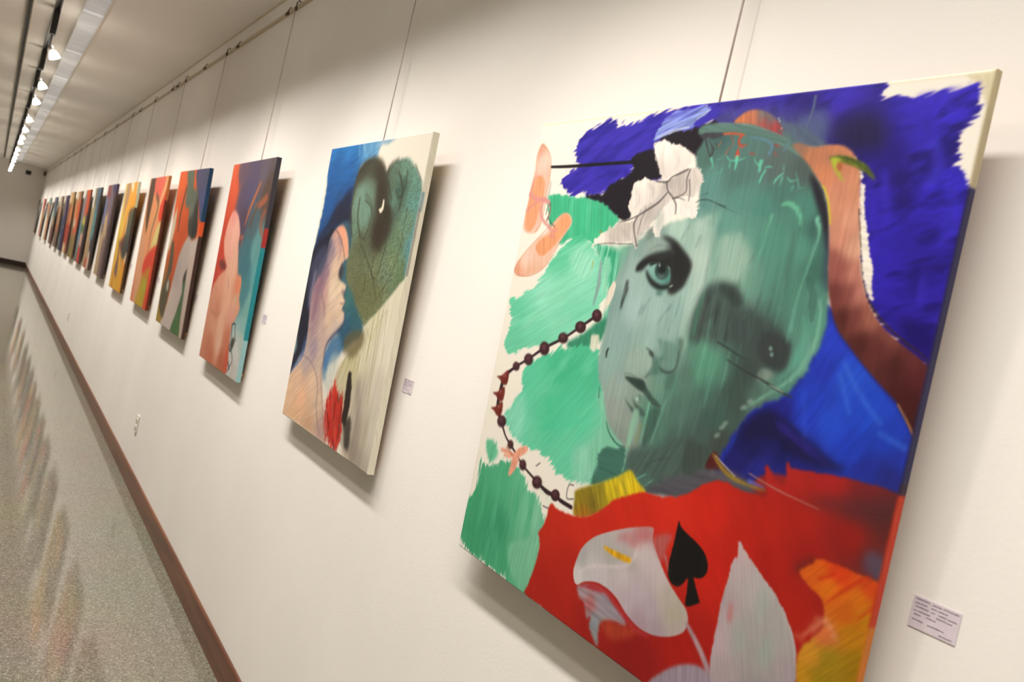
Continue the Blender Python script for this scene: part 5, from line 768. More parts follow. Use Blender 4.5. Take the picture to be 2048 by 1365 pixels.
('F',[(1007.2,153.0),(1047.5,122.0),(1048.9,314.6),(1060.3,527.7),(1022.0,559.5),(1018.6,488.0),(1011.3,371.8)],(44,40,84),{'soft':0.94,'tex':0.05,'s':0}),
('F',[(998,-40),(1060,-40),(1060,60),(998,60)],(206,190,150),{'s':0,'soft':2,'tex':0.05}),
('F',[(998,60),(1060,60),(1060,152),(998,152)],(198,182,146),{'s':0,'soft':2,'tex':0.05}),
('F',[(998,152),(1060,152),(1060,556),(998,556)],(52,48,86),{'s':0,'soft':2,'tex':0.05}),
('F',[(998,540),(1060,540),(1060,556),(998,556)],(60,44,60),{'s':0,'soft':2,'tex':0.05}),
('F',[(998,556),(1060,556),(1060,735),(998,735)],(206,64,38),{'s':0,'soft':2,'tex':0.05}),
('F',[(998,735),(1060,735),(1060,1050),(998,1050)],(216,124,44),{'s':0,'soft':2,'tex':0.05})],1180,GAIN,0.1)
hang(2,(2.5746, 1.0918, 1.036, 0.0401, -0.0013, -0.0001, 0.8365, 0.997),(240, 232, 216),[
('F',[(22.2,135.2),(-15.4,58.4),(-21.8,-16.0),(97.7,-17.4),(322.3,-13.6),(532.6,-5.8),(699.0,-4.0),(648.7,8.4),(560.3,18.8),(544.2,54.0),(509.0,76.2),(394.6,80.9),(375.3,134.4),(371.5,193.2),(428.2,309.1),(238.7,312.2),(157.7,344.1),(15.7,400.0),(15.4,336.9),(29.8,231.1)],(30,90,160),{'jag':5.38,'dry':5.38,'soft':5.38,'tex':0.14,'ang':2.83,'tl':53.83,'g':[(37,7,(30,110,180)),(241,8,(40,120,190)),(457,11,(90,150,195)),(619,2,(150,180,200)),(88,84,(24,92,160)),(260,91,(26,96,166)),(88,189,(24,84,150)),(279,172,(28,80,140)),(73,273,(26,80,140)),(259,242,(30,50,86)),(355,291,(30,38,64))]}),
('S',[(376.9,0.9),(425.8,48.0)],[14.0,5.2],(140,190,215),{'soft':5.24,'dry':3.49,'ang':1.59,'a':0.7}),
('S',[(449.6,-1.5),(483.0,46.1)],[13.6,5.1],(140,190,215),{'soft':5.11,'dry':3.41,'ang':1.59,'a':0.7}),
('S',[(524.8,5.2),(518.3,43.1)],[13.3,5.0],(140,190,215),{'soft':5.0,'dry':3.34,'ang':1.59,'a':0.7}),
('S',[(332.4,3.2),(351.1,44.3)],[14.3,5.4],(140,190,215),{'soft':5.36,'dry':3.57,'ang':1.59,'a':0.7}),
('F',[(331.0,153.0),(361.8,222.4),(392.0,290.4),(287.4,275.7),(195.4,287.6),(109.0,324.6),(30.2,378.5),(37.4,325.9),(126.6,272.8),(205.9,211.3)],(28,34,58),{'soft':12.9,'jag':5.53,'a':0.9}),
('F',[(0.9,379.4),(123.0,319.2),(197.4,290.6),(238.7,312.2),(211.8,362.9),(136.8,416.0),(91.3,479.4),(87.8,551.0),(126.1,628.6),(136.2,717.3),(84.4,773.1),(-11.8,856.3),(-19.4,796.2),(-27.3,694.3),(-20.5,569.2),(-13.6,464.2)],(26,30,48),{'soft':7.58,'jag':5.69,'tex':0.1}),
('F',[(-22.7,863.0),(73.9,784.5),(190.1,740.6),(169.8,811.4),(24.4,871.4)],(60,96,160),{'soft':14.88,'a':0.8}),
('F',[(108.7,700.4),(101.8,780.9),(229.6,745.5),(156.7,685.4)],(66,90,140),{'soft':14.63,'a':0.7}),
('F',[(-42.0,716.6),(2.1,701.6),(31.2,749.3),(-12.2,774.9)],(150,190,190),{'soft':9.66,'a':0.7}),
('F',[(273.1,283.8),(440.6,280.3),(592.7,433.8),(707.9,601.7),(493.3,650.0),(364.6,521.7),(315.8,408.8)],(58,88,104),{'soft':8.28,'tex':0.1}),
('F',[(359.9,387.7),(486.0,401.9),(552.4,508.6),(675.1,570.1),(616.0,610.7),(488.7,586.6),(495.7,512.6),(371.4,464.0)],(60,104,116),{'soft':9.72}),
('F',[(8.5,442.1),(147.3,354.5),(221.6,412.6),(191.1,493.9),(143.4,577.1),(87.8,601.8)],(62,66,92),{'soft':14.95,'a':0.9}),
('F',[(374.3,222.5),(362.7,143.9),(383.3,87.4),(452.3,63.0),(542.9,61.5),(614.6,81.8),(659.9,105.8),(702.2,78.3),(801.1,67.0),(874.1,79.3),(950.0,121.0),(1009.6,170.3),(1033.7,201.9),(1015.7,275.2),(1001.9,348.6),(1012.5,412.8),(962.6,455.9),(924.5,515.5),(840.2,538.9),(781.6,560.7),(719.9,590.3),(636.4,561.2),(552.4,508.6),(464.5,463.6),(433.0,394.6),(439.9,328.0)],(110,130,108),{'jag':4.52,'soft':4.52,'dry':3.01,'tex':0.2,'tf':3.01,'tl':9.04,'ang':2.23,'mix':((84,90,68),-0.15),'mf':4.52,'ml':9.04,'g':[(419,97,(70,66,54)),(589,94,(64,60,48)),(448,194,(112,140,122)),(465,271,(108,138,116)),(529,233,(104,134,120)),(542,158,(96,112,96)),(653,160,(60,56,46)),(698,287,(58,52,42)),(746,234,(52,46,38)),(539,344,(96,104,76)),(526,419,(110,116,84)),(651,484,(124,132,94)),(725,427,(120,132,96)),(813,491,(130,140,100)),(825,422,(114,134,106)),(717,549,(128,138,96)),(749,100,(96,124,106)),(840,86,(110,150,130)),(933,133,(108,152,136)),(833,165,(66,96,84)),(945,201,(100,150,138)),(777,199,(96,132,116)),(933,268,(110,146,122)),(890,318,(108,136,104)),(878,386,(120,142,104)),(964,415,(104,128,92)),(989,333,(100,150,146))]}),
('F',[(995.3,176.6),(1036.7,181.6),(1040.4,250.7),(1036.9,339.5),(1021.0,416.3),(986.3,414.1),(982.4,341.1),(989.6,267.3),(994.0,209.6)],(96,146,152),{'soft':6.67,'a':0.8}),
('F',[(572.1,83.6),(622.1,95.1),(680.4,142.9),(756.3,224.7),(804.5,285.8),(773.9,312.2),(757.9,347.4),(700.1,365.0),(644.1,323.7),(645.3,269.5),(625.3,196.5)],(54,46,36),{'soft':13.81,'a':0.7,'jag':13.81,'dry':13.81,'df':4.6,'dl':9.21}),
('F',[(356.9,94.3),(431.6,67.9),(577.9,74.5),(637.8,123.3),(554.2,130.0),(442.7,136.2)],(60,56,46),{'soft':13.37,'a':0.5,'jag':11.7,'dry':15.04,'df':5.01,'dl':10.02}),
('F',[(593.5,209.1),(585.1,253.6),(542.7,280.0),(481.0,278.1),(422.8,247.6),(391.4,199.2),(400.3,152.3),(446.0,126.1),(509.2,130.5),(565.1,162.4)],(116,150,132),{'soft':19.97,'a':0.75,'dry':9.98,'df':4.99,'dl':9.98}),
('S',[(428.2,309.1),(374.0,242.0),(370.0,155.9),(394.4,95.7),(454.6,67.0),(549.7,63.8),(622.3,85.8),(665.1,115.1),(690.4,85.1),(757.6,68.3)],[13.2,16.5,19.8,23.1,26.4,29.6,23.1,16.5,13.2,6.6],(62,58,46),{'soft':6.59,'a':0.75,'dry':4.94}),
('S',[(447.9,194.2),(459.0,251.6),(516.5,307.7),(584.0,324.9),(628.5,296.8),(607.8,242.2),(558.6,195.6),(495.6,175.8)],[9.8],(70,74,56),{'soft':6.52,'a':0.7}),
('S',[(442.0,184.5),(459.0,251.6),(522.1,316.9)],[6.7],(56,54,44),{'soft':3.34,'a':0.75,'tex':0.1}),
('S',[(506.9,194.9),(586.1,223.8),(590.3,288.2),(556.0,325.5)],[6.5],(56,54,44),{'soft':3.23,'a':0.75,'tex':0.1}),
('S',[(779.8,110.3),(842.5,164.8),(840.6,225.2)],[8.8],(56,54,44),{'soft':2.92,'a':0.75,'tex':0.1}),
('S',[(849.2,104.2),(857.2,156.5),(822.1,190.4),(783.3,163.4)],[7.3],(56,54,44),{'soft':2.92,'a':0.75,'tex':0.1}),
('S',[(695.7,375.7),(704.7,428.2),(747.6,443.3)],[6.0],(56,54,44),{'soft':3.0,'a':0.75,'tex':0.1}),
('S',[(533.2,335.3),(653.1,395.1),(739.8,452.4),(797.8,508.6)],[4.6],(56,54,44),{'soft':3.04,'a':0.75,'tex':0.1}),
('S',[(907.3,217.2),(913.2,318.0),(887.1,402.4),(812.9,490.6)],[4.2],(56,54,44),{'soft':2.81,'a':0.75,'tex':0.1}),
('S',[(774.7,286.1),(782.9,346.7),(763.2,425.3)],[5.9],(56,54,44),{'soft':2.94,'a':0.75,'tex':0.1}),
('S',[(346.8,153.4),(388.2,95.4),(488.6,65.6)],[8.7],(56,54,44),{'soft':3.46,'a':0.75,'tex':0.1}),
('S',[(907.0,89.5),(983.1,143.1)],[4.2],(56,54,44),{'soft':2.78,'a':0.75,'tex':0.1}),
('S',[(646.9,431.1),(664.2,483.3)],[4.6],(56,54,44),{'soft':3.07,'a':0.75,'tex':0.1}),
('S',[(691.3,134.2),(764.6,198.4)],[7.6],(56,54,44),{'soft':3.04,'a':0.75,'tex':0.1}),
('F',[(657.1,224.2),(679.7,217.1),(682.4,193.7),(695.0,197.4),(699.5,224.4),(680.3,236.9)],(236,224,200),{'soft':2.31}),
('F',[(552.4,508.6),(592.7,433.8),(842.9,454.9),(791.9,542.9),(675.1,570.1)],(90,86,54),{'soft':21.05,'a':0.35,'dry':15.03,'df':6.01,'dl':7.52}),
('F',[(745.1,587.9),(835.7,530.9),(907.4,484.1),(1014.2,424.7),(1021.0,523.8),(1014.8,681.4),(1016.5,850.9),(989.2,1008.6),(811.2,1009.1),(583.3,877.7),(541.8,769.9),(635.6,687.5),(714.6,635.4)],(222,214,190),{'soft':5.56,'tex':0.1,'tf':5.56,'tl':361.72,'ang':1.61,'g':[(810,575,(216,210,176)),(925,516,(224,216,192)),(687,724,(206,196,156)),(768,680,(220,214,184)),(930,612,(228,218,198)),(809,791,(198,186,168)),(947,770,(214,204,186)),(898,896,(190,178,160)),(986,880,(214,206,190)),(872,980,(170,158,144)),(1016,642,(232,224,206))]}),
('S',[(661.9,684.4),(617.4,785.6)],[4.5,2.4],(150,132,82),{'soft':1.51,'a':0.6,'tex':0}),
('S',[(687.9,681.3),(667.8,761.2)],[4.5,2.4],(150,132,82),{'soft':1.49,'a':0.6,'tex':0}),
('S',[(708.6,670.3),(703.9,751.9)],[4.4,2.4],(150,132,82),{'soft':1.47,'a':0.6,'tex':0}),
('S',[(614.1,698.9),(569.0,783.8)],[4.6,2.5],(150,132,82),{'soft':1.54,'a':0.6,'tex':0}),
('S',[(733.3,599.3),(737.5,717.7)],[4.4,2.3],(150,132,82),{'soft':1.46,'a':0.6,'tex':0}),
('S',[(770.7,595.6),(774.7,712.8)],[4.3,2.3],(150,132,82),{'soft':1.44,'a':0.6,'tex':0}),
('S',[(801.2,559.0),(823.4,772.1)],[4.2,2.3],(150,132,82),{'soft':1.41,'a':0.6,'tex':0}),
('S',[(840.2,538.9),(891.6,810.0)],[4.1,2.2],(150,132,82),{'soft':1.38,'a':0.6,'tex':0}),
('S',[(871.2,528.0),(899.0,856.4)],[4.1,2.2],(150,132,82),{'soft':1.36,'a':0.6,'tex':0}),
('S',[(764.8,630.0),(725.6,786.7)],[4.3,2.3],(150,132,82),{'soft':1.45,'a':0.6,'tex':0}),
('S',[(906.0,525.2),(941.2,675.1)],[4.1,2.2],(150,132,82),{'soft':1.35,'a':0.6,'tex':0}),
('S',[(597.5,718.5),(557.9,794.2)],[4.6,2.5],(150,132,82),{'soft':1.55,'a':0.6,'tex':0}),
('S',[(743.5,683.2),(746.8,741.7)],[4.3,2.3],(150,132,82),{'soft':1.45,'a':0.6,'tex':0}),
('S',[(809.3,608.5),(806.8,692.1)],[4.2,2.3],(150,132,82),{'soft':1.42,'a':0.6,'tex':0}),
('S',[(733.6,586.4),(818.5,624.3),(831.5,589.7),(906.0,525.2)],[2.8],(180,166,120),{'soft':1.41,'a':0.7}),
('F',[(485.7,487.4),(547.0,499.9),(628.2,547.8),(718.4,587.8),(709.7,627.3),(641.7,652.0),(571.0,686.4),(503.3,730.3),(445.4,755.9),(444.5,810.6),(385.7,791.4),(374.4,728.0),(429.1,666.0),(516.4,629.5),(528.6,583.1),(483.8,531.9)],(50,96,122),{'soft':9.55,'jag':4.78,'tex':0.12,'ang':2.53,'g':[(524,511,(60,112,112)),(622,575,(50,100,112)),(572,633,(44,90,120)),(493,696,(84,128,164)),(440,757,(70,120,170)),(433,794,(130,160,180))]}),
('F',[(560.7,651.9),(621.2,619.0),(738.1,607.3),(741.7,658.0),(670.9,698.9),(587.2,693.3)],(104,92,58),{'soft':9.07,'a':0.75,'dry':12.09,'df':4.53,'dl':7.56}),
('F',[(439.8,738.3),(498.1,703.9),(542.7,725.4),(519.0,799.8),(481.5,841.1),(438.7,811.4)],(196,204,196),{'soft':12.83,'a':0.6}),
('F',[(240.2,294.1),(291.3,281.6),(348.5,290.9),(403.7,328.7),(439.1,384.9),(410.1,397.3),(389.2,413.4),(371.6,444.9),(411.5,467.5),(476.5,482.4),(466.6,514.6),(495.4,531.0),(477.5,560.0),(511.3,570.0),(521.5,600.0),(481.0,631.2),(423.1,666.7),(388.0,700.3),(386.2,745.1),(403.5,798.2),(449.7,855.1),(511.1,925.1),(570.1,992.5),(378.3,996.0),(161.2,994.8),(-11.1,997.6),(-18.7,928.3),(-4.5,855.3),(94.8,791.8),(136.2,747.0),(136.3,687.5),(108.8,600.0),(94.8,520.0),(143.6,456.3),(184.8,393.9),(191.8,333.2)],(226,192,162),{'soft':5.18,'tex':0.07,'tf':10.36,'tl':69.06,'ang':2.55,'g':[(304,301,(232,160,130)),(373,339,(230,170,140)),(291,341,(196,160,150)),(245,372,(150,130,140)),(185,434,(130,108,128)),(157,496,(150,114,128)),(316,428,(222,190,164)),(414,481,(232,206,176)),(334,505,(234,208,180)),(250,530,(200,160,150)),(442,572,(230,200,172)),(364,598,(224,192,166)),(177,574,(160,124,132)),(184,633,(176,146,148)),(307,660,(200,172,160)),(442,619,(206,184,170)),(249,724,(170,150,160)),(177,772,(196,172,166)),(337,751,(208,184,168)),(129,856,(238,198,166)),(293,833,(236,200,170)),(203,903,(244,190,152)),(53,907,(236,196,160)),(402,890,(224,190,164)),(143,971,(236,190,150)),(329,976,(216,174,140)),(516,959,(196,160,150))]}),
('S',[(191.2,463.9),(170.7,535.1),(163.7,615.3)],[40.4],(142,108,126),{'soft':9.17,'a':0.7,'tex':0.1}),
('S',[(247.7,451.1),(217.8,502.2),(217.6,531.8)],[28.9],(150,116,132),{'soft':9.03,'a':0.7,'tex':0.1}),
('S',[(197.6,553.0),(197.2,632.0),(190.3,691.6)],[21.7,29.0,14.5],(168,138,146),{'soft':9.06,'a':0.7,'tex':0.1}),
('S',[(87.8,459.1),(80.7,541.3),(94.8,580.9)],[26.5],(150,140,160),{'soft':9.47,'a':0.7,'tex':0.1}),
('S',[(208.6,342.9),(181.4,404.1),(150.5,455.9)],[33.3],(70,74,96),{'soft':9.24,'a':0.7,'tex':0.1}),
('S',[(271.6,311.7),(341.5,359.2),(334.7,408.0)],[10.6,17.6,7.1],(150,128,140),{'soft':8.81,'a':0.7,'tex':0.1}),
('S',[(315.6,289.3),(360.6,329.6),(421.2,376.0)],[17.3,24.3,13.9],(236,160,126),{'soft':8.66,'a':0.7,'tex':0.1}),
('S',[(217.6,531.8),(282.4,575.8),(288.6,604.3)],[10.6],(120,92,110),{'soft':8.86,'a':0.7,'tex':0.1}),
('F',[(421.4,440.7),(413.5,454.7),(398.0,463.2),(380.8,462.8),(368.3,453.6),(365.6,439.2),(373.7,425.0),(389.4,416.6),(406.7,417.2),(418.8,426.4)],(70,62,68),{'soft':11.92,'a':0.85}),
('S',[(386.8,409.7),(383.9,444.2),(417.6,467.1)],[8.5,10.2,5.1],(44,44,54),{'soft':5.1,'a':0.8}),
('F',[(471.5,503.1),(470.8,507.5),(463.7,510.7),(452.8,511.5),(442.3,509.5),(436.1,505.5),(436.8,501.0),(444.0,497.8),(455.0,497.1),(465.5,499.2)],(110,90,96),{'soft':6.62,'a':0.7}),
('S',[(475.4,480.6),(473.9,497.4),(466.6,514.6),(492.0,525.7)],[4.9,6.6,6.6,4.9],(62,74,96),{'soft':4.92,'a':0.7}),
('S',[(500.5,534.3),(472.0,542.0),(441.5,542.4)],[4.9,6.6,3.3],(120,84,84),{'soft':4.1,'a':0.7}),
('S',[(506.4,557.6),(479.8,563.5)],[4.9,4.9],(130,96,96),{'soft':4.87,'a':0.6}),
('S',[(514.1,569.8),(522.6,601.7),(471.7,635.8),(402.8,674.4),(378.3,705.1),(386.1,754.4),(379.7,783.0)],[6.6,13.2,16.5,16.5,11.5,8.2,4.9],(52,66,104),{'soft':6.59,'a':0.85}),
('S',[(212.2,292.4),(284.6,311.4),(366.5,358.5),(408.8,405.0)],[5.3,5.3,5.3,5.3],(70,60,66),{'soft':2.64,'a':0.7}),
('S',[(130.7,759.5),(248.9,772.0),(361.1,822.7),(402.0,908.1),(487.6,982.4)],[5.1,5.1,6.8,6.8,5.1],(110,104,120),{'soft':3.39,'a':0.6}),
('S',[(380.4,727.2),(391.5,799.9),(494.2,928.1)],[6.6,6.6,6.6],(130,120,130),{'soft':4.92,'a':0.5}),
('F',[(535.7,797.4),(595.2,823.6),(641.9,823.3),(678.8,836.2),(693.1,876.1),(692.0,918.3),(695.7,967.7),(682.8,1000.3),(633.6,996.9),(575.7,982.8),(527.3,948.5),(489.1,893.5),(512.4,854.2)],(200,34,24),{'jag':13.58,'dry':18.11,'soft':2.26,'tex':0.25,'ang':1.37,'tl':45.28,'a':0.85,'mix':((120,24,20),-0.05),'mf':12.07,'ml':45.28}),
('S',[(546.8,795.8),(599.9,857.6),(619.6,923.0)],[9.8,24.5,9.8],(204,38,26),{'soft':2.29,'a':0.85,'dry':6.12,'ang':1.69,'tex':0.2}),
('S',[(642.9,824.9),(651.7,891.7),(680.3,979.1)],[8.3,20.7,8.3],(204,38,26),{'soft':2.22,'a':0.85,'dry':5.93,'ang':1.69,'tex':0.2}),
('S',[(500.9,864.9),(560.7,925.0),(639.0,987.3)],[8.6,21.5,8.6],(204,38,26),{'soft':2.3,'a':0.85,'dry':6.14,'ang':1.69,'tex':0.2}),
('S',[(683.5,852.4),(696.6,934.1),(689.8,1002.1)],[5.8,14.6,5.8],(204,38,26),{'soft':2.19,'a':0.85,'dry':5.83,'ang':1.69,'tex':0.2}),
('S',[(529.5,833.8),(561.1,907.6),(649.6,976.8)],[9.8,24.5,9.8],(204,38,26),{'soft':2.29,'a':0.85,'dry':6.12,'ang':1.69,'tex':0.2}),
('S',[(552.9,768.4),(573.8,818.2)],[5.0,12.4,5.0],(204,38,26),{'soft':2.33,'a':0.85,'dry':6.21,'ang':1.69,'tex':0.2}),
('S',[(511.4,907.4),(581.5,964.4)],[5.0,12.4,5.0],(204,38,26),{'soft':2.32,'a':0.85,'dry':6.19,'ang':1.69,'tex':0.2}),
('S',[(547.0,786.9),(562.5,837.4)],[9.3],(226,70,50),{'soft':2.33,'a':0.7}),
('S',[(512.7,836.3),(560.9,916.3)],[6.2],(226,70,50),{'soft':2.34,'a':0.7}),
('S',[(630.6,904.0),(624.1,956.3)],[9.0],(226,70,50),{'soft':2.25,'a':0.7}),
('S',[(632.2,835.2),(641.4,885.0)],[6.0],(226,70,50),{'soft':2.25,'a':0.7}),
('F',[(665.4,752.9),(693.4,743.9),(725.2,803.6),(733.3,869.1),(727.2,911.8),(687.5,893.9),(679.0,827.7)],(44,36,32),{'soft':3.66,'jag':2.92,'dry':2.92,'ang':1.6}),
('F',[(722.4,904.3),(767.6,871.5),(799.2,939.1),(797.7,987.9),(755.0,972.3)],(48,40,36),{'soft':7.05,'a':0.8,'dry':7.05,'ang':1.61}),
('S',[(533.7,903.6),(581.9,947.1)],[7.7],(70,20,20),{'soft':3.08,'a':0.7}),
('S',[(589.1,859.4),(604.1,908.7)],[7.6],(70,20,20),{'soft':3.04,'a':0.7}),
('S',[(667.9,863.5),(671.7,913.6),(685.8,961.3)],[7.3],(70,20,20),{'soft':2.94,'a':0.7}),
('S',[(634.2,971.4),(667.7,995.0)],[7.4],(70,20,20),{'soft':2.95,'a':0.7}),
('F',[(741.2,976.8),(799.1,973.1),(821.8,1000.5),(756.1,999.8)],(216,196,180),{'soft':6.98,'a':0.7}),
('F',[(812.0,984.9),(815.0,887.5),(756.0,765.5),(790.3,760.6),(870.5,893.4),(883.3,998.3)],(150,138,124),{'soft':16.59,'a':0.6}),
('F',[(998,-40),(1060,-40),(1060,1060),(998,1060)],(236,228,206),{'s':0,'soft':2,'tex':0.05}),
('F',[(1000,172),(1012,172),(1012,230),(1000,230)],(150,176,176),{'s':0,'soft':2,'tex':0.05}),
('F',[(1000,217),(1006,217),(1006,417),(1000,417)],(150,150,140),{'s':0,'soft':2,'tex':0.05})],700,GAIN,0.1)
hang(3,(4.091, 1.0801, 1.036, 0.0396, -0.0024, -0.0018, 0.7887, 1.014),(240, 232, 216),[
('F',[(-334.3,-120.8),(1198.6,-62.5),(1295.9,1050.7),(-171.8,1087.5)],(120,90,90),{'s':0,'tex':0.08,'tl':101.16,'g':[(63,20,(220,90,50)),(141,126,(212,84,46)),(82,228,(206,76,46)),(78,329,(196,68,44)),(29,441,(196,64,44)),(25,542,(190,62,46)),(263,38,(96,74,92)),(570,60,(84,70,96)),(808,33,(96,84,98)),(962,21,(92,78,84)),(987,103,(84,66,62)),(950,155,(90,66,58)),(398,182,(84,70,94)),(555,146,(80,72,104)),(490,279,(78,62,82)),(752,315,(72,96,104)),(717,424,(62,108,118)),(887,419,(96,150,148)),(781,492,(58,112,124)),(1014,517,(90,156,156)),(831,594,(70,126,134)),(985,668,(112,164,158)),(977,750,(128,176,170)),(970,832,(176,190,182)),(895,889,(196,196,192)),(873,956,(190,186,180)),(331,1007,(188,112,84)),(0,924,(206,140,100)),(59,775,(208,140,110))],'gp':2.2}),
('F',[(229.7,236.9),(320.0,245.5),(406.0,282.6),(485.5,345.1),(492.0,392.0),(552.8,464.6),(616.3,534.8),(691.1,540.3),(739.8,581.8),(744.3,633.7),(798.6,690.1),(735.6,746.3),(699.5,775.1),(710.7,850.8),(753.9,992.0),(435.1,1002.6),(20.2,999.5),(21.5,912.1),(27.7,757.7),(32.3,640.2),(163.7,564.9),(309.3,520.2),(209.7,475.7),(118.1,399.2),(121.6,319.1),(175.9,256.7)],(218,156,130),{'soft':8.43,'jag':4.21,'tex':0.07,'g':[(272,259,(226,150,136)),(349,337,(232,172,152)),(325,414,(228,164,146)),(466,505,(224,170,144)),(442,580,(222,168,142)),(194,592,(214,146,120)),(169,671,(206,140,112)),(484,669,(220,166,138)),(660,604,(220,130,96)),(665,656,(206,160,128)),(247,741,(200,128,102)),(642,728,(214,150,130)),(223,817,(206,146,116)),(420,800,(222,168,140)),(209,902,(192,118,90)),(452,877,(220,170,144)),(625,851,(196,116,86)),(294,975,(190,106,78)),(591,958,(178,98,70)),(734,932,(196,80,56))]}),
('F',[(92.3,499.3),(193.3,490.8),(269.4,512.2),(268.4,531.4),(150.5,532.4)],(110,50,48),{'soft':8.99}),
('S',[(753.3,108.3),(673.2,177.0),(604.8,241.5),(563.3,306.9)],[20.6,32.9,28.8,12.3],(216,112,48),{'soft':8.23,'a':0.8,'tex':0.12}),
('S',[(931.4,181.8),(828.9,207.0),(728.5,214.8)],[51.0,47.0,19.6],(176,92,60),{'soft':7.84,'a':0.8,'tex':0.12}),
('S',[(942.5,243.8),(913.5,296.5),(981.7,348.1)],[45.1,37.6,26.3],(160,84,58),{'soft':7.52,'a':0.8,'tex':0.12}),
('S',[(786.0,206.4),(711.1,269.7),(691.4,297.2)],[24.0,48.1,60.1],(86,70,62),{'soft':8.01,'a':0.8,'tex':0.12}),
('S',[(400.2,563.2),(454.4,615.8)],[8.4],(120,90,80),{'soft':8.41,'a':0.8,'tex':0.12}),
('S',[(102.7,751.9),(271.4,762.3),(356.0,741.7)],[6.5],(140,90,74),{'soft':8.69,'a':0.8,'tex':0.12}),
('S',[(493.2,373.2),(568.9,362.7),(565.7,409.0)],[16.6,20.8,8.3],(210,96,60),{'soft':8.32,'a':0.8,'tex':0.12}),
('S',[(693.1,768.8),(769.6,762.1),(798.0,800.0),(839.3,832.6)],[7.5],(40,36,36),{'soft':2.81,'tex':0}),
('S',[(699.5,775.1),(736.8,839.6),(725.7,874.5),(774.7,885.9),(811.1,840.4)],[9.4],(40,36,36),{'soft':2.82,'tex':0}),
('S',[(791.2,884.1),(844.9,919.2),(809.7,956.1),(766.7,986.2)],[7.3],(40,36,36),{'soft':2.75,'tex':0}),
('S',[(762.4,937.2),(813.1,963.9)],[11.0],(40,36,36),{'soft':2.76,'tex':0}),
('F',[(754.3,829.4),(817.0,828.2),(809.0,865.6),(750.3,880.3)],(64,66,58),{'soft':7.44}),
('F',[(998,-40),(1060,-40),(1060,314),(998,314)],(70,66,76),{'s':0,'soft':2,'tex':0.05}),
('F',[(998,314),(1060,314),(1060,400),(998,400)],(186,56,54),{'s':0,'soft':2,'tex':0.05}),
('F',[(998,400),(1060,400),(1060,813),(998,813)],(44,142,152),{'s':0,'soft':2,'tex':0.05}),
('F',[(998,813),(1060,813),(1060,1060),(998,1060)],(160,204,206),{'s':0,'soft':2,'tex':0.05})],480,GAIN,0.2)
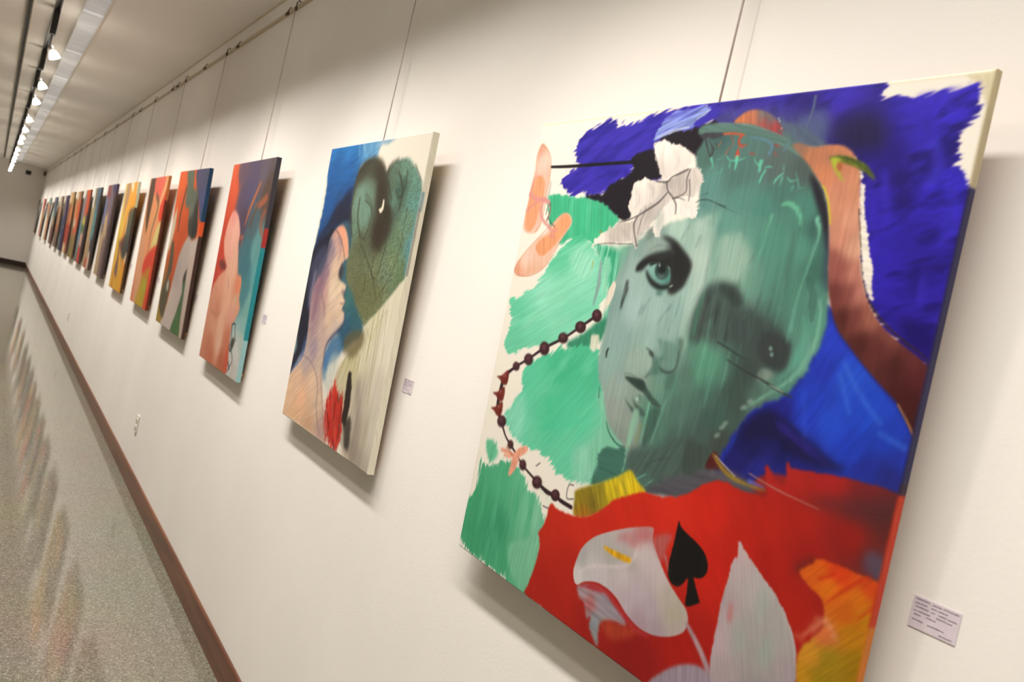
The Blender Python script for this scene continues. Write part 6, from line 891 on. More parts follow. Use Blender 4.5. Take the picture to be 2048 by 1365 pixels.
hang(4,(5.4584, 1.0959, 1.036, 0.0525, 0.0082, 0.0053, 0.8713, 1.0032),(240, 232, 216),[
('F',[(-129.0,-29.3),(1235.4,-29.0),(1118.0,1045.1),(-93.1,1069.7)],(226,92,38),{'s':0,'tex':0.07,'tl':95.29,'g':[(141,46,(240,104,44)),(234,197,(226,92,40)),(255,372,(206,86,38)),(421,495,(200,80,36)),(310,631,(190,80,40)),(1074,360,(226,90,44)),(121,955,(164,130,44)),(-7,833,(140,104,50))]}),
('F',[(277.5,-0.5),(515.0,3.7),(558.6,91.9),(637.8,142.1),(575.5,218.0),(467.3,236.6),(372.7,203.6),(351.1,100.0)],(98,108,90),{'soft':11.7,'tex':0.2}),
('S',[(331.4,108.7),(289.3,204.6),(265.7,301.2),(282.3,379.4)],[28.3,44.4,40.4,32.3],(72,60,44),{'soft':12.11,'dry':6.06,'ang':1.73}),
('F',[(606.4,-0.0),(1072.7,-4.9),(1086.4,148.1),(1089.8,311.0),(954.3,304.5),(844.7,206.1),(707.9,125.3)],(74,74,104),{'soft':8.91,'g':[(761,43,(80,76,108)),(962,45,(70,76,104)),(927,189,(72,78,120)),(1053,290,(48,78,110))]}),
('F',[(645.0,121.3),(712.6,121.2),(807.4,182.2),(889.8,286.1),(933.4,373.1),(881.6,416.9),(710.9,415.9),(615.7,359.6),(567.1,277.0),(535.4,193.2),(594.8,142.3)],(78,80,72),{'soft':12.99,'jag':9.28,'g':[(653,159,(96,104,90)),(641,242,(110,116,104)),(801,256,(50,52,48)),(679,333,(60,58,52)),(839,368,(40,40,38))]}),
('F',[(669.9,409.3),(805.0,425.0),(939.8,412.8),(1046.3,383.1),(1137.0,389.0),(1103.5,531.0),(1098.5,797.3),(1026.8,1002.0),(635.2,1009.5),(202.1,1001.6),(287.9,911.6),(361.5,783.0),(416.8,649.4),(489.2,516.8)],(192,172,160),{'soft':11.08,'tex':0.06,'g':[(908,446,(196,180,172)),(692,539,(186,168,158)),(515,643,(176,160,154)),(963,555,(196,174,160)),(462,834,(196,178,166)),(443,964,(196,180,172)),(994,728,(190,170,158)),(962,970,(186,164,150))]}),
('F',[(823.6,596.6),(833.2,644.7),(849.6,700.2),(862.7,780.0),(878.3,899.6),(899.4,1005.9),(600.5,1003.7),(695.1,878.2),(778.9,746.8),(741.8,659.6)],(74,104,66),{'soft':10.96,'g':[(786,632,(60,58,50)),(815,719,(74,100,70)),(767,953,(70,108,64))]}),
('F',[(118.5,456.3),(220.7,478.3),(280.7,580.4),(279.8,650.3),(186.5,709.8),(309.5,700.5),(327.1,768.6),(294.4,867.4),(245.1,951.1),(79.0,915.1),(35.8,811.3),(131.0,696.2),(137.4,588.9)],(84,76,56),{'soft':12.32,'dry':8.21,'ang':1.73}),
('F',[(193.4,726.9),(270.7,712.2),(271.1,773.4),(206.0,770.1)],(206,200,186),{'soft':10.21,'a':0.8}),
('F',[(111.7,242.4),(143.0,357.5),(121.2,438.4),(17.2,542.0),(-21.1,398.8),(50.7,288.4)],(212,218,196),{'soft':16.84,'a':0.85}),
('F',[(1089.8,311.0),(1180.9,306.1),(1098.5,398.3),(1061.8,392.0),(979.0,323.7)],(232,92,46),{'soft':5.16}),
('F',[(998,-40),(1060,-40),(1060,310),(998,310)],(34,66,98),{'s':0,'soft':2,'tex':0.05}),
('F',[(998,310),(1060,310),(1060,395),(998,395)],(226,92,46),{'s':0,'soft':2,'tex':0.05}),
('F',[(998,395),(1060,395),(1060,1060),(998,1060)],(70,48,40),{'s':0,'soft':2,'tex':0.05})],400,GAIN,0.2)
hang(5,(6.8062, 1.1114, 1.036, 0.043, 0.0, 0.0, 0.8, 0.985),(240, 232, 216),[
('F',[(-382.3,-35.5),(1369.2,-34.1),(1281.6,1045.4),(-147.9,1057.5)],(224,130,84),{'s':0,'tex':0.06,'g':[(40,43,(226,140,84)),(101,416,(214,146,98)),(159,694,(222,150,106)),(153,986,(216,120,86))]}),
('F',[(-9.1,491.6),(272.2,486.0),(449.3,836.7),(438.5,994.6),(164.1,992.6),(98.2,745.7)],(212,152,112),{'soft':18.01}),
('F',[(53.1,6.0),(333.5,4.7),(343.2,143.3),(320.0,281.9),(267.2,432.2),(89.4,272.0)],(84,58,38),{'soft':21.73}),
('F',[(360.6,3.3),(881.1,3.2),(778.9,129.6),(711.2,187.2),(538.3,165.8),(351.8,91.9)],(222,98,80),{'soft':18.57}),
('S',[(1007.5,0.7),(918.6,102.5),(757.3,216.4)],[76.1,65.9,40.6],(224,164,116),{'soft':15.22}),
('F',[(1037.5,95.0),(1179.0,88.2),(1135.6,334.6),(871.8,328.9),(828.3,244.9),(913.0,170.2)],(216,62,40),{'soft':14.48}),
('S',[(516.4,135.6),(706.6,206.4),(668.9,309.7),(576.5,427.7),(580.0,581.0)],[39.3,59.0,44.2,34.4,19.7],(92,82,54),{'soft':17.2}),
('S',[(688.8,225.4),(596.6,337.5),(514.6,410.7)],[14.8,24.7,14.8],(190,180,130),{'soft':12.36,'a':0.7}),
('F',[(1028.5,324.6),(1135.6,334.6),(1113.8,436.5),(1079.6,512.2),(749.7,543.3),(673.5,573.3),(742.5,476.7),(867.6,380.2)],(210,192,120),{'soft':15.78}),
('F',[(1039.6,508.3),(1143.8,517.0),(1112.2,641.6),(869.3,704.1),(502.7,758.6),(435.5,667.3),(630.1,579.5)],(210,64,42),{'soft':17.23}),
('S',[(687.9,594.0),(707.2,749.0),(628.4,782.7)],[12.9,17.1,8.6],(90,60,40),{'soft':8.57,'a':0.6}),
('F',[(841.3,682.6),(903.4,776.1),(881.3,916.8),(778.3,1010.2),(360.8,1003.5),(449.3,836.7),(553.4,748.6)],(172,152,36),{'soft':14.19,'g':[(688,735,(190,110,40)),(687,824,(170,160,40)),(535,974,(186,150,40))]}),
('F',[(1133.8,610.6),(1125.8,785.8),(1058.5,1002.0),(832.3,1006.2),(872.2,841.8),(878.5,711.2)],(210,66,34),{'soft':13.6}),
('F',[(998,-40),(1060,-40),(1060,180),(998,180)],(190,110,60),{'s':0,'soft':2,'tex':0.05}),
('F',[(998,180),(1060,180),(1060,1060),(998,1060)],(96,44,30),{'s':0,'soft':2,'tex':0.05})],300,GAIN,0.15)
hang(6,(8.2706, 1.1042, 1.036, 0.043, 0.0, 0.0, 0.8, 0.985),(240, 232, 216),[
('F',[(-264.8,-38.2),(1313.7,-33.8),(1198.7,1030.4),(-191.2,1057.6)],(226,160,54),{'s':0,'tex':0.05,'g':[(99,23,(214,178,90)),(136,330,(228,190,84)),(90,744,(222,170,50)),(424,130,(232,164,60)),(866,84,(238,160,50)),(751,897,(216,160,44)),(1048,908,(230,148,36)),(985,766,(232,146,36))]}),
('F',[(177.9,-3.1),(417.5,-2.9),(435.9,140.5),(289.5,259.8),(236.7,366.9),(161.2,221.1)],(178,136,104),{'soft':20.69}),
('F',[(457.1,-2.2),(680.8,-4.1),(675.3,96.0)],(236,222,186),{'soft':17.72}),
('F',[(953.2,-4.8),(1191.0,-2.0),(1230.7,160.8),(1006.2,132.6)],(216,208,184),{'soft':18.43}),
('F',[(665.8,255.9),(1147.5,243.8),(1178.4,363.4),(1087.7,516.4),(1090.0,628.3),(793.0,701.0),(535.1,659.0),(349.9,556.2),(587.4,493.8),(654.0,385.0)],(76,80,64),{'soft':19.68,'g':[(779,282,(110,90,60)),(1079,296,(60,86,80)),(800,460,(84,88,72)),(819,578,(64,66,56)),(532,540,(96,60,56)),(747,664,(60,56,52))]}),
('F',[(1130.3,304.0),(1135.8,448.7),(1124.6,610.7),(1001.4,637.1),(1000.9,486.9)],(48,70,120),{'soft':16.59}),
('S',[(549.8,294.9),(517.6,415.8),(450.2,534.4)],[32.9,51.7,61.1],(190,92,70),{'soft':18.8,'a':0.8}),
('S',[(619.6,312.5),(662.5,464.8)],[46.2,41.6],(204,190,170),{'soft':18.48}),
('F',[(326.5,548.3),(438.6,681.2),(519.2,877.7),(239.6,827.0),(318.8,688.0),(226.2,552.6)],(120,86,82),{'soft':20.29}),
('F',[(1009.5,624.8),(1130.6,626.0),(1096.1,720.4),(929.6,709.7)],(228,214,186),{'soft':13.96}),
('S',[(592.7,655.8),(811.4,762.7)],[21.1,46.3],(150,140,130),{'soft':16.84}),
('S',[(137.2,435.9),(64.0,631.8),(-19.6,828.6)],[38.5,33.7,24.1],(150,150,56),{'soft':16.86,'a':0.8}),
('S',[(201.1,846.2),(251.1,1001.3)],[56.6,87.1],(180,96,52),{'soft':21.77,'a':0.8}),
('F',[(998,-40),(1060,-40),(1060,230),(998,230)],(206,206,176),{'s':0,'soft':2,'tex':0.05}),
('F',[(998,230),(1060,230),(1060,1060),(998,1060)],(80,60,44),{'s':0,'soft':2,'tex':0.05})],300,GAIN,0.15)
hang(7,(9.7879, 1.1193, 1.036, 0.043, 0.0, 0.0, 0.8, 0.985),(112, 98, 100),[
('F',[(-60,-60),(1060,-60),(1060,1060),(-60,1060)],(112,98,100),{'s':0,'tex':0.08,'tf':30,'tl':160}),
('F',[(-60,-82),(40.0,-38),(80,-71.0),(80,100.0),(93.2,200),(40.0,178),(-75.4,200),(-60,100.0)],(176,192,184),{'s':0,'soft':16,'jag':24,'jf':60,'tex':0.1,'tf':20,'tl':140,'dry':26,'df':20,'dl':110,'ang':1.5}),
('F',[(60,-60),(230.0,-60),(400,-60.0),(400,85.0),(400.0,170),(230.0,170),(60.0,170),(60,85.0)],(150,72,72),{'s':0,'soft':16,'jag':24,'jf':60,'tex':0.1,'tf':20,'tl':140,'dry':26,'df':20,'dl':110,'ang':1.5}),
('F',[(620,-38),(810.0,-82),(1060,-49.0),(1060,45.0),(1046.8,90),(810.0,112),(635.4,90),(620,45.0)],(58,48,92),{'s':0,'soft':16,'jag':24,'jf':60,'tex':0.1,'tf':20,'tl':140,'dry':26,'df':20,'dl':110,'ang':1.5}),
('F',[(-60,128),(150.0,172),(300,139.0),(300,285.0),(313.2,420),(150.0,398),(-75.4,420),(-60,285.0)],(112,116,150),{'s':0,'soft':16,'jag':24,'jf':60,'tex':0.1,'tf':20,'tl':140,'dry':26,'df':20,'dl':110,'ang':1.5}),
('F',[(300,150),(470.0,150),(640,150.0),(640,285.0),(640.0,420),(470.0,420),(300.0,420),(300,285.0)],(120,98,100),{'s':0,'soft':16,'jag':24,'jf':60,'tex':0.1,'tf':20,'tl':140,'dry':26,'df':20,'dl':110,'ang':1.5}),
('F',[(250,352),(435.0,308),(620,341.0),(620,485.0),(606.8,640),(435.0,662),(265.4,640),(250,485.0)],(190,160,120),{'s':0,'soft':16,'jag':24,'jf':60,'tex':0.1,'tf':20,'tl':140,'dry':26,'df':20,'dl':110,'ang':1.5}),
('F',[(-60,498),(210.0,542),(420,509.0),(420,760.0),(433.2,1060),(210.0,1038),(-75.4,1060),(-60,760.0)],(182,154,118),{'s':0,'soft':16,'jag':24,'jf':60,'tex':0.1,'tf':20,'tl':140,'dry':26,'df':20,'dl':110,'ang':1.5}),
('F',[(420,560),(620.0,560),(820,560.0),(820,780.0),(820.0,1060),(620.0,1060),(420.0,1060),(420,780.0)],(122,98,96),{'s':0,'soft':16,'jag':24,'jf':60,'tex':0.1,'tf':20,'tl':140,'dry':26,'df':20,'dl':110,'ang':1.5}),
('F',[(760,122),(880.0,78),(1060,111.0),(1060,550.0),(1046.8,1060),(880.0,1082),(775.4,1060),(760,550.0)],(76,56,56),{'s':0,'soft':16,'jag':24,'jf':60,'tex':0.1,'tf':20,'tl':140,'dry':26,'df':20,'dl':110,'ang':1.5}),
('F',[(560,78),(690.0,122),(820,89.0),(820,275.0),(833.2,450),(690.0,428),(544.6,450),(560,275.0)],(112,96,112),{'s':0,'soft':16,'jag':24,'jf':60,'tex':0.1,'tf':20,'tl':140,'dry':26,'df':20,'dl':110,'ang':1.5}),
('F',[(998,-40),(1060,-40),(1060,1060),(998,1060)],(72,60,60),{'s':0,'soft':2,'tex':0.05})],200,GAIN,0.1)
hang(8,(11.243, 1.1124, 1.036, 0.043, 0.0, 0.0, 0.8, 0.985),(164, 140, 104),[
('F',[(-60,-60),(1060,-60),(1060,1060),(-60,1060)],(164,140,104),{'s':0,'tex':0.08,'tf':30,'tl':160}),
('F',[(-60,-82),(130.0,-38),(260,-71.0),(260,130.0),(273.2,260),(130.0,238),(-75.4,260),(-60,130.0)],(200,206,190),{'s':0,'soft':16,'jag':24,'jf':60,'tex':0.1,'tf':20,'tl':140,'dry':26,'df':20,'dl':110,'ang':1.5}),
('F',[(260,-60),(410.0,-60),(560,-60.0),(560,110.0),(560.0,220),(410.0,220),(260.0,220),(260,110.0)],(112,98,80),{'s':0,'soft':16,'jag':24,'jf':60,'tex':0.1,'tf':20,'tl':140,'dry':26,'df':20,'dl':110,'ang':1.5}),
('F',[(560,-38),(780.0,-82),(1060,-49.0),(1060,250.0),(1046.8,500),(780.0,522),(575.4,500),(560,250.0)],(78,104,124),{'s':0,'soft':16,'jag':24,'jf':60,'tex':0.1,'tf':20,'tl':140,'dry':26,'df':20,'dl':110,'ang':1.5}),
('F',[(500,258),(700.0,302),(900,269.0),(900,470.0),(913.2,660),(700.0,638),(484.6,660),(500,470.0)],(84,132,136),{'s':0,'soft':16,'jag':24,'jf':60,'tex':0.1,'tf':20,'tl':140,'dry':26,'df':20,'dl':110,'ang':1.5}),
('F',[(-60,400),(210.0,400),(420,400.0),(420,700.0),(420.0,1060),(210.0,1060),(-60.0,1060),(-60,700.0)],(172,144,108),{'s':0,'soft':16,'jag':24,'jf':60,'tex':0.1,'tf':20,'tl':140,'dry':26,'df':20,'dl':110,'ang':1.5}),
('F',[(640,642),(820.0,598),(1060,631.0),(1060,720.0),(1046.8,820),(820.0,842),(655.4,820),(640,720.0)],(54,44,76),{'s':0,'soft':16,'jag':24,'jf':60,'tex':0.1,'tf':20,'tl':140,'dry':26,'df':20,'dl':110,'ang':1.5}),
('F',[(350,828),(495.0,872),(640,839.0),(640,925.0),(653.2,1060),(495.0,1038),(334.6,1060),(350,925.0)],(190,76,56),{'s':0,'soft':16,'jag':24,'jf':60,'tex':0.1,'tf':20,'tl':140,'dry':26,'df':20,'dl':110,'ang':1.5}),
('F',[(640,760),(750.0,760),(860,760.0),(860,880.0),(860.0,1060),(750.0,1060),(640.0,1060),(640,880.0)],(216,182,164),{'s':0,'soft':16,'jag':24,'jf':60,'tex':0.1,'tf':20,'tl':140,'dry':26,'df':20,'dl':110,'ang':1.5}),
('F',[(880,122),(940.0,78),(1060,111.0),(1060,550.0),(1046.8,1060),(940.0,1082),(895.4,1060),(880,550.0)],(70,64,56),{'s':0,'soft':16,'jag':24,'jf':60,'tex':0.1,'tf':20,'tl':140,'dry':26,'df':20,'dl':110,'ang':1.5}),
('F',[(998,-40),(1060,-40),(1060,1060),(998,1060)],(72,60,60),{'s':0,'soft':2,'tex':0.05})],200,GAIN,0.1)
hang(9,(12.5286, 1.1078, 1.036, 0.043, 0.0, 0.0, 0.8, 0.985),(116, 124, 130),[
('F',[(-60,-60),(1060,-60),(1060,1060),(-60,1060)],(116,124,130),{'s':0,'tex':0.08,'tf':30,'tl':160}),
('F',[(-60,-82),(150.0,-38),(300,-71.0),(300,60.0),(313.2,120),(150.0,98),(-75.4,120),(-60,60.0)],(200,208,190),{'s':0,'soft':16,'jag':24,'jf':60,'tex':0.1,'tf':20,'tl':140,'dry':26,'df':20,'dl':110,'ang':1.5}),
('F',[(340,-60),(670.0,-60),(1060,-60.0),(1060,180.0),(1060.0,360),(670.0,360),(340.0,360),(340,180.0)],(204,88,52),{'s':0,'soft':16,'jag':24,'jf':60,'tex':0.1,'tf':20,'tl':140,'dry':26,'df':20,'dl':110,'ang':1.5}),
('F',[(200,82),(360.0,38),(520,71.0),(520,230.0),(506.8,400),(360.0,422),(215.4,400),(200,230.0)],(140,118,124),{'s':0,'soft':16,'jag':24,'jf':60,'tex':0.1,'tf':20,'tl':140,'dry':26,'df':20,'dl':110,'ang':1.5}),
('F',[(420,338),(620.0,382),(820,349.0),(820,430.0),(833.2,500),(620.0,478),(404.6,500),(420,430.0)],(206,182,62),{'s':0,'soft':16,'jag':24,'jf':60,'tex':0.1,'tf':20,'tl':140,'dry':26,'df':20,'dl':110,'ang':1.5}),
('F',[(360,480),(580.0,480),(800,480.0),(800,540.0),(800.0,600),(580.0,600),(360.0,600),(360,540.0)],(78,108,54),{'s':0,'soft':16,'jag':24,'jf':60,'tex':0.1,'tf':20,'tl':140,'dry':26,'df':20,'dl':110,'ang':1.5}),
('F',[(420,622),(630.0,578),(840,611.0),(840,680.0),(826.8,760),(630.0,782),(435.4,760),(420,680.0)],(206,154,130),{'s':0,'soft':16,'jag':24,'jf':60,'tex':0.1,'tf':20,'tl':140,'dry':26,'df':20,'dl':110,'ang':1.5}),
('F',[(-60,458),(190.0,502),(380,469.0),(380,620.0),(393.2,760),(190.0,738),(-75.4,760),(-60,620.0)],(92,130,152),{'s':0,'soft':16,'jag':24,'jf':60,'tex':0.1,'tf':20,'tl':140,'dry':26,'df':20,'dl':110,'ang':1.5}),
('F',[(480,780),(740.0,780),(1060,780.0),(1060,890.0),(1060.0,1060),(740.0,1060),(480.0,1060),(480,890.0)],(202,54,38),{'s':0,'soft':16,'jag':24,'jf':60,'tex':0.1,'tf':20,'tl':140,'dry':26,'df':20,'dl':110,'ang':1.5}),
('F',[(-60,802),(210.0,758),(420,791.0),(420,890.0),(406.8,1060),(210.0,1082),(-44.6,1060),(-60,890.0)],(110,120,110),{'s':0,'soft':16,'jag':24,'jf':60,'tex':0.1,'tf':20,'tl':140,'dry':26,'df':20,'dl':110,'ang':1.5}),
('F',[(860,278),(930.0,322),(1060,289.0),(1060,650.0),(1073.2,1060),(930.0,1038),(844.6,1060),(860,650.0)],(70,56,60),{'s':0,'soft':16,'jag':24,'jf':60,'tex':0.1,'tf':20,'tl':140,'dry':26,'df':20,'dl':110,'ang':1.5}),
('F',[(998,-40),(1060,-40),(1060,1060),(998,1060)],(72,60,60),{'s':0,'soft':2,'tex':0.05})],200,GAIN,0.1)
hang(10,(13.8239, 1.1083, 1.036, 0.043, 0.0, 0.0, 0.8, 0.985),(160, 116, 80),[
('F',[(-60,-60),(1060,-60),(1060,1060),(-60,1060)],(160,116,80),{'s':0,'tex':0.08,'tf':30,'tl':160}),
('F',[(-60,-82),(250.0,-38),(500,-71.0),(500,75.0),(513.2,150),(250.0,128),(-75.4,150),(-60,75.0)],(216,190,150),{'s':0,'soft':16,'jag':24,'jf':60,'tex':0.1,'tf':20,'tl':140,'dry':26,'df':20,'dl':110,'ang':1.5}),
('F',[(-60,120),(250.0,120),(500,120.0),(500,300.0),(500.0,480),(250.0,480),(-60.0,480),(-60,300.0)],(196,130,80),{'s':0,'soft':16,'jag':24,'jf':60,'tex':0.1,'tf':20,'tl':140,'dry':26,'df':20,'dl':110,'ang':1.5}),
('F',[(560,172),(780.0,128),(1060,161.0),(1060,385.0),(1046.8,620),(780.0,642),(575.4,620),(560,385.0)],(206,92,56),{'s':0,'soft':16,'jag':24,'jf':60,'tex':0.1,'tf':20,'tl':140,'dry':26,'df':20,'dl':110,'ang':1.5}),
('F',[(300,378),(460.0,422),(620,389.0),(620,480.0),(633.2,560),(460.0,538),(284.6,560),(300,480.0)],(224,206,186),{'s':0,'soft':16,'jag':24,'jf':60,'tex':0.1,'tf':20,'tl':140,'dry':26,'df':20,'dl':110,'ang':1.5}),
('F',[(150,420),(235.0,420),(320,420.0),(320,490.0),(320.0,560),(235.0,560),(150.0,560),(150,490.0)],(90,104,92),{'s':0,'soft':16,'jag':24,'jf':60,'tex':0.1,'tf':20,'tl':140,'dry':26,'df':20,'dl':110,'ang':1.5}),
('F',[(250,582),(425.0,538),(600,571.0),(600,630.0),(586.8,700),(425.0,722),(265.4,700),(250,630.0)],(170,86,50),{'s':0,'soft':16,'jag':24,'jf':60,'tex':0.1,'tf':20,'tl':140,'dry':26,'df':20,'dl':110,'ang':1.5}),
('F',[(-60,658),(320.0,702),(640,669.0),(640,840.0),(653.2,1060),(320.0,1038),(-75.4,1060),(-60,840.0)],(124,108,66),{'s':0,'soft':16,'jag':24,'jf':60,'tex':0.1,'tf':20,'tl':140,'dry':26,'df':20,'dl':110,'ang':1.5}),
('F',[(640,650),(820.0,650),(1060,650.0),(1060,825.0),(1060.0,1060),(820.0,1060),(640.0,1060),(640,825.0)],(150,120,70),{'s':0,'soft':16,'jag':24,'jf':60,'tex':0.1,'tf':20,'tl':140,'dry':26,'df':20,'dl':110,'ang':1.5}),
('F',[(998,-40),(1060,-40),(1060,1060),(998,1060)],(72,60,60),{'s':0,'soft':2,'tex':0.05})],200,GAIN,0.1)
hang(11,(15.1136, 1.1151, 1.036, 0.043, 0.0, 0.0, 0.8, 0.985),(160, 96, 70),[
('F',[(-60,-60),(1060,-60),(1060,1060),(-60,1060)],(160,96,70),{'s':0,'tex':0.08,'tf':30,'tl':160}),
('F',[(-60,-82),(300.0,-38),(600,-71.0),(600,100.0),(613.2,200),(300.0,178),(-75.4,200),(-60,100.0)],(206,172,126),{'s':0,'soft':16,'jag':24,'jf':60,'tex':0.1,'tf':20,'tl':140,'dry':26,'df':20,'dl':110,'ang':1.5}),
('F',[(600,-60),(800.0,-60),(1060,-60.0),(1060,150.0),(1060.0,300),(800.0,300),(600.0,300),(600,150.0)],(160,124,70),{'s':0,'soft':16,'jag':24,'jf':60,'tex':0.1,'tf':20,'tl':140,'dry':26,'df':20,'dl':110,'ang':1.5}),
('F',[(-60,222),(175.0,178),(350,211.0),(350,330.0),(336.8,460),(175.0,482),(-44.6,460),(-60,330.0)],(170,104,80),{'s':0,'soft':16,'jag':24,'jf':60,'tex':0.1,'tf':20,'tl':140,'dry':26,'df':20,'dl':110,'ang':1.5}),
('F',[(300,178),(450.0,222),(600,189.0),(600,340.0),(613.2,480),(450.0,458),(284.6,480),(300,340.0)],(86,64,56),{'s':0,'soft':16,'jag':24,'jf':60,'tex':0.1,'tf':20,'tl':140,'dry':26,'df':20,'dl':110,'ang':1.5}),
('F',[(500,250),(750.0,250),(1060,250.0),(1060,405.0),(1060.0,560),(750.0,560),(500.0,560),(500,405.0)],(200,122,70),{'s':0,'soft':16,'jag':24,'jf':60,'tex':0.1,'tf':20,'tl':140,'dry':26,'df':20,'dl':110,'ang':1.5}),
('F',[(-60,542),(500.0,498),(1060,531.0),(1060,690.0),(1046.8,860),(500.0,882),(-44.6,860),(-60,690.0)],(156,56,42),{'s':0,'soft':16,'jag':24,'jf':60,'tex':0.1,'tf':20,'tl':140,'dry':26,'df':20,'dl':110,'ang':1.5}),
('F',[(200,808),(410.0,852),(620,819.0),(620,915.0),(633.2,1060),(410.0,1038),(184.6,1060),(200,915.0)],(216,190,146),{'s':0,'soft':16,'jag':24,'jf':60,'tex':0.1,'tf':20,'tl':140,'dry':26,'df':20,'dl':110,'ang':1.5}),
('F',[(-60,830),(125.0,830),(250,830.0),(250,915.0),(250.0,1060),(125.0,1060),(-60.0,1060),(-60,915.0)],(196,150,120),{'s':0,'soft':16,'jag':24,'jf':60,'tex':0.1,'tf':20,'tl':140,'dry':26,'df':20,'dl':110,'ang':1.5}),
('F',[(998,-40),(1060,-40),(1060,1060),(998,1060)],(72,60,60),{'s':0,'soft':2,'tex':0.05})],200,GAIN,0.1)
hang(12,(16.35, 1.1, 1.037, 0.043, 0, 0, 0.8, 0.96),(84, 84, 100),[
('F',[(-60,-60),(1060,-60),(1060,1060),(-60,1060)],(84,84,100),{'s':0,'tex':0.08,'tf':30,'tl':160}),
('F',[(-60,-82),(150.0,-38),(300,-71.0),(300,80.0),(313.2,160),(150.0,138),(-75.4,160),(-60,80.0)],(196,200,170),{'s':0,'soft':16,'jag':24,'jf':60,'tex':0.1,'tf':20,'tl':140,'dry':26,'df':20,'dl':110,'ang':1.5}),
('F',[(200,-60),(380.0,-60),(560,-60.0),(560,200.0),(560.0,400),(380.0,400),(200.0,400),(200,200.0)],(148,122,84),{'s':0,'soft':16,'jag':24,'jf':60,'tex':0.1,'tf':20,'tl':140,'dry':26,'df':20,'dl':110,'ang':1.5}),
('F',[(500,-38),(750.0,-82),(1060,-49.0),(1060,260.0),(1046.8,520),(750.0,542),(515.4,520),(500,260.0)],(58,56,102),{'s':0,'soft':16,'jag':24,'jf':60,'tex':0.1,'tf':20,'tl':140,'dry':26,'df':20,'dl':110,'ang':1.5}),
('F',[(-60,358),(210.0,402),(420,369.0),(420,570.0),(433.2,760),(210.0,738),(-75.4,760),(-60,570.0)],(60,76,84),{'s':0,'soft':16,'jag':24,'jf':60,'tex':0.1,'tf':20,'tl':140,'dry':26,'df':20,'dl':110,'ang':1.5}),
('F',[(-60,720),(200.0,720),(400,720.0),(400,860.0),(400.0,1060),(200.0,1060),(-60.0,1060),(-60,860.0)],(116,130,110),{'s':0,'soft':16,'jag':24,'jf':60,'tex':0.1,'tf':20,'tl':140,'dry':26,'df':20,'dl':110,'ang':1.5}),
('F',[(400,622),(700.0,578),(1060,611.0),(1060,800.0),(1046.8,1060),(700.0,1082),(415.4,1060),(400,800.0)],(56,52,98),{'s':0,'soft':16,'jag':24,'jf':60,'tex':0.1,'tf':20,'tl':140,'dry':26,'df':20,'dl':110,'ang':1.5}),
('F',[(998,-40),(1060,-40),(1060,1060),(998,1060)],(72,60,60),{'s':0,'soft':2,'tex':0.05})],200,GAIN,0.1)
hang(13,(17.75, 1.1, 1.037, 0.043, 0, 0, 0.8, 0.96),(150, 110, 86),[
('F',[(-60,-60),(1060,-60),(1060,1060),(-60,1060)],(150,110,86),{'s':0,'tex':0.08,'tf':30,'tl':160}),
('F',[(-60,-82),(150.0,-38),(300,-71.0),(300,100.0),(313.2,200),(150.0,178),(-75.4,200),(-60,100.0)],(190,196,176),{'s':0,'soft':16,'jag':24,'jf':60,'tex':0.1,'tf':20,'tl':140,'dry':26,'df':20,'dl':110,'ang':1.5}),
('F',[(300,-60),(500.0,-60),(700,-60.0),(700,130.0),(700.0,260),(500.0,260),(300.0,260),(300,130.0)],(176,178,150),{'s':0,'soft':16,'jag':24,'jf':60,'tex':0.1,'tf':20,'tl':140,'dry':26,'df':20,'dl':110,'ang':1.5}),
('F',[(-60,222),(250.0,178),(500,211.0),(500,400.0),(486.8,600),(250.0,622),(-44.6,600),(-60,400.0)],(150,104,82),{'s':0,'soft':16,'jag':24,'jf':60,'tex':0.1,'tf':20,'tl':140,'dry':26,'df':20,'dl':110,'ang':1.5}),
('F',[(450,178),(675.0,222),(900,189.0),(900,400.0),(913.2,600),(675.0,578),(434.6,600),(450,400.0)],(176,136,100),{'s':0,'soft':16,'jag':24,'jf':60,'tex':0.1,'tf':20,'tl':140,'dry':26,'df':20,'dl':110,'ang':1.5}),
('F',[(250,560),(475.0,560),(700,560.0),(700,660.0),(700.0,760),(475.0,760),(250.0,760),(250,660.0)],(170,96,56),{'s':0,'soft':16,'jag':24,'jf':60,'tex':0.1,'tf':20,'tl':140,'dry':26,'df':20,'dl':110,'ang':1.5}),
('F',[(-60,742),(500.0,698),(1060,731.0),(1060,860.0),(1046.8,1060),(500.0,1082),(-44.6,1060),(-60,860.0)],(124,100,84),{'s':0,'soft':16,'jag':24,'jf':60,'tex':0.1,'tf':20,'tl':140,'dry':26,'df':20,'dl':110,'ang':1.5}),
('F',[(998,-40),(1060,-40),(1060,1060),(998,1060)],(72,60,60),{'s':0,'soft':2,'tex':0.05})],200,GAIN,0.1)
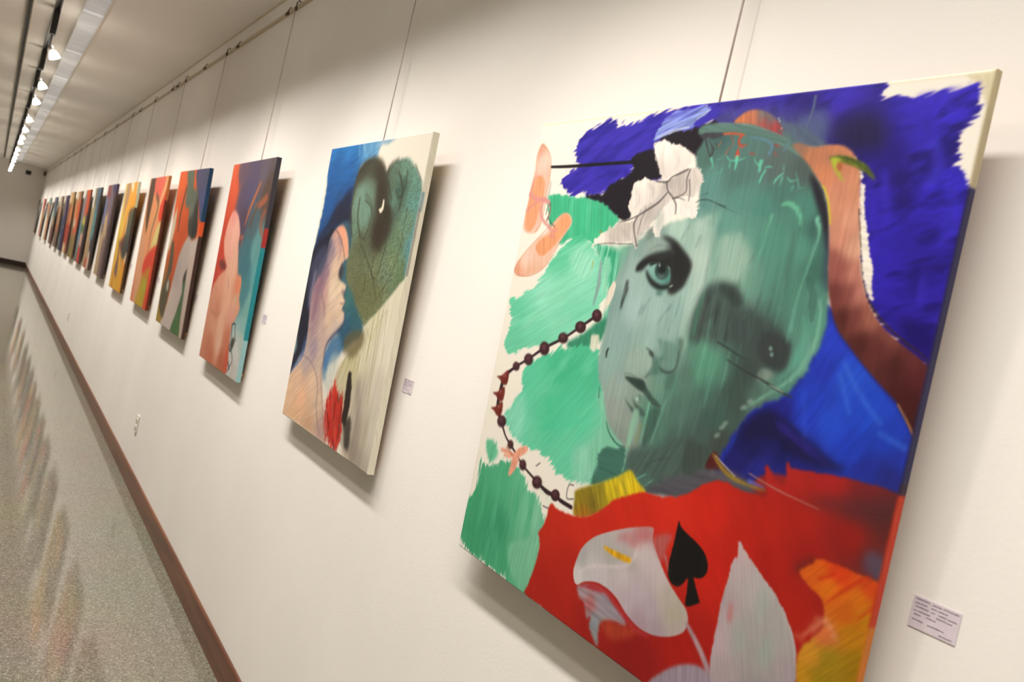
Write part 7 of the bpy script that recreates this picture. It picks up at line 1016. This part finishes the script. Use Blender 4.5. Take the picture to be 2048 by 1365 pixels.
hang(14,(19.4, 1.1, 1.037, 0.043, 0, 0, 0.8, 0.96),(104, 112, 110),[
('F',[(-60,-60),(1060,-60),(1060,1060),(-60,1060)],(104,112,110),{'s':0,'tex':0.08,'tf':30,'tl':160}),
('F',[(-60,-82),(150.0,-38),(300,-71.0),(300,150.0),(313.2,300),(150.0,278),(-75.4,300),(-60,150.0)],(120,108,92),{'s':0,'soft':16,'jag':24,'jf':60,'tex':0.1,'tf':20,'tl':140,'dry':26,'df':20,'dl':110,'ang':1.5}),
('F',[(300,-60),(650.0,-60),(1060,-60.0),(1060,160.0),(1060.0,320),(650.0,320),(300.0,320),(300,160.0)],(88,98,116),{'s':0,'soft':16,'jag':24,'jf':60,'tex':0.1,'tf':20,'tl':140,'dry':26,'df':20,'dl':110,'ang':1.5}),
('F',[(-60,282),(300.0,238),(600,271.0),(600,440.0),(586.8,620),(300.0,642),(-44.6,620),(-60,440.0)],(122,152,140),{'s':0,'soft':16,'jag':24,'jf':60,'tex':0.1,'tf':20,'tl':140,'dry':26,'df':20,'dl':110,'ang':1.5}),
('F',[(500,398),(700.0,442),(900,409.0),(900,530.0),(913.2,640),(700.0,618),(484.6,640),(500,530.0)],(196,140,90),{'s':0,'soft':16,'jag':24,'jf':60,'tex':0.1,'tf':20,'tl':140,'dry':26,'df':20,'dl':110,'ang':1.5}),
('F',[(-60,640),(500.0,640),(1060,640.0),(1060,820.0),(1060.0,1060),(500.0,1060),(-60.0,1060),(-60,820.0)],(126,80,72),{'s':0,'soft':16,'jag':24,'jf':60,'tex':0.1,'tf':20,'tl':140,'dry':26,'df':20,'dl':110,'ang':1.5}),
('F',[(-60,662),(150.0,618),(300,651.0),(300,820.0),(286.8,1060),(150.0,1082),(-44.6,1060),(-60,820.0)],(108,116,98),{'s':0,'soft':16,'jag':24,'jf':60,'tex':0.1,'tf':20,'tl':140,'dry':26,'df':20,'dl':110,'ang':1.5}),
('F',[(998,-40),(1060,-40),(1060,1060),(998,1060)],(72,60,60),{'s':0,'soft':2,'tex':0.05})],200,GAIN,0.1)
hang(15,(21.6, 1.1, 1.037, 0.043, 0, 0, 0.8, 0.96),(180, 150, 120),[
('F',[(-60,-60),(1060,-60),(1060,1060),(-60,1060)],(180,150,120),{'s':0,'tex':0.08,'tf':30,'tl':160}),
('F',[(-60,-82),(500.0,-38),(1060,-71.0),(1060,80.0),(1073.2,160),(500.0,138),(-75.4,160),(-60,80.0)],(140,174,154),{'s':0,'soft':16,'jag':24,'jf':60,'tex':0.1,'tf':20,'tl':140,'dry':26,'df':20,'dl':110,'ang':1.5}),
('F',[(300,160),(550.0,160),(800,160.0),(800,270.0),(800.0,380),(550.0,380),(300.0,380),(300,270.0)],(196,100,56),{'s':0,'soft':16,'jag':24,'jf':60,'tex':0.1,'tf':20,'tl':140,'dry':26,'df':20,'dl':110,'ang':1.5}),
('F',[(-60,322),(200.0,278),(400,311.0),(400,380.0),(386.8,460),(200.0,482),(-44.6,460),(-60,380.0)],(110,124,120),{'s':0,'soft':16,'jag':24,'jf':60,'tex':0.1,'tf':20,'tl':140,'dry':26,'df':20,'dl':110,'ang':1.5}),
('F',[(-60,438),(250.0,482),(500,449.0),(500,730.0),(513.2,1060),(250.0,1038),(-75.4,1060),(-60,730.0)],(220,204,160),{'s':0,'soft':16,'jag':24,'jf':60,'tex':0.1,'tf':20,'tl':140,'dry':26,'df':20,'dl':110,'ang':1.5}),
('F',[(500,460),(750.0,460),(1060,460.0),(1060,730.0),(1060.0,1060),(750.0,1060),(500.0,1060),(500,730.0)],(200,140,100),{'s':0,'soft':16,'jag':24,'jf':60,'tex':0.1,'tf':20,'tl':140,'dry':26,'df':20,'dl':110,'ang':1.5}),
('F',[(998,-40),(1060,-40),(1060,1060),(998,1060)],(72,60,60),{'s':0,'soft':2,'tex':0.05})],200,GAIN,0.1)
hang(16,(24.1, 1.1, 1.037, 0.043, 0, 0, 0.8, 0.96),(196, 110, 70),[
('F',[(-60,-60),(1060,-60),(1060,1060),(-60,1060)],(196,110,70),{'s':0,'tex':0.08,'tf':30,'tl':160}),
('F',[(-60,-82),(250.0,-38),(500,-71.0),(500,150.0),(513.2,300),(250.0,278),(-75.4,300),(-60,150.0)],(206,124,92),{'s':0,'soft':16,'jag':24,'jf':60,'tex':0.1,'tf':20,'tl':140,'dry':26,'df':20,'dl':110,'ang':1.5}),
('F',[(500,-60),(750.0,-60),(1060,-60.0),(1060,150.0),(1060.0,300),(750.0,300),(500.0,300),(500,150.0)],(176,76,60),{'s':0,'soft':16,'jag':24,'jf':60,'tex':0.1,'tf':20,'tl':140,'dry':26,'df':20,'dl':110,'ang':1.5}),
('F',[(-60,362),(500.0,318),(1060,351.0),(1060,510.0),(1046.8,680),(500.0,702),(-44.6,680),(-60,510.0)],(204,146,56),{'s':0,'soft':16,'jag':24,'jf':60,'tex':0.1,'tf':20,'tl':140,'dry':26,'df':20,'dl':110,'ang':1.5}),
('F',[(-60,678),(500.0,722),(1060,689.0),(1060,850.0),(1073.2,1060),(500.0,1038),(-75.4,1060),(-60,850.0)],(176,62,48),{'s':0,'soft':16,'jag':24,'jf':60,'tex':0.1,'tf':20,'tl':140,'dry':26,'df':20,'dl':110,'ang':1.5}),
('F',[(700,300),(850.0,300),(1060,300.0),(1060,650.0),(1060.0,1060),(850.0,1060),(700.0,1060),(700,650.0)],(190,160,130),{'s':0,'soft':16,'jag':24,'jf':60,'tex':0.1,'tf':20,'tl':140,'dry':26,'df':20,'dl':110,'ang':1.5}),
('F',[(998,-40),(1060,-40),(1060,1060),(998,1060)],(72,60,60),{'s':0,'soft':2,'tex':0.05})],200,GAIN,0.1)
hang(17,(27.3, 1.1, 1.037, 0.043, 0, 0, 0.8, 0.96),(104, 102, 90),[
('F',[(-60,-60),(1060,-60),(1060,1060),(-60,1060)],(104,102,90),{'s':0,'tex':0.08,'tf':30,'tl':160}),
('F',[(-60,-82),(500.0,-38),(1060,-71.0),(1060,150.0),(1073.2,300),(500.0,278),(-75.4,300),(-60,150.0)],(100,92,84),{'s':0,'soft':16,'jag':24,'jf':60,'tex':0.1,'tf':20,'tl':140,'dry':26,'df':20,'dl':110,'ang':1.5}),
('F',[(300,450),(500.0,450),(700,450.0),(700,575.0),(700.0,700),(500.0,700),(300.0,700),(300,575.0)],(170,170,160),{'s':0,'soft':16,'jag':24,'jf':60,'tex':0.1,'tf':20,'tl':140,'dry':26,'df':20,'dl':110,'ang':1.5}),
('F',[(-60,722),(500.0,678),(1060,711.0),(1060,850.0),(1046.8,1060),(500.0,1082),(-44.6,1060),(-60,850.0)],(96,100,88),{'s':0,'soft':16,'jag':24,'jf':60,'tex':0.1,'tf':20,'tl':140,'dry':26,'df':20,'dl':110,'ang':1.5}),
('F',[(500,828),(750.0,872),(1060,839.0),(1060,925.0),(1073.2,1060),(750.0,1038),(484.6,1060),(500,925.0)],(120,50,44),{'s':0,'soft':16,'jag':24,'jf':60,'tex':0.1,'tf':20,'tl':140,'dry':26,'df':20,'dl':110,'ang':1.5}),
('F',[(998,-40),(1060,-40),(1060,1060),(998,1060)],(72,60,60),{'s':0,'soft':2,'tex':0.05})],200,GAIN,0.1)
# ---------------------------------------------------------------- hanging rods: rail hook, rod, clamp behind the stretcher
RODX = WALL - 0.030
def rod(y, z_low, label):
    t = thing('hanging_rod', label, 'hanging rod', (RODX, y, RAILZ), (0, 0, 0), 'steel hanging rods on the picture rail')
    L_ = RAILZ - z_low
    MB().tube([(0, 0, 0.0), (0, 0, -L_)], 0.0022, 8).obj('rod', M_steel, t, True)
    hk = MB(); hk.tube([(0, 0, -0.022), (0, 0, 0.010), (0.006, 0, 0.022), (0.014, 0, 0.024), (0.0155, 0, 0.012), (0.0155, 0, 0.007)], 0.0034, 8)
    hk.box((-0.006, -0.006, -0.030), (0.006, 0.006, -0.008), 0.0015)
    hk.obj('rail_hook', M_hook, t)
    cl = MB(); cl.box((-0.007, -0.007, -L_), (0.007, 0.007, -L_ + 0.024), 0.0015); cl.tube([(-0.006, 0, -L_ + .012), (-0.016, 0, -L_ + .010), (-0.016, 0, -L_ + .022)], 0.002, 6)
    cl.obj('picture_hook', M_hook, t)
WHICH = ['the teal face painting', 'the winged profile painting', 'the pink back painting', 'the dark-headed figure on orange', 'the salmon and red painting', 'the yellow-orange painting',
         'the grey-purple painting', 'the tan and blue-grey painting', 'the painting with yellow and green spots', 'the distant orange-brown painting', 'the distant painting with a red middle', 'the distant navy painting',
         'the distant brown painting', 'the distant blue-grey painting', 'the distant teal-topped painting', 'the distant red and yellow painting', 'the last dark painting before the corner']
for k, (y, zt) in enumerate([(1.1, 2.053), (2.64, 2.089), (4.16, 2.094), (5.6, 2.099), (6.95, 2.096), (8.4, 2.089), (9.9, 2.104), (11.3, 2.097), (12.62, 2.093), (13.95, 2.093), (15.2, 2.1), (16.35, 2.06), (17.75, 2.06), (19.4, 2.06), (21.6, 2.06), (24.1, 2.06), (27.3, 2.06)]):
    rod(y, zt - 0.16, 'thin steel rod from the picture rail down to ' + WHICH[k])
# spare hooks left on the rail between the rods
def spare(y, label):
    t = MB(); t.tube([(0.014, 0, 0.010), (0.014, 0, 0.022), (0.006, 0, 0.022), (0.0, 0, 0.006), (0.0, 0, -0.016), (-0.006, 0, -0.026), (-0.012, 0, -0.018)], 0.0035, 8)
    t.lathe([(0.004, -0.012), (0.009, -0.010), (0.009, 0.010), (0.004, 0.012)], 10, (-0.002, 0, -0.012), (0, 1, 0))
    o = t.obj('rail_hook', M_hook); o.location = (WALL - 0.028, y, RAILZ - 0.004); tag(o, label, 'hook', 'spare hooks on the picture rail')
for y, lb in ((4.30, 'spare dark hook on the picture rail beside the rod of the pink back painting'), (5.32, 'spare dark hook on the rail beside the rod of the dark-headed figure'),
              (6.26, 'spare dark hook midway between the rods of the orange and the salmon pictures'), (7.30, 'nearer of the paired spare hooks left of the salmon and red painting'),
              (7.52, 'farther of the paired spare hooks left of the salmon and red painting'), (9.35, 'spare dark hook on the rail between the yellow-orange and grey-purple pictures')):
    spare(y, lb)

# ---------------------------------------------------------------- caption cards
def card(y, z, label, full):
    t = thing('caption_card', label, 'caption card', (WALL - 0.0004, y, z), (0, 0, -math.pi / 2), 'caption cards on the wall')
    w, h = 0.061, 0.040
    MB().box((-w / 2, -0.0006, -h / 2), (w / 2, 0.0, h / 2)).obj('card', M_card, t)
    ink = MB(); rnd = random.Random(int(y * 100))
    for (x0, x1, r) in [(0.053, 0.356, 0.082), (0.406, 0.602, 0.103), (0.633, 0.959, 0.093), (0.056, 0.298, 0.213), (0.395, 0.508, 0.211), (0.542, 0.738, 0.213), (0.069, 0.35, 0.326), (0.41, 0.488, 0.336), (0.558, 0.73, 0.333), (0.754, 0.956, 0.344), (0.048, 0.113, 0.461), (0.149, 0.403, 0.456), (0.535, 0.733, 0.443), (0.755, 0.865, 0.45), (0.061, 0.216, 0.578), (0.338, 0.54, 0.552), (0.051, 0.29, 0.738), (0.39, 0.737, 0.758), (0.659, 0.928, 0.912)]:
        a = -w / 2 + x0 * w; b_ = -w / 2 + x1 * w; zz = h / 2 - r * h
        n = max(3, int((b_ - a) / 0.0009)); pts = []
        for k in range(n + 1):
            pts.append((a + (b_ - a) * k / n, zz + (0.00075 if k % 2 else -0.00055) * rnd.uniform(0.6, 1.3)))
        tk = 0.00036
        for (p, q) in zip(pts[:-1], pts[1:]):
            ink.add([(p[0] - tk, -0.0008, p[1]), (p[0] + tk, -0.0008, p[1]), (q[0] + tk, -0.0008, q[1]), (q[0] - tk, -0.0008, q[1])], [(0, 1, 2, 3)])
    ink.obj('handwriting', M_ink, t)
for y, z, lb in ((0.539, 1.365, 'small pale card with dark lines of writing, right of the teal face painting'), (2.106, 1.368, 'small pale card with writing, right of the winged profile painting'),
                 (3.612, 1.385, 'small pale card with writing, right of the pink back painting'), (5.03, 1.345, 'small pale card right of the dark-headed figure on orange'),
                 (6.36, 1.35, 'tiny pale card right of the salmon and red painting'), (7.80, 1.36, 'tiny pale card right of the yellow-orange painting')):
    card(y, z, lb, True)

# ---------------------------------------------------------------- wall sockets
def socket(y, z, label):
    t = thing('wall_socket', label, 'socket', (WALL, y, z), (0, 0, -math.pi / 2), 'wall sockets low on the white wall')
    MB().box((-0.036, -0.009, -0.058), (0.036, 0.0, 0.058), 0.004).obj('cover_plate', M_plastic, t)
    for s in (-1, 1):
        f = MB(); f.lathe([(0.017, 0.0), (0.017, 0.003), (0.014, 0.004)], 16, (0, -0.009, s * 0.024), (0, -1, 0)).obj('outlet', M_plastic, t)
        MB().box((-0.007, -0.0142, s * 0.024 - 0.005), (-0.003, -0.0128, s * 0.024 + 0.006)).box((0.003, -0.0142, s * 0.024 - 0.005), (0.007, -0.0128, s * 0.024 + 0.006)).obj('slot', M_socketdark, t)
socket(5.93, 0.385, 'white wall socket above the baseboard, the nearer one'); socket(12.25, 0.40, 'white wall socket above the baseboard, the farther one')

# ---------------------------------------------------------------- ceiling: louvred luminaires, tracks, spots
LX0, LX1 = 0.232, 0.352
def luminaire(y, ln, label, first=[None]):
    if first[0] is not None: return dup(first[0], (0, y, CEIL), None, label)
    t = thing('ceiling_light', label, 'ceiling light', (0, y, CEIL), (0, 0, 0), 'louvred ceiling lights in one continuous run'); first[0] = t
    d = 0.030
    f = MB()
    for x0, x1 in ((LX0 - 0.006, LX0), (LX1, LX1 + 0.006)): f.box((x0, 0, -d), (x1, ln, 0))
    f.box((LX0, 0, -0.004), (LX1, ln, 0)); f.obj('housing', M_lframe, t)
    lv = MB()
    n = 46
    for k in range(1, n):
        yy = ln * k / n
        lv.add([(LX0, yy - 0.0012, -0.004), (LX1, yy - 0.0012, -0.004), (LX1, yy + 0.0012, -0.004), (LX0, yy + 0.0012, -0.004), (LX0, yy - 0.0006, -d + 0.003), (LX1, yy - 0.0006, -d + 0.003), (LX1, yy + 0.0006, -d + 0.003), (LX0, yy + 0.0006, -d + 0.003)],
               [(4, 5, 1, 0), (5, 6, 2, 1), (6, 7, 3, 2), (7, 4, 0, 3), (7, 6, 5, 4)])
    lv.obj('louver', M_louver, t)
    MB().box((LX0, 0, -d - 0.002), (LX1, 0.012, -0.004)).obj('end_plate', M_lend, t)
    ld = bpy.data.lights.new('louver_fill', 'AREA'); ld.shape = 'RECTANGLE'; ld.size = 0.10; ld.size_y = ln - 0.1; ld.energy = FILL_WATTS; ld.color = FILL_COLOUR; ld.spread = math.radians(116)  # area light added below the louvre as room fill; no tubes are modelled
    lo = bpy.data.objects.new('louver_fill', ld); link(lo, t); lo.location = ((LX0 + LX1) / 2, ln / 2, -d - 0.004)
    return t
LN = 1.62
for k in range(18):
    y = 3.07 + LN * (k - 3)
    luminaire(y, LN, 'module %s of the louvred ceiling light run beside the spot track' % (['overhead first', 'overhead second', 'overhead third', 'nearest', 'second', 'third', 'fourth', 'fifth', 'sixth', 'seventh', 'eighth', 'ninth', 'tenth', 'eleventh', 'twelfth', 'thirteenth', 'fourteenth', 'farthest'])[k])
TX = 0.098
t = thing('lighting_track', 'long dark lighting track on the ceiling carrying the lit spots', 'lighting track', (TX, 0, CEIL))
tb = MB(); tb.loft([[(-0.017, y, 0), (-0.017, y, -0.030), (-0.007, y, -0.030), (-0.007, y, -0.012), (0.007, y, -0.012), (0.007, y, -0.030), (0.017, y, -0.030), (0.017, y, 0)] for y in (-2.6, 28.45)])
tb.obj('rail_body', M_black, t)
MB().box((-0.018, 28.45, -0.031), (0.018, 28.47, 0.0)).obj('end_cap', M_black, t)
t2 = thing('lighting_track', 'long dark lighting track without lamps, left of the track with lit spots', 'lighting track', (-0.062, 0, CEIL))
tb = MB(); tb.loft([[(-0.015, y, 0), (-0.015, y, -0.026), (-0.006, y, -0.026), (-0.006, y, -0.010), (0.006, y, -0.010), (0.006, y, -0.026), (0.015, y, -0.026), (0.015, y, 0)] for y in (-2.6, 28.0)])
tb.obj('rail_body', M_black, t2)
for s in (-1, 1): MB().box((s * 0.017 - 0.0025, -2.6, -0.012), (s * 0.017 + 0.0025, 28.0, 0.0)).obj('edge_strip', M_rail, t2)
HEADZ = -0.300
def spot(y, aim_y, aim_z, label, watts):
    t = thing('track_spot', label, 'spotlight', (TX, y, CEIL - 0.012), (0, 0, 0), 'lit spots on the ceiling track')
    MB().box((-0.019, -0.030, -0.180), (0.019, 0.030, 0.000), 0.004).obj('adaptor', M_black, t)
    MB().tube([(0.0, -0.012, -0.178), (0.0, -0.012, -0.262)], 0.005, 8).obj('stem', M_black, t)
    piv = Vector((0.012, -0.012, -0.268))
    aim = Vector((WALL - TX, aim_y - y, aim_z - (CEIL - 0.012))) - piv
    d = aim.normalized()
    sk = MB(); sk.lathe([(0.005, -0.018), (0.014, -0.014), (0.016, 0.0), (0.014, 0.014), (0.010, 0.019)], 14, tuple(piv), tuple(d)); sk.obj('lamp_holder', M_grey, t, True)
    rf = MB(); rf.lathe([(0.011, 0.016), (0.019, 0.026), (0.028, 0.042), (0.034, 0.062), (0.035, 0.068), (0.031, 0.070), (0.014, 0.073), (0.003, 0.074)], 20, tuple(piv), tuple(d)); rf.obj('reflector', M_glow, t, True)
    ld = bpy.data.lights.new('spot_beam', 'SPOT'); ld.energy = watts; ld.color = SPOT_COLOUR; ld.spot_size = math.radians(100); ld.spot_blend = 1.0; ld.shadow_soft_size = 0.07
    lo = bpy.data.objects.new('spot_beam', ld); link(lo, t); lo.location = piv + d * 0.13
    lo.rotation_euler = Vector((0, 0, -1)).rotation_difference(d).to_euler()
    return t
ORD = ['nearest', 'second', 'third', 'fourth', 'fifth', 'sixth', 'seventh', 'eighth', 'ninth', 'tenth', 'eleventh', 'twelfth', 'thirteenth', 'farthest']
SEEN = [6.62, 8.33, 9.60, 11.63, 13.17, 14.69, 15.76, 17.83, 19.40, 20.85, 22.24, 24.35, 25.94, 27.85]
for k, y in enumerate(SEEN):
    spot(y, y - 0.15, 1.0, '%s of the visible lit spots on the ceiling track%s' % (ORD[k], '' if k else ', largest in view'), SPOT_WATTS)
for k, y in enumerate((-1.3, 1.45, 2.95, 4.3)):
    spot(y, y - 0.2, 1.0, 'lit track spot above the near pictures, number %s from the near end' % ['one', 'two', 'three', 'four'][k], SPOT_WATTS)
# small dark sensor and rail end bracket on the end wall
s = thing('motion_sensor', 'small dark sensor high on the end wall left of the corner', 'sensor', (0.60, FAR, 2.78), (0, 0, 0))
MB().box((-0.07, -0.03, -0.06), (0.07, 0.0, 0.06), 0.01).obj('back_box', M_black, s); MB().lathe([(0.05, 0.0), (0.045, 0.025), (0.025, 0.045), (0.004, 0.05)], 14, (0, -0.03, -0.01), (0, -1, -0.2)).obj('lens_dome', M_black, s, True)
e = thing('rail_bracket', 'dark bracket at the far end of the picture rail, in the corner', 'bracket', (WALL, FAR - 0.12, RAILZ), (0, 0, 0))
MB().box((-0.07, -0.05, -0.09), (0.0, 0.10, 0.04), 0.008).obj('clamp_body', M_hook, e); MB().lathe([(0.012, 0), (0.012, 0.012), (0.006, 0.016)], 10, (-0.07, 0.0, -0.03), (-1, 0, 0)).obj('screw', M_black, e)
